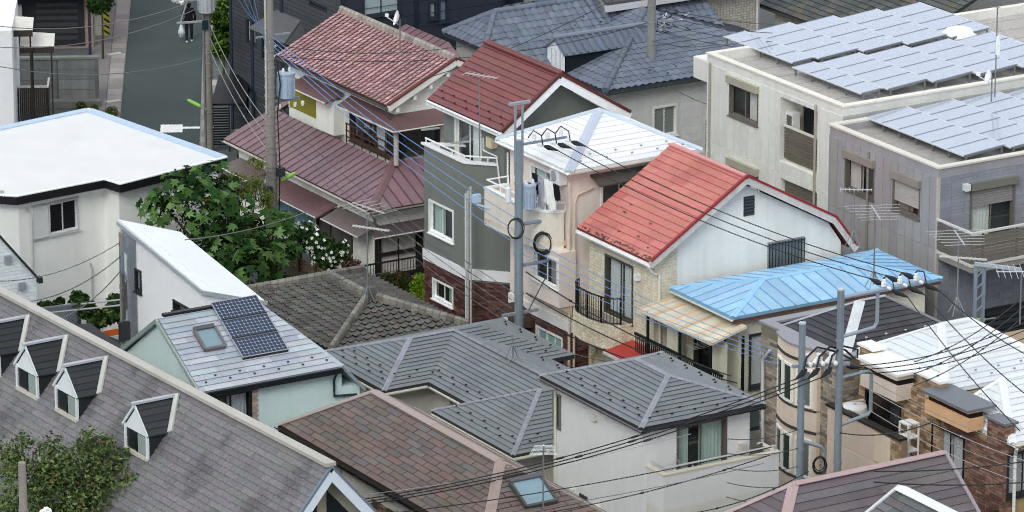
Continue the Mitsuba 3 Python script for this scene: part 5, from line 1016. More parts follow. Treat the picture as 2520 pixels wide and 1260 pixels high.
h.piece('balcony_coping', M('2c2826', .1).prism(sbox(-8.06, -34.6, -7.8, b0[1] + .04), pz, pz + .07), 'semi'); m = M('8a6f52', .2)
h.piece('balcony_pier', M('8a7660', .3).box(-7.98, -7.8, -34.6, -33.3, 0, pz)); cladding(h, Face('W', -7.98), (-34.6, .5, -33.3, pz), .3, .095, '8a6f52', cols=TAN, joined=True, name='brick_facing', holder='balcony_pier', brick=True, var=.1)
k = thing('air_conditioner', 'white drum-shaped cover standing on the tan brick house balcony', 'cover'); q = (-7.66, -31.7, 5.19); M('e8e8e6', .1).lathe((-7.5, -31.6, pz - 1), [(.35, 0), (.38, .6), (.36, 1.05), (.33, 1.12), (.05, 1.15)], 16).put(k, 'semi', True)
k = thing('step_stool', 'white plastic shelf and stool at the end of the tan brick house balcony', 'shelf'); m = M('e9ebec', .1)
for z in (pz - .5, pz - .1, pz + .3): m.box(-7.6, -7.2, -34.35, -33.9, z, z + .04)
for x in (-7.58, -7.22):
    for y in (-34.33, -33.92): m.box(x - .02, x + .02, y - .02, y + .02, pz - .95, pz + .34)
m.put(k, 'semi')
R = Roof(h, [Body(-6.5, -2.3, -34.6, -30.2, W=(6.1, .62), S=(6.1, .40), N=(6.1, .55), E=(6.1, .66))], deck='dcdfe2', t=.1)
R.cover('WSEN', 'roof_course', 9, .235, 'e2e6ea', t=.03, gap=.002, var=.012, grime=.1, bsdf='semi', stagger=0)
zr = 0; yy = (-34.6 * .40 + -30.2 * .55) / .95; q = .40 * (yy + 34.6); R.caps([((-6.5, -34.6), (-6.5 + q / .62, yy)), ((-6.5 + q / .62, yy), (-2.3 - q / .66, yy)), ((-2.3, -34.6), (-2.3 - q / .66, yy))], 'flat', 'f0f2f4', r=.1, seg=4, grime=.05); R.guards('S', (.3, .55), -5.5, -2, .8, c='90949a')
R.caps([((-6.5, -30.2), (-6.5 + q / .62, yy))], 'flat', 'f0f2f4', r=.07, seg=4, grime=.05)

h = House('red_brick_house', 'red-brown brick row house with orange box fascia, grey parapets and a white hip roof', wall='a08a64', grime=.2)
PXX = -6.75; FW, FS = Face('W', PXX), Face('S', -37.75)
h.solid(mcube(PXX, -.4, -37.75, -34.8, 0, 5.45)).solid(mcube(PXX, PXX + .3, -37.75, -37.0, 5.4, 6.05)).solid(mcube(PXX, PXX + .3, -35.4, -34.8, 5.4, 6.2))
r = (-35.92, -34.37, 3.66, 5.14); h.window(FW, (r[0], r[1], 2.6, r[3]), frame='15171b', fw=.06, sashes=2, curtain=[(0, .5), (.5, 1)], ccol='b6bcc0', dark='202226')
r = (-6.64, -5.49, 4.59, 5.28); h.window(FS, (r[0], r[1], 3.9, r[3] - .1), frame='2a2c30', sashes=2, curtain=[(0, 1)], ccol='b9bcc0'); h.done()
a = (-36.68, -34.63, 6.03, 6.21); box_fascia(h, -7.25, a[0], a[1], ((a[2] + .12, a[3]), (a[2] - .42, a[2] - .04)), 'dcae86', '')
h.piece('coping', M('6f7178', .1).prism(sbox(-7.32, a[0] - .06, -6.3, a[1] + .1), a[3], a[3] + .07), 'semi'); h.piece('coping', M('6f7178', .1).prism(sbox(-6.85, -37.83, -6.35, -36.95), 6.05, 6.12), 'semi'); h.piece('coping', M('6f7178', .1).prism(sbox(-6.85, -35.45, -6.3, -34.75), 6.2, 6.27), 'semi')
for q in ((-37.75, 0, -36.95, 6.05), (-35.4, 0, -34.8, 6.2), (-36.95, 0, -35.4, 5.4)): cladding(h, FW, q, .3, .095, '6a4a40', cols=RD, joined=True, name='brick_facing', brick=True, var=.06, hue=.012, t=.03, gap=.016)
cladding(h, FS, (PXX - .02, 0, PXX + .35, 6.05), .3, .095, '6a4a40', cols=RD, joined=True, name='brick_facing', brick=True, var=.06, hue=.012, t=.02, gap=.016); cladding(h, FS, (PXX + .35, 0, -2, 2.9), .3, .095, '6a4a40', cols=RD, joined=True, name='brick_facing', brick=True, var=.06, hue=.012, t=.02, gap=.016)
R = Roof(h, [Body(-6.7, -1.0, -38.05, -34.9, W=(5.6, .8), S=(5.6, .45), N=(5.6, 1.2))], deck='dcdfe2', t=.1)
R.cover('WSN', 'roof_course', 9, .235, 'e2e6ea', t=.03, gap=.002, var=.012, grime=.1, bsdf='semi', stagger=0)
yy = (-38.05 * .45 - 34.9 * 1.2) / 1.65; q = .45 * (yy + 38.05); R.caps([((-6.7, -38.05), (-6.7 + q / .8, yy)), ((-6.7 + q / .8, yy), (-1.0, yy)), ((-6.7, -34.9), (-6.7 + q / .8, yy))], 'flat', 'f0f2f4', r=.09, seg=4, grime=.05); R.guards('S', (.3, .55), -6, -2, .8, c='90949a')
h.gutter((-6.7, -38.12, 5.55), (-1.0, -38.12, 5.55), 'd5cdbf'); h.pipe([(-6.6, -38.1, 5.45), (-6.45, -37.85, 5.15), (-6.45, -37.85, .2)], .05, 'e6e6e4'); h.piece('canopy', M('2a2e34', .1).box(-5.2, -3, -38.6, -37.75, 1.6, 1.75), 'semi')
railing('balcony_railing', 'dark brown balcony railing below the tall curtained window of the red brick house', [(-6.8, -35.3, 2.4), (-7.5, -35.3, 2.4), (-7.5, -37.6, 2.4), (-6.8, -37.6, 2.4)], 0, 1.1, c='3a302c', top='3a302c')
railing('balcony_railing', 'short black railing at the end of the tan brick house balcony', [(-8.0, -34.6, pz - 2.4), (-8.0, -35.4, pz - 2.4)], 0, 1.4, c='26221f', top='26221f')

# ------------------------------------------------------------------ purple-grey roof in the right foreground, and the gable in front of it
h = House('mauve_roof_house', 'house with a mauve-grey slate roof and pinkish ridge caps in the right foreground', wall='b5aca4')
h.solid(mcube(-16.9, -9.85, -40.8, -36.2, 0, 4.0)).done()
p = (-14.36, -38.58, 6); q = (-9.47, -38.53, 6); yr = (p[1] + q[1]) / 2; zr = 6.0
R = Roof(h, [Body(p[0] - 2.6, q[0] + .05, yr - 2.6, yr + 2.6, W=(zr - 2.0, .77), S=(zr - 2.0, .77), N=(zr - 2.0, .77))], deck='4a4446', t=.14)
R.cover('WSN', 'roof_course', 3.6, .265, '6b6166', cols=['6a6367', '6f686b', '665f63'], t=.03, gap=.003, var=.025, grime=.25, stagger='rand')
R.caps([((p[0], yr), (q[0] + .05, yr)), ((p[0] - 2.6, yr - 2.6), (p[0], yr)), ((p[0] - 2.6, yr + 2.6), (p[0], yr))], 'flat', 'b29a9c', r=.12, seg=5, grime=.12)
h.piece('verge_trim', M('9c9499', .1).bar((q[0] + .06, yr, zr + .02), (q[0] + .06, yr - 2.6, zr - 2.0), .1, .1), 'semi'); R.guards('S', (1.35,), q[0] - .9, q[0], 3, c='8a8a90')
h = House('front_gable_house', 'grey slate gable roof with a broad white ridge cap at the bottom right edge', wall='b0aca6')
p = (-12.74, -41.16, 6.4); q = (-12.45, -43.67, 6.4)
h.solid(mcube(p[0] - 2.6, p[0] + 2.6, q[1] - 4, p[1] - .3, 0, 4.6)).done()
R = Roof(h, [Body(p[0] - 3, p[0] + 3, q[1] - 5, p[1], W=(6.4 - 3 * .54, .54), E=(6.4 - 3 * .54, .54))], deck='3a3c3e', t=.14)
R.cover('WE', 'roof_slate', .62, .25, '5d6264', cols=['5d6264', '676a6b', '54595b', '6a6560'], t=.03, gap=.005, var=.07, grime=.5, stagger='rand')
R.caps([((p[0], p[1]), (p[0], q[1] - 5))], 'flat', 'dfe4e6', r=.16, seg=8, grime=.1); h.piece('verge_trim', M('c9ced0', .1).bar((p[0] - 3, p[1] + .02, 6.4 - 1.6), (p[0], p[1] + .02, 6.42), .1, .08), 'semi')

# ------------------------------------------------------------------ background: blue-grey tiled house
h = House('blue_tile_house', 'house with a blue-grey wavy tile hip roof and a small dormer', wall='c4c3be', grime=.25)
h.solid(mcube(4.7, 13, 1.15, 9, 0, 5.1)).solid(mcube(2.45, 12, 5.7, 8.0, 0, 5.9)); FS = Face('S', 1.15)
r = (6.56, 7.57, 3.08, 4.3); h.window(FS, (r[0], r[1], r[2], r[3] - .1), frame='d8d8d4', sashes=2, frost='777a76'); h.done()
cladding(h, FS, (r[1] + .2, 0, 12, 4.9), .9, .3, 'c6c5c2', gap=.012, name='wall_panel', var=.03)
B0 = Body(4.3, 13.5, .76, 13, W=(5.2, .31), S=(5.2, .31), E=(5.2, .31), N=(5.2, .31))
B1 = Body(2.05, 12, 1.0, 8.25, shape=Polygon([(2.05, 5.35), (2.05, 8.25), (12, 8.25), (12, 3.2), (2.2, 3.2), (2.2, 5.35)]), W=(6.0, .7), S=(6.0, .62, 5.35), N=(6.0, .62))
R = Roof(h, [B0, B1], deck='3c424c', t=.12)
BL = ['687080', '616978', '707887', '6a7282']
R.cover('WSN', 'roof_tile', .3, .33, '596170', 'roll', amp=.05, t=.025, gap=.0, cols=BL, var=.012, hue=.006, grime=.2, bsdf='semi', stagger=0, jit=.001)
d0 = 3.2; R.caps([((4.3, .76), (4.3 + 4.5, .76 + 4.5))], 'round', '616978', r=.13, seg=.8)
yr = 6.8; z_ = 6.0 + .62 * 1.45; xr = 2.05 + (z_ - 6.0) / .7; R.caps([((2.05, 5.35), (xr, yr)), ((2.05, 8.25), (xr, yr)), ((xr, yr), (6.8, yr))], 'round', '6b7484', r=.12, seg=.8)
R.guards('S', (.45, .8), 5, 12, 1.1, c='30343c'); h.gutter((4.3, .68, 5.12), (13, .68, 5.12), '3a3f3c')
dm = part(h.k, 'dormer'); yc, xf, zd = 4.0, 4.25, 6.42; hw = .6
ze = zd - .42
M('22282e', .2).hexa([(xf + .05, yc - hw, 4.9), (8.0, yc - hw, 5.9), (8.0, yc + hw, 5.9), (xf + .05, yc + hw, 4.9), (xf + .05, yc - hw, ze), (8.0, yc - hw, ze), (8.0, yc + hw, ze), (xf + .05, yc + hw, ze)]).put(dm, 'matte')
M('e8eaee', .1).add([(xf, yc - hw, 5.2), (xf, yc + hw, 5.2), (xf, yc + hw, ze + .05), (xf, yc, zd - .04), (xf, yc - hw, ze + .05)], [[0, 1, 2], [0, 2, 3], [0, 3, 4]]).put(part(dm, 'louvre_panel'), 'semi')
for i in range(3): y = yc - .3 + i * .3; M('c4c8ce', .1).box(xf - .02, xf - .003, y - .03, y + .03, 5.22, ze).put(part(dm, 'louvre'), 'semi')
for s in (-1, 1):
    for i in range(12):
        x0 = xf - .1 + i * .3; m = M(tint('687080', .03), .2); q = [(x0, yc + s * (hw + .12), ze - .06), (x0 + .29, yc + s * (hw + .12), ze - .06), (x0 + .29, yc, zd), (x0, yc, zd)]; m.slab(q if s < 0 else q[::-1], .03); m.tube([(x0 + .1, yc + s * (hw + .12), ze - .03), (x0 + .1, yc, zd + .03)], .05, 6); m.put(part(dm, 'roof_tile'), 'semi')
M('7d8694', .1).tube([(xf - .15, yc, zd + .05), (8.0, yc, zd + .05)], .09, 8).put(part(dm, 'ridge_cap'), 'semi')

# ------------------------------------------------------------------ background: dark navy building, beige brick house, grey slate roof
h = House('navy_building', 'tall dark navy clapboard building with pale windows at the top of the picture', 'building', wall='343a44', grime=.15)
nx, ny = (-0.61, 19.76, 0)[0], 11.0
h.solid(mcube(nx, 6.2, ny, (-0.61, 19.76, 0)[1], 0, 13)).solid(mcube(6.2, 9.5, ny + .9, 18, 0, 13)); FW, FS = Face('W', nx), Face('S', ny)
yN = (-0.61, 19.76, 0)[1]
for r, f in (((17.69, 18.47, 3.74, 4.67), 'b6b8b4'), ((17.78, 18.6, 0.9, 1.89), '8b9396'), ((16.89, 17.25, 3.36, 4.39), '5d6a70'), ((12.14, 13.47, 6.28, 6.45), '7a8084')): h.window(Face('W', nx), (max(r[0], ny + .3), min(r[1], yN - .1), r[2], r[3]), frame='2a3038', sashes=1, frost=f, depth=.15, sill=False)
for r, f in (((0.26, 1.82, 6.2, 7.47), '9fb0b4'), ((3.03, 3.37, 5.76, 6.42), '8f9b9a'), ((3.46, 3.84, 5.59, 6.45), '6f7a8a')): h.window(FS, r, frame='2e343e', sashes=2 if f[0] == '9' else 1, frost=f, depth=.15)
h.done()
cladding(h, FW, (ny, 0, yN, 13), 40, .16, '4b4e52', gap=.02, t=.025, name='siding_board', var=.05, cols=['4b4e52', '46494e'])
for y in (yN - .05, yN - 1.75, ny + 4.6): h.piece('corner_trim', FW.bx(M('2a3040', .1), y - .1, y + .1, 0, 13, 0, .06), 'semi')
for x in (nx, nx + 3.1, 6.2): h.piece('corner_trim', FS.bx(M('262c36', .1), x - .08, x + .08, 0, 13, 0, .05), 'semi')
for i in range(20): h.piece('wall_groove', FS.bx(M('2a303a', .1), nx + .1, 6.1, 2 + i * .5, 2.02 + i * .5, 0, .012))
m = M('55565a', .3); q = (-0.7, 14.82, 5.23); a, b = q[1] + 1.6, q[1] - 1.2
m.slab([(nx - 1.0, b, q[2] - .4), (nx, b + .5, q[2] + .25), (nx, a - .4, q[2] + .25), (nx - 1.0, a, q[2] - .4)][::-1], .06); m.slab([(nx - 1.0, b, q[2] - .4), (nx, b, q[2] - .4), (nx, b + .5, q[2] + .25)], .04); h.piece('porch_roof', m, 'semi')
h = House('beige_brick_house', 'beige textured-brick house wall with a tall dark window and white eaves', wall='a9a59b', grime=.2)
by = 6.2; FS = Face('S', by); x0 = (9.65, 6.2, 5.14)[0]; x1 = (14.47, 6.2, 5.12)[0]
h.solid(mcube(x0 - 2, x1, by, 14, 0, 7.0)); r = (11.48, 12.23, 4.83, 6.01); h.window(FS, r, frame='5a5250', fw=.09, sashes=2, frost='55656a'); h.done()
cladding(h, FS, (x0 - 2, 3, x1, 7.0), .13, .1, 'b3afa5', gap=.02, t=.03, var=.06, joined=True, name='wall_brick')
h.piece('eave_board', M('c9ccce', .1).box(x0 - 2.2, x1, by - .5, by - .35, 6.6, 6.85), 'semi'); h.piece('roof', M('56585c', .3).hexa([(x0 - 2.2, by - .5, 6.85), (x1 + .2, by - .5, 6.85), (x1 + .2, 14, 10), (x0 - 2.2, 14, 10), (x0 - 2.2, by - .5, 6.95), (x1 + .2, by - .5, 6.95), (x1 + .2, 14, 10.1), (x0 - 2.2, 14, 10.1)]), 'matte')
h.pipe([(x1 - .15, by - .08, 6.5), (x1 - .15, by - .08, 1)], .05, 'cfcfcf')
h = House('grey_slate_roof_house', 'dark weathered slate roof at the top right behind the solar panels', wall='c4c2bc')
p, q = (15.38, 7.38, 5.5), (16.8, 0.83, 5.5); h.solid(mcube(p[0] + .4, 27, q[1] + 1, p[1] - .3, 0, 5.4)).done()
R = Roof(h, [Body(p[0], 28, q[1] - 2, p[1] + .2, W=(5.5, .45))], deck='3b3d3e', t=.12)
R.cover('W', 'roof_slate', .45, .26, '4f5354', cols=['4f5354', '585b5b', '484c4d', '5a5750'], t=.03, gap=.006, var=.07, grime=.5, stagger=.5, limit=200)
h.gutter((p[0] - .06, p[1], 5.45), (p[0] - .06, q[1] - 2, 5.45), '4a4848')

# ------------------------------------------------------------------ top left: apartment with steel balcony, concrete wall, white wall with canopies
h = House('pink_apartment', 'old apartment with pink-beige walls, a navy steel balcony and dark sliding doors', 'apartment building', wall='98877f', grime=.4)
n0 = len(scene); o = np.array((-0.35, 32.6, 0)); oy = float(np.dot(o, RV)); ou = float(np.dot(o, RU))
def bo(m, u0, u1, v0, v1, z0, z1, c=None): return m.hexa([street(a, b, z) for z in (z0, z1) for a, b in ((u0, v0), (u1, v0), (u1, v1), (u0, v1))], c)
k = h.k; bo(M('98877f', .4), ou - 8, ou + .1, oy + 1.2, oy + 9, 0, 7).put(part(k, 'wall'), 'matte')
bo(M('3a4152', .2), ou - 8, ou + .05, oy - .05, oy + 1.2, 2.55, 2.85).put(part(k, 'balcony_beam'), 'semi')
for u in (ou, ou - 3.1, ou - 6.9): bo(M('2f3644', .2), u - .06, u + .06, oy - .06, oy + .06, 0, 5).put(part(k, 'steel_post'), 'semi')
for i in range(66): u = ou - .1 - i * .11; bo(M('8f8b86' if i % 1 == 0 else '', .3), u - .03, u + .03, oy - .03, oy, 2.9, 3.9).put(part(k, 'balcony_slat'), 'semi')
bo(M('2d2f33', .2), ou - 8, ou, oy + .05, oy + .1, 2.85, 3.9).put(part(k, 'balcony_screen'), 'matte')
for u0, u1, c in ((ou - 3.0, ou - .25, '2f2f34'), (ou - 6.4, ou - 4.75, '1e232b')): bo(M(c, .2), u0, u1, oy + 1.12, oy + 1.25, .15, 2.35).put(part(k, 'door'), 'gloss')
for i in range(7): bo(M('3d3b40', .3), ou - 2.2, ou - .5, oy + 1.08, oy + 1.115, .4 + i * .28, .55 + i * .28).put(part(k, 'shutter_slat'), 'semi')
bo(M('b9bcba', .2), ou - 3.0, ou - 2.75, oy + .9, oy + 1.15, 1.1, 1.9).put(part(k, 'meter_box'), 'semi')
k = thing('hazard_sign', 'pale board with black and yellow hazard stripes on the street corner', 'sign'); q = np.array((0.59, 33.69, 0.4)); su, sv = float(np.dot(q, RU)), float(np.dot(q, RV))
bo(M('a3a09a', .3), su - .22, su + .2, sv - .04, sv + .04, .5, 1.75).put(part(k, 'board'), 'matte'); bo(M('a39a3c', .2), su + .2, su + .45, sv - .06, sv + .02, .5, 1.75).put(part(k, 'striped_board'), 'semi')
for i in range(5):
    z = .5 + i * .25; m = M('1c1c16', .1); m.hexa([street(su + .205, sv - .066, z + .17), street(su + .445, sv - .066, z), street(su + .445, sv - .066, z + .1), street(su + .205, sv - .066, z + .25), street(su + .205, sv - .061, z + .17), street(su + .445, sv - .061, z), street(su + .445, sv - .061, z + .1), street(su + .205, sv - .061, z + .25)]); m.put(part(k, 'stripe'), 'semi')
k = thing('concrete_wall', 'stained grey concrete panel wall with a pale coping beside the back street', 'wall'); a = np.array((-6.28, 27.31, 1.9)); b = np.array((-3.46, 25.62, 1.9)); wv = float(np.dot(b, RV)); u1 = float(np.dot(b, RU)); u0 = u1 - 4.6
bo(M('5e6060', .5), u0, u1, wv, wv + .15, 0, 1.86).put(part(k, 'core'), 'matte')
for i in range(3):
    for j in range(4): bo(M(tint('7d7f7e' if i == 2 else '6a6c6c', .06), .95), u0 + .03 + i * 1.53, u0 + 1.53 + i * 1.53 - .03, wv - .03, wv + .01, .25 + j * .4, .25 + j * .4 + .385).put(part(k, 'panel'), 'matte')
bo(M('767876', .5), u0 - .05, u1 + .1, wv - .08, wv + .22, 1.86, 1.95).put(part(k, 'coping'), 'matte'); bo(M('6a6b6a', .5), u1 - .1, u1 + .05, wv - .06, wv + .2, 0, 1.86).put(part(k, 'pillar'), 'matte')
bo(M('73716d', .6), u0 - .3, u1 + .1, wv - .5, wv - .05, 0, .28).put(part(k, 'footing'), 'matte'); labels_c = k
h = House('white_corner_house', 'strip of bright white house wall at the left edge with corrugated canopies', wall='e6e8ea', grime=.1)
p = (-11.27, 16.6, 6); cx, cy = p[0], p[1]; ph = math.radians(0)
bo(M('e6e8ea', .1), float(np.dot(p, RU)) - 4, float(np.dot(p, RU)), float(np.dot(p, RV)), float(np.dot(p, RV)) + 5, 0, 6.0).put(part(h.k, 'wall'), 'matte')
pu, pv = float(np.dot(p, RU)), float(np.dot(p, RV))
for (px, nm) in ((0, 'upper'), (1, 'lower')):
    k = thing('corrugated_canopy', nm + ' of the two white corrugated canopies beside the white wall at the left edge', 'canopy', None)
    q = np.array([(-10, 17.48, 5.9), (-9.2, 17.39, 5.2)][px]); qu, qv = float(np.dot(q, RU)), float(np.dot(q, RV)); cm = M('d9d6cf', .3); w = 1.3 if px == 0 else 1.25
    for i in range(7):
        f = lambda t: (qv - .1 + 1.2 * t, q[2] - .25 + .28 * math.sin(math.pi * min(t * .9 + .1, 1) * .5) * 1.0); (v0, z0), (v1, z1) = f(i / 7), f((i + 1) / 7)
        cm.hexa([street(qu - w, v0, z0), street(qu, v0, z0 - .1), street(qu, v1, z1 - .1), street(qu - w, v1, z1), street(qu - w, v0, z0 + .03), street(qu, v0, z0 - .07), street(qu, v1, z1 - .07), street(qu - w, v1, z1 + .03)])
    cm.put(part(k, 'sheet'), 'semi'); bo(M('3a302c', .2), qu - w, qu, qv - .16, qv - .08, q[2] - .45, q[2] - .22).put(part(k, 'beam'), 'semi')
    for u in (qu - .1, qu - .8): bo(M('332c2a', .2), u - .03, u + .03, qv - .14, qv - .08, 1.5, q[2] - .3).put(part(k, 'post'), 'semi')
k = thing('stair_screen', 'dark brown ribbed steel stair enclosure with a white top edge by the white wall', 'screen'); a = np.array((-9.04, 18.33, 3.2)); au, av = float(np.dot(a, RU)), float(np.dot(a, RV))
for i in range(17): bo(M(tint('3a322e', .1), .2), au - .02 - (i + 1) * .075, au - .035 - i * .075, av - .02, av + .02, .6, 3.15).put(part(k, 'rib'), 'semi')
bo(M('e0dcd6', .1), au - 1.32, au + .02, av - .04, av + .04, 3.15, 3.22).put(part(k, 'top_edge'), 'semi'); bo(M('2e2826', .1), au - .04, au, av + .03, av + 1.2, .6, 3.15).put(part(k, 'side'), 'semi'); bo(M('e0dcd6', .1), au - .05, au + .02, av + .04, av + 1.2, 3.15, 3.22).put(part(k, 'top_edge'), 'semi')

# ------------------------------------------------------------------ utility poles, transformers, wires
def pole(label, x, y, h, r0=.16, r1=.11, c='8d8a84', bands=(), steps=True, bsdf='matte', cap=None):
    k = thing('utility_pole', label, 'utility pole'); m = M(c, .45)
    m.tube([(x, y, -.1), (x, y, h * .5), (x, y, h)], [r0, (r0 + r1) / 2, r1], 14); m.put(part(k, 'shaft'), bsdf, smooth=40)
    for z in bands: M('a6a5a0' if bsdf == 'matte' else '9aa4ad', .2).lathe((x, y, z), [(r0 + (r1 - r0) * z / h + .004, -.03), (r0 + (r1 - r0) * z / h + .018, -.028), (r0 + (r1 - r0) * z / h + .018, .028), (r0 + (r1 - r0) * z / h + .004, .03)], 12).put(part(k, 'band'), 'metal')
    if steps:
        for i in range(int((h - 2) / .45)): z = 2 + i * .45; s = 1 if i % 2 else -1; M('9b9b98', .2).bar((x, y, z), (x + .26 * s * .86, y + .26 * s * .5, z), .018, .018).put(part(k, 'step_bolt'), 'metal')
    if cap: M(cap, .1).lathe((x, y, h), [(r1 + .01, -.02), (r1 + .01, .02), (.01, .05)], 12).put(part(k, 'cap'), 'semi')
    return k
def arm(k, a, b, w=.07, c='9fa9b2', name='cross_arm'): M(c, .2).bar(a, b, w, w).put(part(k, name), 'metal')
def pipe_arm(k, pts, r=.045, c='9aa6b2'): M(c, .2).tube(pts, r, 8).put(part(k, 'pipe_arm'), 'metal', smooth=40)
def insulator(k, p, ax=(0, 0, 1), s=1.0, c='eeeef0'):
    prof = [(.03, 0), (.075, .02), (.075, .06), (.04, .07), (.075, .09), (.075, .13), (.04, .14), (.065, .16), (.06, .21), (.01, .23)]
    M(c, .05).lathe(p, [(r * s, z * s) for r, z in prof], 9, ax).put(part(k, 'insulator'), 'gloss', smooth=40)
def sleeve(k, p, d, L=.42, c='16181b'):
    d = np.array(d, float); d /= np.linalg.norm(d); p = np.array(p, float); M(c, .1).tube([p, p + d * L * .3, p + d * L * .75, p + d * L], [.035, .085, .045, .015], 8).put(part(k, 'wire_cover'), 'semi', smooth=40)
def catenary(a, b, sag, n=14):
    a, b = np.array(a, float), np.array(b, float); t = np.linspace(0, 1, n); p = a + (b - a) * t[:, None]; p[:, 2] -= sag * 4 * t * (1 - t); return p
def wire(a, b, sag, r, c, label, group=None, knots=0, cat='cable', name='overhead_cable'):
    m = M(c, .1); pts = catenary(a, b, sag, 18); m.tube(pts, r, 5, caps=False)
    k = num(name); labels[k] = {'label': label, 'category': cat}
    if group: labels[k]['group'] = group
    m.put(k, 'semi', smooth=True)
    if knots:
        for i in range(knots):
            t = .08 + .84 * rng.random(); q = catenary(a, b, sag, 200); j = int(t * 198); M(c, .1).tube([q[j], q[min(j + 2, 199)]], r * 1.9, 6).put(part(k, 'splice'), 'semi')
def coil(label, p, nrm, r=.22, c='1b1c1e', turns=4, rr=.02):
    n = np.array(nrm, float); n /= np.linalg.norm(n); a = np.cross(n, (0, 0, 1)); a /= np.linalg.norm(a); b = np.cross(n, a); m = M(c, .1)
    for i in range(turns):
        R_, of = r * (.75 + .35 * rng.random()), n * (.04 * i - .06) + a * .05 * rng.random(); m.tube([np.array(p) + of + R_ * (a * math.cos(t) * .85 + b * math.sin(t) * 1.1) for t in np.linspace(0, 2 * math.pi, 18)], rr, 5)
    return one('cable_coil', m, label, 'cable coil', 'semi', smooth=True)
def transformer(label, x, y, z, r=.26, h=.75, c='a9b4c2'):
    k = thing('transformer', label, 'transformer'); M(c, .25).lathe((x, y, z), [(r * .85, 0), (r, .03), (r, h * .86), (r * 1.08, h * .88), (r * 1.08, h * .95), (r * .4, h)], 18).put(part(k, 'tank'), 'semi', smooth=40)
    for i in range(7): t = math.pi * (.75 + .9 * i / 6); M(c, .2).box(x + math.cos(t) * r - .012, x + math.cos(t) * (r + .05) + .012, y + math.sin(t) * r - .012, y + math.sin(t) * (r + .05) + .012, z + .1, z + h * .75).put(part(k, 'cooling_fin'), 'semi')
    for dx in (-.12, .12): M('e6e6e4', .1).lathe((x + dx, y, z + h * .96), [(.05, 0), (.06, .05), (.04, .06), (.05, .1), (.02, .16)], 8).put(part(k, 'bushing'), 'gloss')
    return k
def lamp(label, p, d, L=.62):
    d = np.array(d, float); d /= np.linalg.norm(d); p = np.array(p, float); k = thing('street_lamp', label, 'street lamp'); M('88bf4c', .1).tube([p, p + d * .05, p + d * L * .9, p + d * L], [.03, .075, .07, .02], 8).put(part(k, 'cover'), 'gloss', smooth=40); M('a8adb2', .2).bar(p - d * .35, p, .03, .03).put(part(k, 'bracket'), 'metal'); return k

A_, B_ = np.array([1.0, 0, 0]), np.array([0, 1.0, 0])
# concrete pole at the maroon house
P1 = (-8.56, 1.79, 0); x, y = P1[0], P1[1]
k = pole('tall banded concrete pole in front of the maroon tiled house', x, y, 13.5, .19, .15, '8f8b84', [1.2, 3.7, 3.95, 4.1, 4.6, 4.8, 5.2, 5.6, 5.9, 6.2, 6.6, 6.9, 7.3, 7.6, 7.9, 8.2])
arm(k, (x - .1, y, 6.35), (x + 1.2, y + .1, 6.35), .09); arm(k, (x - .5, y, 8.7), (x + .8, y, 8.7), .06)
transformer('pale blue-grey drum transformer hanging on the pole before the maroon tiled house', x + .62, y - .05, 6.45, .3, .95, 'a3b2c6')
for dx in (.3, .9, 1.2): insulator(k, (x + dx, y - .12, 6.28), (0, 0, -1), .8)
for i in range(16): insulator(k, (x + .3 * (rng.random() - .3), y + .3 * (rng.random() - .6), 7.6 + 1.3 * rng.random()), (rng.random() - .5, rng.random() - .5, rng.random() - .5), .45, '8a8f93' if i % 2 else 'd0d3d4')
M('2a2c2e', .1).tube([(x + .2, y - .15, 7.9), (x + .3, y - .2, 7.0), (x + .2, y - .15, 6.0), (x + .24, y - .2, 4.2), (x + .2, y - .15, 2)], .025, 6).put(part(k, 'down_cable'), 'semi'); M('9aa6ae', .2).tube([(x + .2, y + .02, .1), (x + .2, y + .02, 4.6)], .045, 7).put(part(k, 'conduit'), 'metal'); M('b9bbb6', .1).tube([(x - .19, y - .1, 6), (x - .17, y - .1, 13)], .03, 5).put(part(k, 'conduit'), 'semi')
lamp('small green street lamp low on the pole before the maroon house', (x + .3, y - .1, 3.55), (.9, -.1, .35)); one('junction_box', M('3a3c40', .2).box(x - .35, x - .1, y - .3, y - .05, 3.2, 3.45).box(x + .15, x + .4, y - .3, y - .1, 3.75, 4.05), 'dark junction boxes strapped to the pole before the maroon house', 'junction box', 'semi')
q1 = [(x, y, z) for z in (10.15, 9.9, 9.5, 9.1, 8.7, 7.2, 5.5, 4.8)]
# concrete pole by the back street
P2 = (-2.9, 17.33, 0); x2, y2 = P2[0], P2[1]
k = pole('concrete pole with a grey transformer standing at the edge of the back street', x2, y2, 12, .17, .14, '8b857e', [1.0, 1.6, 2.4, 3.0, 3.5, 3.9, 4.3, 4.7, 5.2, 5.6, 6.0])
transformer('grey drum transformer on the pole beside the back street', x2 - .12, y2 - .25, 5.5, .3, 1.1, 'a9b1b6'); arm(k, (x2 - 1.1, y2 + .3, 5.1), (x2, y2, 5.1), .07, 'c0c2c2'); arm(k, (x2 - 1.2, y2 + .3, 5.95), (x2 + .2, y2, 5.95), .07, 'c0c2c2'); arm(k, (x2 - .95, y2 + .3, 5.1), (x2 - .7, y2 + .2, 5.95), .05, 'c0c2c2', 'brace')
for i in range(12): insulator(k, (x2 - 1.3 + .55 * rng.random(), y2 + .3, 5.8 + .45 * rng.random()), (rng.random() - .5, rng.random() - .5, .6), .8)
M('d6d2c4', .1).tube([(x2 + .28, y2 - .1, 6.4), (x2 + .34, y2 - .1, 5.7), (x2 + .22, y2 - .1, 5.4), (x2 + .12, y2 - .1, 5.7)], .025, 6).put(part(k, 'loop_cable'), 'semi'); M('8d9296', .1).tube([(x2 - .2, y2 - .1, 0), (x2 - .2, y2 - .1, 6)], .04, 6).put(part(k, 'conduit'), 'metal')
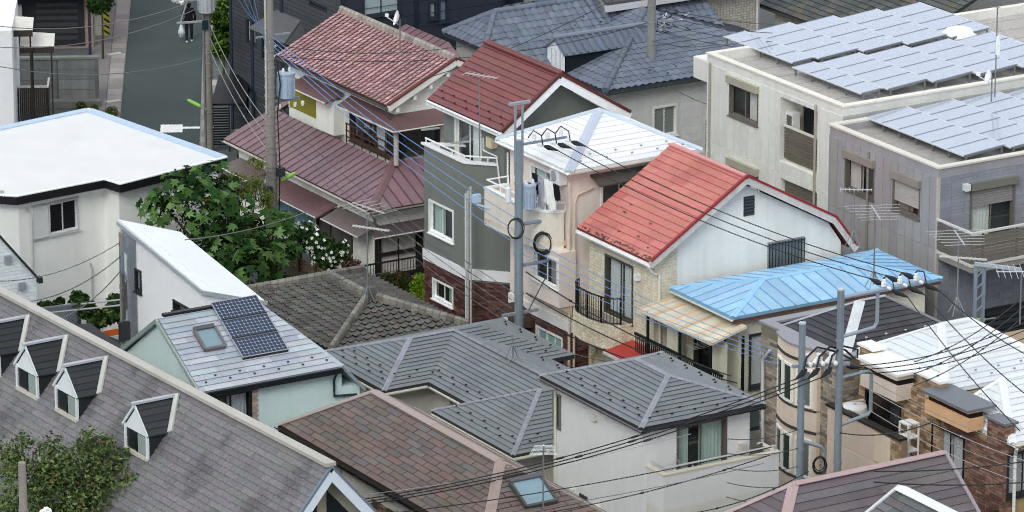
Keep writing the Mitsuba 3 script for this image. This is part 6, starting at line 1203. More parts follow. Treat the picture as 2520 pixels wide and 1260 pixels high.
one('sign_plate', M('1f3a44', .1).box(x2 - .32, x2 - .08, y2 - .25, y2 - .22, 4.85, 5.2), 'small dark teal plate on the pole beside the back street', 'plate', 'semi')
g = (-3.82, 16.95, 2.2); lamp('bright green street lamp over the back street beside the concrete pole', np.array((-3.58, 16.63, 2.05)), np.array((-3.82, 17.76, 2.2)) - np.array((-3.58, 16.63, 2.05)), .8)
# blue-grey steel pole before the cream house
P3 = (-8.62, -14.76, 9); x3, y3 = P3[0], P3[1]
k = pole('blue-grey steel pole with cable rack standing before the cream house', x3, y3, 9.0, .155, .125, '96a5b4', [2.0, 3.2, 4.0, 5.3, 6.0, 7.6], True, 'metal')
for s in (-.13, .13): M('a9b7c6', .2).box(x3 + s - .03, x3 + s + .03, y3 - .03, y3 + .03, 7.9, 10.2).put(part(k, 'rack_rail'), 'metal')
arm(k, (x3 - .35, y3, 10.2), (x3 + .4, y3, 10.2), .09, 'b2bfcc', 'rack_top'); arm(k, (x3, y3, 8.85), (x3 + 1.75, y3, 8.85), .07, '8fa6bb'); arm(k, (x3 + .1, y3, 7.5), (x3 + 1.6, y3, 7.5), .07, '8fa6bb')
pipe_arm(k, [(x3, y3, 6.25), (x3 + 1.05, y3, 6.25), (x3 + 1.15, y3, 6.15), (x3 + 1.15, y3, 5.0), (x3 + 1.05, y3, 4.9), (x3, y3, 4.9)], .06, '93a1b2'); arm(k, (x3 - .6, y3, 3.35), (x3 + .7, y3, 3.35), .09, 'a9b4bd'); arm(k, (x3 - .1, y3, 1.9), (x3 + .9, y3, 2.0), .06, 'a9b4bd'); arm(k, (x3 - .1, y3, 1.3), (x3 + .9, y3, 1.7), .06, 'a9b4bd')
sd = np.array([.45, -1, -.12]); tips = []
for i, dx in enumerate((.65, 1.15, 1.65)):
    p = np.array([x3 + dx, y3 - .1, 8.8]); insulator(k, (x3 + dx - .1, y3, 8.9), (0, 0, 1), 1.0); insulator(k, p, (.2, -1, 0), .8); sleeve(k, p + (.08, -.22, -.02), sd, .55); tips.append(p + (.08, -.22, -.02) + sd / np.linalg.norm(sd) * .5)
    M('1b1c1f', .1).tube([p + (.05, -.2, 0), p + (.05, -.1, .3), p + (-.15, .05, .45), p + (-.25, .2, .2)], .022, 6).put(part(k, 'jumper_cable'), 'semi', smooth=True)
transformer('pale blue-grey box transformer on the steel pole before the cream house', x3 + .3, y3 - .15, 6.75, .2, .85, '9fb0c2'); one('cutout_switch', M('dfe6ec', .1).lathe((x3 - .38, y3, 7.0), [(.03, 0), (.09, .05), (.09, .5), (.05, .55), (.03, .7)], 10), 'white porcelain switch on the left of the steel pole before the cream house', 'switch', 'gloss')
coil('tangled black cable coil inside the pipe frame of the steel pole before the cream house', (x3 + .85, y3 - .08, 5.55), (-.4, -1, 0), .36, '1a1b1d', 6); coil('small black cable loop hanging left of the steel pole before the cream house', (x3 - .2, y3 - .2, 6.2), (-.5, -1, .1), .28, '222326', 2)
lamp('lime green street lamp low on the steel pole before the cream house', (x3 + .5, y3 - .1, .95), (.9, -.1, .08), .5); one('speaker_box', M('1b1d1f', .1).tube([(x3 + 1.0, y3 - .1, 1.75), (x3 + 1.9, y3 - .2, 1.25)], .13, 8), 'long black cable closure hanging right of the steel pole before the cream house', 'cable closure', 'semi')
# two steel poles on the right
P4 = (-9.8, -34.06, 9.5); x4, y4 = P4[0], P4[1]
k = pole('right-hand steel pole carrying the long white insulator arm before the stone brick house', x4, y4, 9.5, .112, .1, '9aa6b2', [3.2, 4.4, 5.3, 6.6, 8.0, 9.0], False, 'metal', 'b4bfca'); k4 = k
pipe_arm(k, [(x4, y4, 9.25), (x4 + 2.3, y4, 9.3), (x4 + 2.9, y4, 9.32)], .06, 'a9b6c4'); pipe_arm(k, [(x4 + 1.25, y4, 9.2), (x4 + 1.25, y4, 8.35), (x4 + 1.15, y4, 8.2), (x4, y4, 8.1)], .055, 'a9b6c4')
pipe_arm(k, [(x4, y4, 6.9), (x4 + 1.0, y4, 6.95), (x4 + 1.1, y4, 6.85), (x4 + 1.1, y4, 5.75), (x4 + 1.0, y4, 5.65), (x4, y4, 5.5)], .055, '98a4b0'); arm(k, (x4, y4, 3.6), (x4 + 1.0, y4, 3.75), .06, 'a3afba'); arm(k, (x4, y4, 3.1), (x4 + 1.0, y4, 3.2), .06, 'a3afba')
tip4 = []
for i, dx in enumerate((1.55, 2.1, 2.65)):
    p = np.array([x4 + dx, y4, 9.32]); insulator(k, p + (-.1, 0, .02), (0, 0, 1), 1.0); insulator(k, p + (0, .05, 0), (0, 1, .1), .65); insulator(k, p + (0, -.05, 0), (.1, -1, -.1), .65); sleeve(k, p + (0, .25, .02), (-.15, 1, .1), .5); sleeve(k, p + (.02, -.25, -.03), (.25, -1, -.15), .6); tip4.append((p + (-.07, .7, .07), p + (.15, -.8, -.1)))
    M('1b1c1f', .1).tube([p + (0, .3, .05), p + (.05, .15, .25), p + (.1, -.1, .28), p + (.05, -.3, 0)], .02, 6).put(part(k, 'jumper_cable'), 'semi', smooth=True)
P5 = (-11.03, -33.99, 8.7); x5, y5 = P5[0], P5[1]
k = pole('left-hand bare-topped steel pole of the pair before the stone brick house', x5, y5, 8.7, .108, .095, '9aa6b2', [3.6, 5.0, 6.4], False, 'metal', 'b4bfca')
pipe_arm(k, [(x5, y5, 5.25), (x5 + .62, y5 - .1, 5.0), (x5 + .75, y5 - .12, 4.85), (x5 + .75, y5 - .12, 3.4), (x5 + .6, y5 - .1, 3.3), (x5, y5, 3.6)], .055, 'a3afba')
c0, c1 = np.array([x5 - .25, y5 + .1, 7.45]), np.array([x4 + .3, y4 - .05, 7.3]); arm(k, c0, c1, .09, 'a8b4c0'); tip5 = []
for i in range(3):
    p = c0 + (c1 - c0) * (.25 + .22 * i); d = np.array([-.85, -.35, -.25]); insulator(k, p + (0, 0, .05), (0, 0, 1), 1.35); insulator(k, p + (.1, .05, .02), (-.3, -1, .2), 1.0); insulator(k, p + (.2, -.05, .02), (.7, .3, .5), 1.0); sleeve(k, p + (-.1, -.15, -.05), d, .6); tip5.append(p + (-.1, -.15, -.05) + d * .55)
    M('17181b', .1).tube([p + (-.3, -.25, -.1), p + (-.1, -.15, .3), p + (.35, .0, .48), p + (.95, .1, .25), c1 + (.1 + .1 * i, .05, .1)], .03, 6).put(part(k, 'jumper_cable'), 'semi', smooth=True)
sleeve(k4, (x4 + .25, y4, 7.2), (1, .1, -.25), .6); coil('black cable loops between the two steel poles before the stone brick house', (x5 + .55, y5 - .2, 4.5), (-.4, -1, 0), .22, '202124', 5, .016)
one('cable_closure', M('17191b', .1).tube([(x4 + .6, y4 - .3, 3.35), (x4 + 1.5, y4 - .4, 2.95)], .1, 8), 'black cable closure low on the right-hand steel pole above the mauve roof', 'cable closure', 'semi')
P6 = (-1.46, -29.08, 7.6); x6, y6 = P6[0], P6[1]
k = thing('utility_pole', 'lattice-topped steel pole with a slanting arm before the dark slatted screen', 'utility pole')
for s in (0, .3): M('a5b3c2', .3).box(x6 + s - .04, x6 + s + .04, y6 - .04, y6 + .04, 0, 7.6 - s * .2).put(part(k, 'mast'), 'metal')
for i in range(12): M('9aa8b6', .3).bar((x6, y6, 3.2 + i * .36), (x6 + .3, y6, 3.4 + i * .36), .03, .03).put(part(k, 'lattice_bar'), 'metal')
arm(k, (x6 - .05, y6, 7.62), (x6 + 1.2, y6 - .6, 7.4), .1, 'b9c6d2', 'top_arm'); lamp('green street lamp low beside the dark slatted screen at the right', np.array((-0.27, -28.03, 5.4)), (-1, .1, 0), .5)
P7 = (-19.61, -8.94, 6.2); x7, y7 = P7[0], P7[1]
k = pole('thin rusty grey pole wrapped with cables beside the slanting white house', x7, y7, 6.2, .11, .08, '85817a', [1.5, 3.0, 4.4], False)
for i in range(9): M('6f7f93' if i < 4 else '55565a', .2).tube([(x7 + .08 * math.cos(i), y7 - .1, 6.1 - i * .25), (x7 + .1 * math.cos(i * 2), y7 - .12, 5.5 - i * .3)], .03, 5).put(part(k, 'strap'), 'semi')
one('cable_box', M('26282b', .2).box(x7 - .2, x7 + .15, y7 - .2, y7 - .05, 2.7, 3.3), 'black box on the thin pole beside the slanting white house', 'junction box', 'semi')
P8 = (-34.72, -33.63, 8.8); x8, y8 = P8[0], P8[1]
k = pole('rust-streaked pole top with a cluster of white insulators at the bottom left', x8, y8, 8.8, .15, .1, '958d88', [7.5], False)
M('8a4f3c', .4).tube([(x8 + .1, y8 - .03, 7.0), (x8 + .075, y8 - .03, 8.75)], .02, 5).put(part(k, 'rust_streak'), 'matte'); arm(k, (x8 - .6, y8, 7.3), (x8 + 1.0, y8, 7.2), .08)
tip8 = []
for i in range(20): insulator(k, (x8 - .35 + 1.3 * rng.random(), y8 - .1 + .2 * rng.random(), 7.0 + .42 * rng.random() - .15 * abs(i % 5 - 2) * .4), (rng.random() - .5, rng.random() - .7, .4), 1.05)
for i in range(3): p = np.array([x8 + .35 + .25 * i, y8 - .15, 7.32 - .12 * i]); M('17181b', .1).tube([p - (1.3, .3, .55), p - (.7, .15, .1), p - (.2, 0, -.12), p + (.35, -.05, -.08), p + (.75, -.1, -.25)], .035, 6).put(part(k, 'jumper_cable'), 'semi', smooth=True); tip8.append(p + (.75, -.1, -.25))
P9 = (7.28, 2.41, 3.5); x9, y9 = P9[0], P9[1]
k = pole('concrete pole with a knot of black cables before the blue-grey tiled house', x9, y9, 11, .17, .14, '88898a', [4.5, 5.4, 6.2, 7.0, 7.6], True)
for i in range(26): p = np.array([x9 + .1 + 1.3 * rng.random() ** 1.5, y9 - .1, 6.9 + .75 * (rng.random() - .5)]); M('2a2c2e' if i % 3 else 'c9ccce', .1).tube([p, p + (.15 * rng.random(), -.1, .2 * (rng.random() - .5)), p + (.25 * rng.random(), .1, .25 * (rng.random() - .5))], .022, 5).put(part(k, 'cable_tie'), 'semi')
arm(k, (x9, y9, 3.9), (x9 + .5, y9 - .1, 3.9), .06, 'd8dcde'); arm(k, (x9, y9, 2.6), (x9 + 1.0, y9 - .2, 2.3), .06, 'c9ced2')

def ray_pt(p, k): return np.array(CAM) + (np.array(p) - np.array(CAM)) * k
Z = lambda *a: np.array(a)
W = lambda a, b, sag, r, c, label, group=None, knots=0: wire(np.array(a), np.array(b), sag, r, c, label, group, knots)
BLK, GRY, BLU = '222426', '6a6c6d', '7398d0'
# three primaries from the cream-house pole over the red roof to the right-hand pole
for i, nm in enumerate(('lowest', 'middle', 'uppermost')): W(tips[i], tip4[i][0], .35, .016, BLK, nm + ' of the three black lines crossing the red roof to the white insulators')
for i, (nm, q) in enumerate(zip(('first', 'second', 'third'), ((-10.47, -43.3, 8.2), (-8.58, -41.13, 8.2), (-6.49, -38.52, 8.2)))): W(tip4[i][1], np.array(q), .15, .016, BLK, nm + ' black line leaving the long insulator arm over the white roofs')
for i, (nm, q) in enumerate(zip(('top', 'middle', 'bottom'), ((-4.35, -36.04, 8.4), (-4.61, -36.39, 8.3), (-4.87, -36.74, 8.2)))):
    a = np.array([x4 + .7, y4 + .05 * i, 7.15 - .13 * i]); W(a, np.array(q), .3, .016, BLK, nm + ' of three black lines from the right-hand pole across the white roof', None, 1)
for i, (nm, q) in enumerate(zip(('upper', 'middle', 'lower'), tip8)): W(q, tip5[i], 1.05, .017, BLK, nm + ' of the three long black lines crossing the brown roof from the bottom left', None, 4)
for i, (nm, q, e) in enumerate((('first', (-27.57, -34.32, 6), (-13.54, -36.28, 6.2)), ('second', (-23.47, -36.79, 6), (-13.64, -36.33, 6)), ('third', (-18.67, -38.95, 6), (-13.48, -37.97, 6)))): W(np.array(q), np.array(e), .25, .015, BLK, nm + ' black cable in front of the white house balcony', None, 2)
W(np.array((-25.19, -36.38, 6.2)), np.array((-14.47, -37.27, 6.2)), .2, .012, GRY, 'thin grey line across the front of the white house walls')
W(np.array((-28.2, -33.27, 6.3)), np.array((-15, -34.47, 6.3)), .3, .008, 'a9acae', 'hair-thin pale wire crossing the brown roof ridge')
# bundles from the tiled-house pole down to the cream-house pole
for i in range(4): W(np.array([x + .05 * i, y - .1, 8.75 - .2 * i]), np.array([x3 - .1, y3 + .1, 6.9 - .42 * i]), .28, .0125, BLU, ('topmost', 'second', 'third', 'lowest')[i] + ' of the four pale blue cables sweeping from the tall pole to the cream house')
for i in range(4): W(np.array([x3 + .1, y3 - .1, 5.9 - .3 * i]), np.array((-7.67, -27.69, 5.6)) + (.05 * i, 0, -.16 * i), .22, .0105, BLU, ('topmost', 'second', 'third', 'lowest')[i] + ' of the four pale blue cables passing the tiled front of the red roofed house')
for i in range(5): W(np.array([x + .15, y - .15, 6.3 - .3 * i]), np.array([x3 - .25, y3, 4.1 - .28 * i]), .35, .0115, '55575a' if i % 2 else '6a6c6e', ('topmost', 'second', 'third', 'fourth', 'lowest')[i] + ' of the dark cables from the tall pole past the brick ground floors', None, 5)
for i in range(3): W(np.array([x3 + .2, y3 - .1, 4.7 - .7 * i]), np.array((-7.94, -25.84, 5)) + (.2 * i, 0, -.7 - .25 * i), .3, .02, '2c2e30', ('upper', 'middle', 'lower')[i] + ' of the heavy black cables from the cream-house pole toward the tan awning', None, 4)
W(np.array([x3 - .15, y3 - .1, 2.7]), np.array((-6.87, -14.56, 5.3)), .0, .02, '3a3c3e', 'straight stay wire slanting up from the cream-house pole base')
for i in range(3): W(np.array([x3 + .3, y3 - .1, 2.5 - .5 * i]), np.array((-8.33, -22, 3.6)) + (0, -.2 * i, -.3 * i), .2, .015, '5c5d60', ('upper', 'middle', 'lower')[i] + ' of the grey service wires before the red porch canopy')
# from the back-street pole to the tall pole and beyond
for i in range(3): W(np.array([x2 + .1, y2, 5.0 - .5 * i]), np.array([x - .1, y + .1, 5.7 - .5 * i]), .3, .013, '9a9c9b', ('upper', 'middle', 'lower')[i] + ' of the pale service wires between the back street pole and the tall pole', None, 2)
for i in range(4): W(np.array((-12.67, -3.4, 12)) + (.22 * i, 0, .1 * i), np.array([x - .1, y, 8.9 - .2 * i]), .2, .0115, '86b0dc', ('first', 'second', 'third', 'fourth')[i] + ' pale blue cable fanning down from the top edge to the tall pole')
for i, (z, e) in enumerate(((5.95, (-13.19, 14.08, 7)), (5.6, (-13.85, 12.71, 6.6)), (4.0, (-12.7, 15.26, 5.2)))): W(np.array([x2 - .5 + .4 * (i > 1), y2, z - 1.0 * (i > 1) * .3]), np.array(e), .5, .016, '7c7e7e', ('upper', 'middle', 'lower')[i] + ' grey line crossing the back street toward the white wall at the left')
W(np.array([x + .1, y, 8.0]), np.array([x9, y9, 7.0]), .7, .015, '3c3e40', 'lower dark cable sagging across the pink tile roof', None, 3); W(np.array([x + .1, y, 8.4]), np.array((0.16, 0.53, 7.8)), .45, .014, '4c4e50', 'upper dark cable sagging across the pink tile roof')
W(np.array((-5.63, -3.57, 8)), np.array([x9, y9, 8.6]), .3, .015, '3a3c40', 'dark cable in front of the blue-grey tiled roof dormer')
for i in range(4): W(np.array([x9 + .6, y9, 7.4 - .3 * i]), np.array((5, -8.63, 9.6)) + (0, 0, -.3 * i), .1, .013, '3c3e40', ('topmost', 'second', 'third', 'lowest')[i] + ' of the black cables from the knotted pole to the beige brick house')
for i in range(2): W(np.array([x9, y9, 6.3 - 1.2 * i]), np.array((5.28, -4.76, 8)) + (0, 0, -2.2 * i), .15, .013, '4a4c4e', ('upper', 'lower')[i] + ' black cable before the eaves of the blue-grey tiled house')
for i in range(3): W(np.array([x7, y7, 5.9 - .45 * i]), np.array((-25.26, -11.52, 6.2)) + (.2 * i, -1.2 * i, -.4 * i), .35, .014 if i == 0 else .018, '5a5c5e', ('upper', 'middle', 'lower')[i] + ' cable hanging before the white flat-roofed house wall at the left')
W(np.array((-18.42, -10.97, 6.3)), np.array((-11.85, -6.94, 5.2)), .15, .018, '77797a', 'grey cable passing before the dark green garden trees'); W(np.array((-15.3, -10.41, 4.2)), np.array((-9.93, -11.1, 4.2)), .15, .011, '55575a', 'thin dark line above the old curved tile roof')
for i in range(3): W(np.array((-8.75, -36.16, 7.8)) + (0, 0, -.35 * i), np.array((-2.61, -33.16, 8)) + (0, 0, -.3 * i), .25, .015, '2c2e30', ('upper', 'middle', 'lower')[i] + ' of the dark cables rising past the lattice pole at the right edge', None, 4)
for i in range(4): W(np.array([x4 + 1.0, y4 - .1, 6.7 - .3 * i]), np.array((-8.89, -41.99, 6.5)) + (0, .3 * i, .4 - .35 * i), .15, .011, 'b0aca4' if i % 2 else '8a8c8c', ('first', 'second', 'third', 'fourth')[i] + ' pale thin wire crossing the brick row house fronts', None, 2)
for i in range(2): W(np.array((-12.31, -39.33, 6.2)) + (0, 0, -.3 * i), np.array((-8.58, -41.75, 6.6)) + (0, 0, -.62 * i), .1, .02, '2a2c2e', ('upper', 'lower')[i] + ' thick black cable low before the red brick house')
W(np.array([x4, y4, 5.3]), np.array((-10.02, -38.73, 7)), .2, .018, '3a3c3e', 'black cable curving from the right-hand pole toward the orange box fascia')
for i in range(5): W(np.array((-14.53, -35.57, 6.4)) + (0, 0, -.42 * i), np.array([x5, y5, 5.6 - .55 * i]), .12, .012, '4c4e50', ('topmost', 'second', 'third', 'fourth', 'lowest')[i] + ' of the black wires before the stone brick bay windows')

# ------------------------------------------------------------------ television antennas and dishes
def yagi(label, p, h, boom, dirn, els=9, el=.55, c='c9cbcc', legs=True, tilt=0.0, second=None):
    k = thing('antenna', label, 'antenna'); p = np.array(p, float); d = np.array([math.cos(dirn), math.sin(dirn), tilt]); t = np.array([-math.sin(dirn), math.cos(dirn), 0]); top = p + (0, 0, h)
    M('8e8f90', .3).tube([p, top], .022, 6).put(part(k, 'mast'), 'metal')
    if legs:
        for a in range(4): M('9b9c9c', .2).bar(p + (.28 * math.cos(a * 1.57 + .5), .28 * math.sin(a * 1.57 + .5), -.1), p + (0, 0, .45), .018, .018).put(part(k, 'leg'), 'metal')
    M(c, .1).bar(top - d * boom * .45, top + d * boom * .55, .03, .03).put(part(k, 'boom'), 'metal')
    for i in range(els): q = top + d * boom * (-.42 + .95 * i / (els - 1)); L = el * (1.25 - .5 * i / els); M(c, .1).tube([q - t * L, q + t * L], .008, 5).put(part(k, 'element'), 'metal')
    if second:
        q0 = p + (0, 0, h * second[0]); L2 = second[1]; d2 = np.array([math.cos(dirn + second[2]), math.sin(dirn + second[2]), 0]); t2 = np.array([-d2[1], d2[0], 0]); M('dcdad4', .1).bar(q0 - d2 * L2 * .4, q0 + d2 * L2 * .6, .045, .045).put(part(k, 'boom'), 'metal')
        for i in range(10): q = q0 + d2 * L2 * (-.35 + .9 * i / 9); M(c, .1).tube([q - t2 * .16, q + t2 * .16], .009, 5).put(part(k, 'element'), 'metal')
    return k
def ptz(p): return p
yagi('tall many-armed antenna with wide rods on the pale blue roof', (-2.24, -24.99, 6), 2.3, 1.6, -2.0, 6, .7)
yagi('second antenna with wide rods, standing before the louvred balcony of the grey block', (-3.51, -30.97, 7), 2.25, 1.5, -2.0, 6, .7, second=(.72, 1.4, 1.2))
yagi('small horizontal antenna on a thin mast before the grey block windows', (-0.72, -21.72, 6.2), 1.75, 1.0, -.6, 8, .2, 'd9d8d4')
yagi('pale antenna on the green house roof beside its laundry arms', (-7.38, -10.26, 7.2), 2.7, 1.2, -1.1, 7, .22, 'd8d6d0', False)
yagi('large antenna with spread rods above the white flowering bush', (-12.59, -12.12, 3.75), 3.0, 1.6, -1.4, 6, .6, 'd3d3d0', second=(.78, 1.3, .4))
yagi('upright antenna with short rods in front of the brown roof window', (-20.67, -36.01, 5.4), 1.9, 1.1, -2.1, 8, .3, 'dfe1e2', False, .6)
yagi('slim antenna on four black legs standing on the grey slate ridge', (-12.59, -21.01, 4.3), .6, .01, 0, 2, .02, '55575a'); yagi('antenna with long white rods cut by the right edge', (-3.51, -34, 7.4), 1.6, 1.3, 2.6, 8, .7, 'e0e0de', False)
yagi('tall mast antenna on the solar panel block at the right edge', (7.81, -17.39, 8.7), 3.0, .1, 0, 2, .1, 'a9abad', False)
def dish(label, p, d, r=.24, pole_h=.5):
    k = thing('satellite_dish', label, 'satellite dish'); d = np.array(d, float); d /= np.linalg.norm(d); p = np.array(p, float)
    M('e9eaec', .1).lathe(p, [(.01, 0), (r * .5, .02), (r * .85, .06), (r, .1), (r * 1.01, .095), (r * .5, .005), (.01, -.015)], 18, d).put(part(k, 'reflector'), 'semi', smooth=True); M('d4d5d6', .1).bar(p + (0, 0, -r * .8), p + d * .42 - (0, 0, .06), .03, .03).put(part(k, 'arm'), 'semi'); M('efefef', .1).box(*(v for a in p + d * .42 for v in (a - .05, a + .05))).put(part(k, 'receiver'), 'semi'); M('8d8e90', .2).tube([p - d * .06, p - d * .06 - (0, 0, pole_h)], .025, 6).put(part(k, 'mount'), 'metal')
dish('white satellite dish on the pink tile roof before the navy building', (-2.61, 3.36, 8.2), (-.9, .35, .3), .27, 1.2); dish('white satellite dish on the mast beside the solar panels at the right edge', (7.17, -17.97, 9.6), (-.9, .35, .3), .24, .8); dish('white satellite dish left of the steel pole at the cream house', (-8.09, -13.09, 2.4), (-.9, .1, .3), .3, .5)
one('antenna_mast_box', M('f0f1f2', .1).box(*(lambda p: (p[0] - .05, p[0] + .05, p[1] - .05, p[1] + .05, p[2] - .3, p[2] + .3))((7.48, -17.92, 10.6))), 'tall white flat antenna panel on the mast over the solar panels', 'antenna', 'semi')

# ------------------------------------------------------------------ plants
def leaf_cards(m, centres, n, size, cols, var=.18, up=.5, asp=.5, hue=.03, shell=.55):
    """many small leaf blades through the volume of blobs (centre, radius), each a bent pair of triangles"""
    tot = sum(r ** 2 for _, r in centres)
    for c, r in centres:
        r3 = np.broadcast_to(np.asarray(r if np.ndim(r) else (r, r, r), float), 3)
        k = int(n * (r ** 2) / tot)
        d = nrng.normal(size=(k, 3)); d /= np.linalg.norm(d, axis=1, keepdims=True); rad = (shell + (1 - shell) * nrng.random(k)) * (.75 + .5 * meshkit.noise(d * 2.2 + np.array(c)))
        P = np.array(c) + d * rad[:, None] * r3 * np.array([1, 1, .85]); N = d * .6 + np.array([0, 0, up]) + nrng.normal(size=(k, 3)) * .45; N /= np.linalg.norm(N, axis=1, keepdims=True)
        A = np.cross(N, nrng.normal(size=(k, 3))); A /= np.linalg.norm(A, axis=1, keepdims=True) + 1e-9; Bv = np.cross(N, A); S = size * (.6 + .8 * nrng.random(k))
        sh = nrng.integers(0, len(cols), k)
        for j in range(len(cols)):
            q = np.nonzero(sh == j)[0]
            for tone in range(3):
                g = q[tone::3]
                if not len(g): continue
                col = tint(cols[j], var, hue); a, b, s, p, nn = A[g], Bv[g], S[g][:, None], P[g], N[g]
                v = np.stack([p - a * s, p + b * s * asp - nn * s * .12, p + a * s, p - b * s * asp - nn * s * .12], 1).reshape(-1, 3); i = np.arange(len(g))[:, None] * 4
                m.add(v, np.vstack([np.hstack([i, i + 1, i + 2]), np.hstack([i, i + 2, i + 3])]), col)
    return m
def limbs(k, base, tops, r=.12, c='5a4a3c', name='trunk'):
    base = np.array(base, float); m = M(c, .5); mid = np.mean([np.array(t) for t in tops], 0) * .45 + base * .55; m.tube([base, base * .5 + mid * .5 + (.05, .04, 0), mid], [r, r * .85, r * .7], 9); m.put(part(k, name), 'matte', smooth=True)
    for t in tops: t = np.array(t, float); M(c, .5).tube([mid, mid * .45 + t * .55 + (.08 * (rng.random() - .5), .08 * (rng.random() - .5), .1), t], [r * .55, r * .38, r * .12], 6).put(part(k, 'limb'), 'matte', smooth=True)
def lobed(m, p, n, a, s, c):
    """one palm-shaped leaf with five lobes"""
    n = np.array(n, float); n /= np.linalg.norm(n); a = np.array(a, float) - n * (np.array(a) @ n); a /= np.linalg.norm(a) + 1e-9; b = np.cross(n, a); pts = []
    for i, (t, q) in enumerate(((-2.7, .35), (-1.75, .85), (-1.25, .48), (-.85, 1.0), (-.42, .55), (0, 1.15), (.42, .55), (.85, 1.0), (1.25, .48), (1.75, .85), (2.7, .35))): pts.append(p + s * q * (a * math.cos(t) + b * math.sin(t)) - n * s * .22 * q * q)
    v = np.vstack([[np.array(p)], pts]); m.add(v, [[0, i, i + 1] for i in range(1, 11)] + [[0, 11, 1]], c)
figc = [((-15.25, -3.2, 5.05), .75), ((-14.46, -3.2, 5.59), .7), ((-13.27, -3, 5.39), .75), ((-14.27, -3.6, 4.51), .9), ((-12.75, -3, 4.62), .8), ((-13.09, -3.6, 3.7), .95), ((-11.24, -2.4, 3.39), .75), ((-9.96, -1.6, 3.2), .38), ((-13.91, -4, 3.45), .8), ((-12.71, -4, 2.84), .85), ((-11.27, -3, 2.42), .7), ((-9.72, -1.5, 2.21), .35), ((-11.78, -3.4, 2.89), .8)]
k = thing('fig_tree', 'large dark green tree with big lobed leaves beside the white flat-roofed house', 'tree')
limbs(k, (-13.0, -3.9, 0), [c for c, _ in figc[:9:2]], .14); GRN = ['3f5a33', '4a663a', '35502f', '587545', '5f7d4c', '2f472c', '698653']
leaves = []
for c, r in figc:
    for i in range(46):
        d = nrng.normal(size=3); d /= np.linalg.norm(d); q = np.array(c) + d * r * (.75 + .35 * rng.random()); leaves.append((q, d * .55 + (-.25, -.25, .75) + nrng.normal(size=3) * .25, nrng.normal(size=3) + (0, -.3, -.9)))
leaves.sort(key=lambda q: np.linalg.norm(q[0] - np.array(CAM)))
ls = M(GRN[0], 0)
for i, (p, n, a) in enumerate(leaves):
    col = tint('b0962e' if rng.random() < .008 else GRN[rng.randrange(7)], .16, .02); s = .17 + .14 * rng.random()
    if i < 260: m = M(col, 0); lobed(m, p, n, a, s, col); m.put(part(k, 'leaf'), 'leafy')
    else: lobed(ls, p, n, a, s, col)
ls.put(part(k, 'inner_leaves'), 'leafy', kind='stuff')
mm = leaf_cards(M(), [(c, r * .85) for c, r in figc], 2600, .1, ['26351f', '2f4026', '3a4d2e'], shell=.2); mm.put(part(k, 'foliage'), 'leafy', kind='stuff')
k = thing('bamboo_shrub', 'thin yellowish feathery shrub standing before the cream wall of the maroon house', 'shrub'); bc = [((-9.75, 0.8, 3.85), .45), ((-9.4, 0.6, 3.35), .5), ((-10.35, 0.4, 3.83), .45), ((-9.29, 1.2, 4.41), .25), ((-9.57, 1.2, 4.59), .2), ((-10.66, 0.4, 4.3), .4)]
limbs(k, (-10.2, .6, 0), [c for c, _ in bc], .05, '7a6a48', 'stem'); leaf_cards(M(), bc, 2600, .07, ['6a7a3c', '7d8a48', '586a34', '8a8a50', '4f6030'], asp=.25, shell=.1).put(part(k, 'crown'), 'leafy')
def shrub(name, label, blobs, n, size, cols, cat='shrub', base=None, asp=.5, shell=.4, group=None, up=.5):
    k = thing(name, label, cat, group); c0 = np.array(blobs[0][0]); base = base or (c0[0], c0[1], 0); M('4c3f32', .4).tube([base, (np.array(base) + c0) / 2 + (.03, .02, 0), c0], [.05, .04, .02], 6).put(part(k, 'stem'), 'matte'); leaf_cards(M(), blobs, n, size, cols, asp=asp, shell=shell, up=up).put(part(k, 'crown'), 'leafy'); return k
fl = [((-8.73, -0.6, 2.18), .5), ((-8.41, -1.3, 2.1), .55), ((-8.26, -2.3, 2.05), .5), ((-8.51, -1.9, 1.69), .5), ((-8.33, -0.3, 2.26), .4)]
k = shrub('flowering_bush', 'round dark bush covered in small white flowers beside the garden wall', fl, 5200, .065, ['324a2c', '3f5a36', '2a3f26', '4a6640'])
ff = M('f4f4f0', .05)
for i in range(150):
    c, r = fl[rng.randrange(5)]; d = nrng.normal(size=3); d[0] -= .5; d[1] -= .6; d /= np.linalg.norm(d); p = np.array(c) + d * r * (.92 + .15 * rng.random()); nn = d
    for t in range(5): a = t * 1.257; e1 = np.cross(nn, (0, 0, 1)); e1 /= np.linalg.norm(e1); e2 = np.cross(nn, e1); ff.add([p, p + .05 * (e1 * math.cos(a - .45) + e2 * math.sin(a - .45)) + nn * .01, p + .065 * (e1 * math.cos(a) + e2 * math.sin(a)) + nn * .02, p + .05 * (e1 * math.cos(a + .45) + e2 * math.sin(a + .45)) + nn * .01], [[0, 1, 2], [0, 2, 3]])
ff.put(part(k, 'blossoms'), 'matte', kind='stuff')
shrub('dark_bush', 'low dark bush with a few red flowers beside the black garden railing', [((-5.88, -2.4, 0.69), .4), ((-5.71, -2.8, 0.62), .35), ((-6.32, -2.2, 0.78), .3)], 2200, .06, ['2c4028', '38502f', '5a2f30'])
for i, (c, s) in enumerate((((-5.69, -3.4, 0.78), .34), ((-5.64, -4, 0.62), .3), ((-5.68, -4.8, 0.51), .28), ((-5.72, -5.6, 0.44), .32), ((-5.86, -6.6, 0.36), .26))):
    shrub('dwarf_conifer', ('first', 'second', 'third', 'fourth', 'fifth')[i] + ' bright yellow-green dwarf conifer along the brick foot of the green house', [(c, s), (np.array(c) + (0, 0, s * .8), s * .55), (np.array(c) - (0, 0, s * .7), s * .9)], 1500, .05, ['7d9a2e', '6b8a2a', '8fae3a', '5a7826'], 'conifer', group='dwarf conifers by the green house', asp=.35, up=.9)
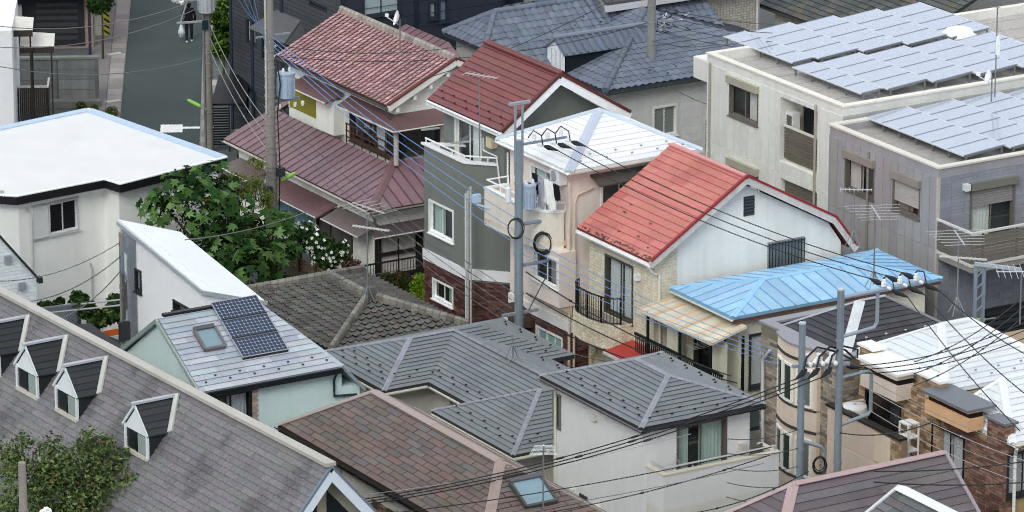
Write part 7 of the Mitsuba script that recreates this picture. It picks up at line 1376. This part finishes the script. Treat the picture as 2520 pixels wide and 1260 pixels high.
for i, (b, lb) in enumerate((([((-18.17, -3.4, 1.95), .35), ((-17.91, -3.6, 1.62), .4), ((-17.39, -3.6, 1.74), .4), ((-17.08, -3.3, 2.03), .3)], 'leafy green shrub behind the thin pole beside the slanting white house'), ([((-18.14, -2.6, 2.18), .22), ((-18.01, -2.8, 2.11), .2), ((-18.34, -2.8, 2.03), .2)], 'round-leaved climber rising over the chain-link fence'), ([((-19.41, -2.5, 2.06), .12), ((-19.2, -2.6, 2.07), .12), ((-18.8, -2.7, 2.12), .16), ((-18.95, -2.6, 2.06), .1)], 'low row of round dark plants along the top of the chain-link fence'))): shrub('green_shrub', lb, b, (2600, 600, 500)[i], (.08, .085, .08)[i], ['31482c', '3f5836', '28391f', '6b7a4c'], asp=.7)
shrub('street_shrub', 'leafy green shrub hanging over the corrugated fence beside the navy building', [((1.79, 25.06, 3), .6), ((1.95, 25.23, 2.2), .6), ((1.88, 25.37, 1.6), .45), ((1.4, 23.86, 3.8), .6)], 3200, .09, ['2f4426', '4a6432', '24351d', '7d9a3a'], asp=.6)
shrub('street_shrub', 'small hedge above the hazard striped board on the street corner', [((-0.2, 31.74, 2.4), .5), ((-0.35, 31.98, 2.2), .4)], 1200, .08, ['2c3f26', '3a5030'], asp=.6); shrub('weeds', 'tufts of weeds at the foot of the concrete panel wall', [((-4.34, 25.29, 0.2), .22), ((-3.98, 24.87, 0.15), .18), ((-3.78, 23.77, 0.2), .3)], 900, .06, ['4c5a34', '6a7044', '3a4a2a'], cat='weeds', asp=.25)
shrub('planter_plant', 'small bright green plant growing at the window of the nearest dormer', [((-28.52, -27.39, 6.2), .1), ((-28.46, -27.4, 6.25), .08)], 120, .05, ['7fae3a', '5f8f2c'], cat='plant', base=(-28.46, -27.28, 6.05))
# broad tree at the bottom left
tb = []
tr_ = random.Random(5)
for (c, r) in (((-31.56, -26.94, 5.6), 1.3), ((-30.43, -27.4, 6), 1.1), ((-29.56, -27.38, 6.3), .75), ((-30.81, -26.96, 6.4), .8), ((-29.62, -27.72, 5.6), 1.1), ((-28.77, -27.96, 5.4), .85), ((-31.54, -26.19, 6.3), .7), ((-30.23, -27.68, 5), 1.3), ((-28.69, -27.34, 5.9), .5), ((-28.36, -28.13, 5.2), .5), ((-31.08, -26.64, 4.6), 1.3), ((-28.71, -28.06, 4.6), 1.0), ((-31.41, -26.77, 6.8), .3), ((-29.94, -27.57, 6.8), .32), ((-29.47, -27.6, 6.7), .25), ((-28.03, -28.06, 5), .4), ((-27.63, -26.45, 5.2), .35), ((-28.14, -27.77, 4.4), .7)):
    c = np.array(c); tb.append((c, r * .8))
    for j in range(3): d = nrng.normal(size=3); d /= np.linalg.norm(d); tb.append((c + d * r * .65, r * .42))
k = thing('broad_tree', 'leafy green tree with reddish tips in front of the dormer house at the bottom left', 'tree'); limbs(k, (-25.73, -17.97, 0), [c for c, _ in tb[:40:4]], .2)
leaf_cards(M(), tb, 13000, .068, ['55693f', '5f7446', '485a38', '6d8250', '788a58', '3c4c30', '7d845a', '63784a'], asp=.45, shell=.35, var=.22).put(part(k, 'crown'), 'leafy'); leaf_cards(M(), tb[::4], 500, .06, ['8a6a4a', '9aa086', '7d5142', '8a8a5a'], asp=.45, shell=.9).put(part(k, 'turning_leaves'), 'leafy', kind='stuff')

# ------------------------------------------------------------------ garden walls, fences, street things
k = thing('garden_wall', 'low stained brown garden wall with a weathered slat fence on top beside the flowering bush', 'wall'); M('6b6157', .8).box(-9.05, -8.9, -5.0, 1.4, 0, 1.15).put(part(k, 'base'), 'matte')
for i in range(4):
    for j in range(5): M(tint('6e5f4c', .12), .6).bar((-9.0, 1.4 - j * 1.2, 1.22 + i * .12), (-9.0, .3 - j * 1.2, 1.22 + i * .12), .03, .08).put(part(k, 'slat'), 'matte')
for j in range(6): M('4a3d31', .5).box(-9.06, -8.95, 1.4 - j * 1.2 - .05, 1.4 - j * 1.2 + .05, 1.15, 1.75).put(part(k, 'post'), 'matte')
railing('garden_railing', 'black bar garden railing before the timbered porch of the maroon house', [(-7.0, -1.75, .25), (-4.2, -1.75, .25)], 0, .95, c='232427', top='26272a')
pots = thing('flower_pots', 'row of pots with pink and red flowers beneath the porch hood of the maroon house', 'flower pots')
for i in range(4):
    p = np.array([-6.55 + .1 * (i % 2), .9 - .42 * i, .45]); M('6a4034', .2).lathe(p, [(.09, 0), (.13, .2), (.12, .21)], 10).put(part(pots, 'pot'), 'matte'); leaf_cards(M(), [(p + (0, 0, .38), .2)], 130, .06, ['33482c', '42583a', ('c22b3a', 'd98aa8')[i % 2]]).put(part(pots, 'plant'), 'leafy')
k = thing('chain_link_fence', 'pale chain-link fence panel with a grey post at the left behind the dormer house', 'fence'); a, b = np.array((-19.82, -3, 2.12)), np.array((-18.28, -3, 2.03)); h_ = .95
M('b3b6bc', .1).bar(a, b, .05, .05).put(part(k, 'top_rail'), 'metal')
for q in (a, b): M('77797c', .2).box(q[0] - .05, q[0] + .05, q[1] - .05, q[1] + .05, q[2] - h_ - .5, q[2] + .05).put(part(k, 'post'), 'metal')
M('c6c9d2', .1).box(min(a[0], b[0]), max(a[0], b[0]), -2.9, -2.88, a[2] - h_ - .4, a[2] - .05).put(part(k, 'backing_sheet'), 'semi'); m = M('8f939c', .1); n = 16
for i in range(-8, n):
    t0 = i / n; p = a + (b - a) * t0; q = a + (b - a) * (t0 + .5); z0, z1 = -h_, 0
    lo, hi = max(0, -t0), min(1, (1 - t0) / .5)
    for s in (0, 1):
        u0, u1 = max(t0, 0), min(t0 + .5, 1)
        if u1 <= u0: continue
        f0, f1 = (u0 - t0) / .5, (u1 - t0) / .5
        if s: f0, f1 = 1 - f0, 1 - f1
        m.bar(a + (b - a) * u0 + (0, 0, -h_ * (1 - f0)), a + (b - a) * u1 + (0, 0, -h_ * (1 - f1)), .012, .012)
m.put(part(k, 'wire_mesh'), 'metal', kind='stuff')
k = thing('pipe_rail', 'white double pipe rail running from the chain-link fence to the thin pole', 'rail')
for p, q in (((-18.77, -4.2, 2.43), (-17.38, -4.2, 2.35)), ((-20.27, -4.6, 2.47), (-17.51, -4.6, 2.3))): M('c9ccce', .1).tube([p, q], .03, 6).put(part(k, 'pipe'), 'metal')
k = thing('shed_roof', 'small dark grey felt shed roof at the left between the dormer house and the thin pole', 'shed'); p, q = np.array((-19.84, -5.94, 2.4)), np.array((-19.41, -8.11, 2.2)); M('3f4144', .7).hexa([(p[0] - 1.6, q[1] - .4, 2.0), (q[0] + .3, q[1] - .4, 1.95), (q[0] + .1, p[1], 2.3), (p[0] - 1.4, p[1], 2.4), (p[0] - 1.6, q[1] - .4, 2.06), (q[0] + .3, q[1] - .4, 2.01), (q[0] + .1, p[1], 2.36), (p[0] - 1.4, p[1], 2.46)]).put(part(k, 'roof'), 'slate'); M('6a655c', .4).box(p[0] - 1.4, q[0], q[1] - .2, p[1] - .2, 0, 2.0).put(part(k, 'wall'), 'matte')
p = np.array((-18.15, -4.53, 1.5)); one('orange_board', M('d0662c', .3).box(p[0], p[0] + .95, p[1] - .02, p[1] + .02, 1.3, 1.5), 'orange board edge low behind the thin pole at the left', 'board', 'semi'); one('tan_step', M('b39c80', .3).box(p[0] + .3, p[0] + 1.2, p[1] - .9, p[1] - .1, .7, .95), 'tan step below the orange board by the thin pole', 'step')
k = thing('black_slat_fence', 'black louvred fence and lean-to beside the navy building at the end of the street', 'fence'); p = np.array((-2.23, 17.12, 0)); u, v = float(np.dot(p, RU)), float(np.dot(p, RV))
for i in range(15): bo(M('26282c', .1), u - .55, u + .05, v - .03, v + .0, .25 + i * .1, .31 + i * .1).put(part(k, 'slat'), 'metal')
for q in (u - .58, u + .05): bo(M('3a3c40', .1), q, q + .06, v - .05, v + .02, 0, 1.8).put(part(k, 'post'), 'metal')
M('17181c', .2).hexa([street(u - .6, v + .3, 1.7), street(u + .7, v + .3, 1.7), street(u + .9, v + 2.6, 1.9), street(u - .3, v + 2.6, 1.9), street(u - .6, v + .3, 1.78), street(u + .7, v + .3, 1.78), street(u + .9, v + 2.6, 2.3), street(u - .3, v + 2.6, 2.3)]).put(part(k, 'lean_to_roof'), 'semi')
k = thing('corrugated_fence', 'grey corrugated metal fence below the green shrub beside the navy building', 'fence'); p = np.array((1.94, 25.44, 0)); u, v = float(np.dot(p, RU)), float(np.dot(p, RV))
for i in range(13): bo(M(tint('7c8482', .05), .4), u - .35, u + 1.2, v + (.02 if i % 2 else 0), v + .05, .25 + i * .14, .385 + i * .14).put(part(k, 'sheet_rib'), 'semi')
bo(M('b9bab8', .4), u - .6, u + 1.0, v - .9, v - .1, 0, .35).put(part(k, 'kerb_block'), 'matte')
k = thing('bicycle', 'bicycle with a front basket parked before the maroon house under its eave', 'bicycle'); p = np.array((-2.57, 15.49, 0.35)); d = np.array([.35, .94, 0]); up = np.array([0, 0, 1.0])
for s, nm in ((-.5, 'wheel'), (.5, 'wheel')):
    c = p + d * s; M('17181a', .1).tube([c + .32 * (d * math.cos(t) + up * math.sin(t)) for t in np.linspace(0, 2 * math.pi, 22)], .022, 6).put(part(k, nm), 'semi', smooth=True); m = M('a9abad', .1)
    for t in range(8): a = t * math.pi / 4; m.bar(c, c + .31 * (d * math.cos(a) + up * math.sin(a)), .006, .006)
    m.put(part(k, 'spokes'), 'metal')
m = M('c9cbcc', .1)
for a, b in (((-.5, 0), (-.12, 0)), ((-.12, 0), (-.22, .45)), ((-.12, 0), (.35, .4)), ((-.22, .4), (-.5, 0)), ((.33, .5), (.5, 0)), ((.33, .5), (.3, .62))): m.tube([p + d * a[0] + up * a[1], p + d * b[0] + up * b[1]], .02, 6)
m.put(part(k, 'frame'), 'semi'); M('1d1d1f', .1).box(*(p + d * -.22 + up * .5)[[0, 0]] + (-.06, .06), *(p + d * -.22)[[1, 1]] + (-.12, .12), .82, .88).put(part(k, 'saddle'), 'semi')
q = p + d * .55 + up * .5; M('8f9492', .2).lathe(q, [(.1, 0), (.17, .26), (.18, .26), (.165, .25), (.09, .01)], 8).put(part(k, 'basket'), 'metal'); side = np.cross(d, up); M('b9bbbc', .1).tube([p + d * .2 + up * .68 + side * .25, p + d * .32 + up * .66, p + d * .2 + up * .68 - side * .25], .015, 6).put(part(k, 'handlebar'), 'metal')
one('white_gate_box', M('d9d6d4', .2).hexa([(-8.6, 5.9, 0), (-8.4, 5.9, 0), (-8.0, 7.6, 0), (-8.2, 7.6, 0), (-8.6, 5.9, .6), (-8.4, 5.9, .6), (-8.0, 7.6, .6), (-8.2, 7.6, .6)]), 'low white wall by the road behind the fig tree', 'wall')
# laundry and air conditioner on the cream balcony
k = thing('laundry', 'white and black laundry hanging on a pole at the cream house balcony', 'laundry'); a, b = np.array((-7.86, -14.69, 7.75)), np.array((-7.66, -15.7, 7.6)); M('d4d6d8', .1).tube([a, b], .016, 6).put(part(k, 'pole'), 'metal')
for t0, t1, L, c in ((-.25, .1, .65, '24262a'), (.02, .28, .95, 'a9a4b8'), (.28, .72, .75, 'f0f0ee'), (.7, 1.0, .5, '1c1d20'), (.5, .78, .9, 'eeeeec')):
    n = 9; us = np.linspace(t0, t1, n); v = []
    for zz in (0, -.33, -.66, -1.0):
        for i, u in enumerate(us): v.append(a + (b - a) * u + (-.03 * math.sin(i * 1.7 + zz * 3) - .03, .02 * math.cos(i), zz * L * (1 + .12 * math.sin(i * 2.3))))
    M(c, .15).add(v, [[r * n + i, r * n + i + 1, r * n + n + i + 1, r * n + n + i] for r in range(3) for i in range(n - 1)]).put(part(k, 'cloth'), 'matte', smooth=True)
p = (-7.12, -14.9, 7.67); k = thing('air_conditioner', 'white air conditioner hung on the corner wall of the cream house under the eave', 'air conditioner'); M('e2e5ea', .1).box(-7.42, -7.12, p[1] - .3, p[1] + .25, p[2] - .22, p[2] + .25).put(part(k, 'casing'), 'semi'); M('9a9ca0', .1).lathe((-7.42, p[1] + .02, p[2] + .02), [(.17, 0), (.17, .012), (.02, .014)], 12, (-1, 0, 0)).put(part(k, 'fan_grille'), 'semi')
p = (-8.05, -11.43, 6.19); one('meter_bracket', M('b9cfe6', .1).box(-8.3, -8.05, p[1] - .05, p[1] + .12, p[2] - .12, p[2] + .14).bar((-8.2, p[1], p[2] - .16), (-8.0, p[1] - .5, p[2] - .22), .04, .05), 'small pale blue box on a bracket left of the cream balcony', 'bracket box', 'semi')
k = thing('flush_drain', 'galvanised drain cover on the pavement beside the back street', 'drain'); p = np.array((-2.82, 25.54, 0.06)); M('b9bcbc', .2).box(p[0] - .3, p[0] + .3, p[1] - .14, p[1] + .14, .05, .09).put(part(k, 'cover'), 'metal'); p = np.array((0.48, 32.06, 0.06)); M('c2c5c4', .2).box(p[0] - .3, p[0] + .3, p[1] - .14, p[1] + .14, .05, .1).put(part(k, 'cover'), 'metal')

# ------------------------------------------------------------------ the walker on the back street
def bone(a, b, ra, rb):
    s = lambda p, r: manifold3d.Manifold.sphere(r, 16).translate(tuple(map(float, p))); return manifold3d.Manifold.batch_hull([s(a, ra), s(b, rb)])
def body(bones, edge=.03, it=8):
    m = manifold3d.Manifold.batch_boolean([bone(*q) for q in bones], manifold3d.OpType.Add).refine_to_length(edge).to_mesh(); t = trimesh.Trimesh(m.vert_properties[:, :3], m.tri_verts); trimesh.smoothing.filter_taubin(t, iterations=it); return t.vertices, t.faces
k = thing('person', 'person in dark clothes walking up the back street holding a white bag', 'person'); p0 = np.array((4.09, 32.46, 0)); f, s = RV, -RU
J = lambda a, b, z: p0 + s * a + f * b + (0, 0, z)
leg = [((J(.09, -.02, .9)), J(.1, .08, .48), .095, .065), (J(.1, .08, .48), J(.1, -.06, .09), .065, .045), (J(-.09, 0, .9), J(-.1, -.04, .47), .095, .065), (J(-.1, -.04, .47), J(-.1, .14, .09), .065, .045)]
v, fc = body(leg + [(J(-.07, 0, .95), J(.07, 0, .95), .12, .12)]); M('24282f', .1).add(v, fc).put(part(k, 'trousers'), 'matte', smooth=True)
v, fc = body([(J(-.08, 0, .92), J(.08, 0, .92), .14, .14), (J(0, 0, .95), J(0, .02, 1.3), .16, .17), (J(-.15, .02, 1.36), J(.15, .02, 1.36), .09, .09), (J(.2, .02, 1.36), J(.27, -.03, 1.08), .06, .05), (J(.27, -.03, 1.08), J(.3, .02, .84), .05, .038), (J(-.2, .02, 1.36), J(-.26, .0, 1.08), .06, .05), (J(-.26, 0, 1.08), J(-.25, .12, .86), .05, .038), (J(0, .02, 1.4), J(0, .03, 1.47), .06, .055)]); M('1b1d21', .1).add(v, fc).put(part(k, 'coat'), 'matte', smooth=True)
v, fc = body([(J(0, .04, 1.57), J(0, .05, 1.62), .092, .095), (J(0, .03, 1.46), J(0, .04, 1.54), .05, .055), (J(0, .135, 1.56), J(0, .14, 1.55), .018, .016), (J(.095, .04, 1.58), J(.1, .03, 1.6), .018, .015), (J(-.095, .04, 1.58), J(-.1, .03, 1.6), .018, .015)], .015, 4); M('b58d76', .1).add(v, fc).put(part(k, 'head'), 'matte', smooth=True)
v, fc = body([(J(0, .02, 1.62), J(0, .05, 1.66), .1, .095), (J(0, -.01, 1.56), J(0, 0, 1.62), .085, .1)], .02, 4); M('1d1a19', .1).add(v, fc).put(part(k, 'hair'), 'matte', smooth=True)
for sd, hp in ((1, J(.3, .03, .79)), (-1, J(-.25, .14, .81))):
    fb = [(hp, hp - (0, 0, .07), .035, .036)] + [(hp - (0, 0, .08) + f * (.025 - .018 * i), hp - (0, 0, .15 - .01 * abs(i - 1)) + f * (.02 - .016 * i) - s * .02 * sd, .011, .009) for i in range(4)] + [(hp - (0, 0, .04) + f * .03, hp - (0, 0, .09) + f * .06, .012, .01)]; v, fc = body(fb, .008, 3); M('b58d76', .1).add(v, fc).put(part(k, 'hand'), 'matte', smooth=True)
for q in (J(.1, -.03, .05), J(-.1, .17, .05)): v, fc = body([(q - f * .06, q + f * .14, .045, .04)], .02, 3); M('e4e6e8' if q is not None else '', .1).add(v * np.array([1, 1, 1]), fc).put(part(k, 'shoe'), 'matte', smooth=True)
q = J(.31, .03, .6); v, fc = body([(q + (0, 0, .08), q - (0, 0, .18), .07, .15), (q + (0, 0, .08), q - (0, 0, .3) + f * .05, .05, .11)], .03, 4); v = v + .02 * (meshkit.noise(v * 14)[:, None] - .5); one('carrier_bag', M('d4d9e4', .1).add(v, fc), 'crumpled white carrier bag held by the walker on the back street', 'bag', 'semi', smooth=True)
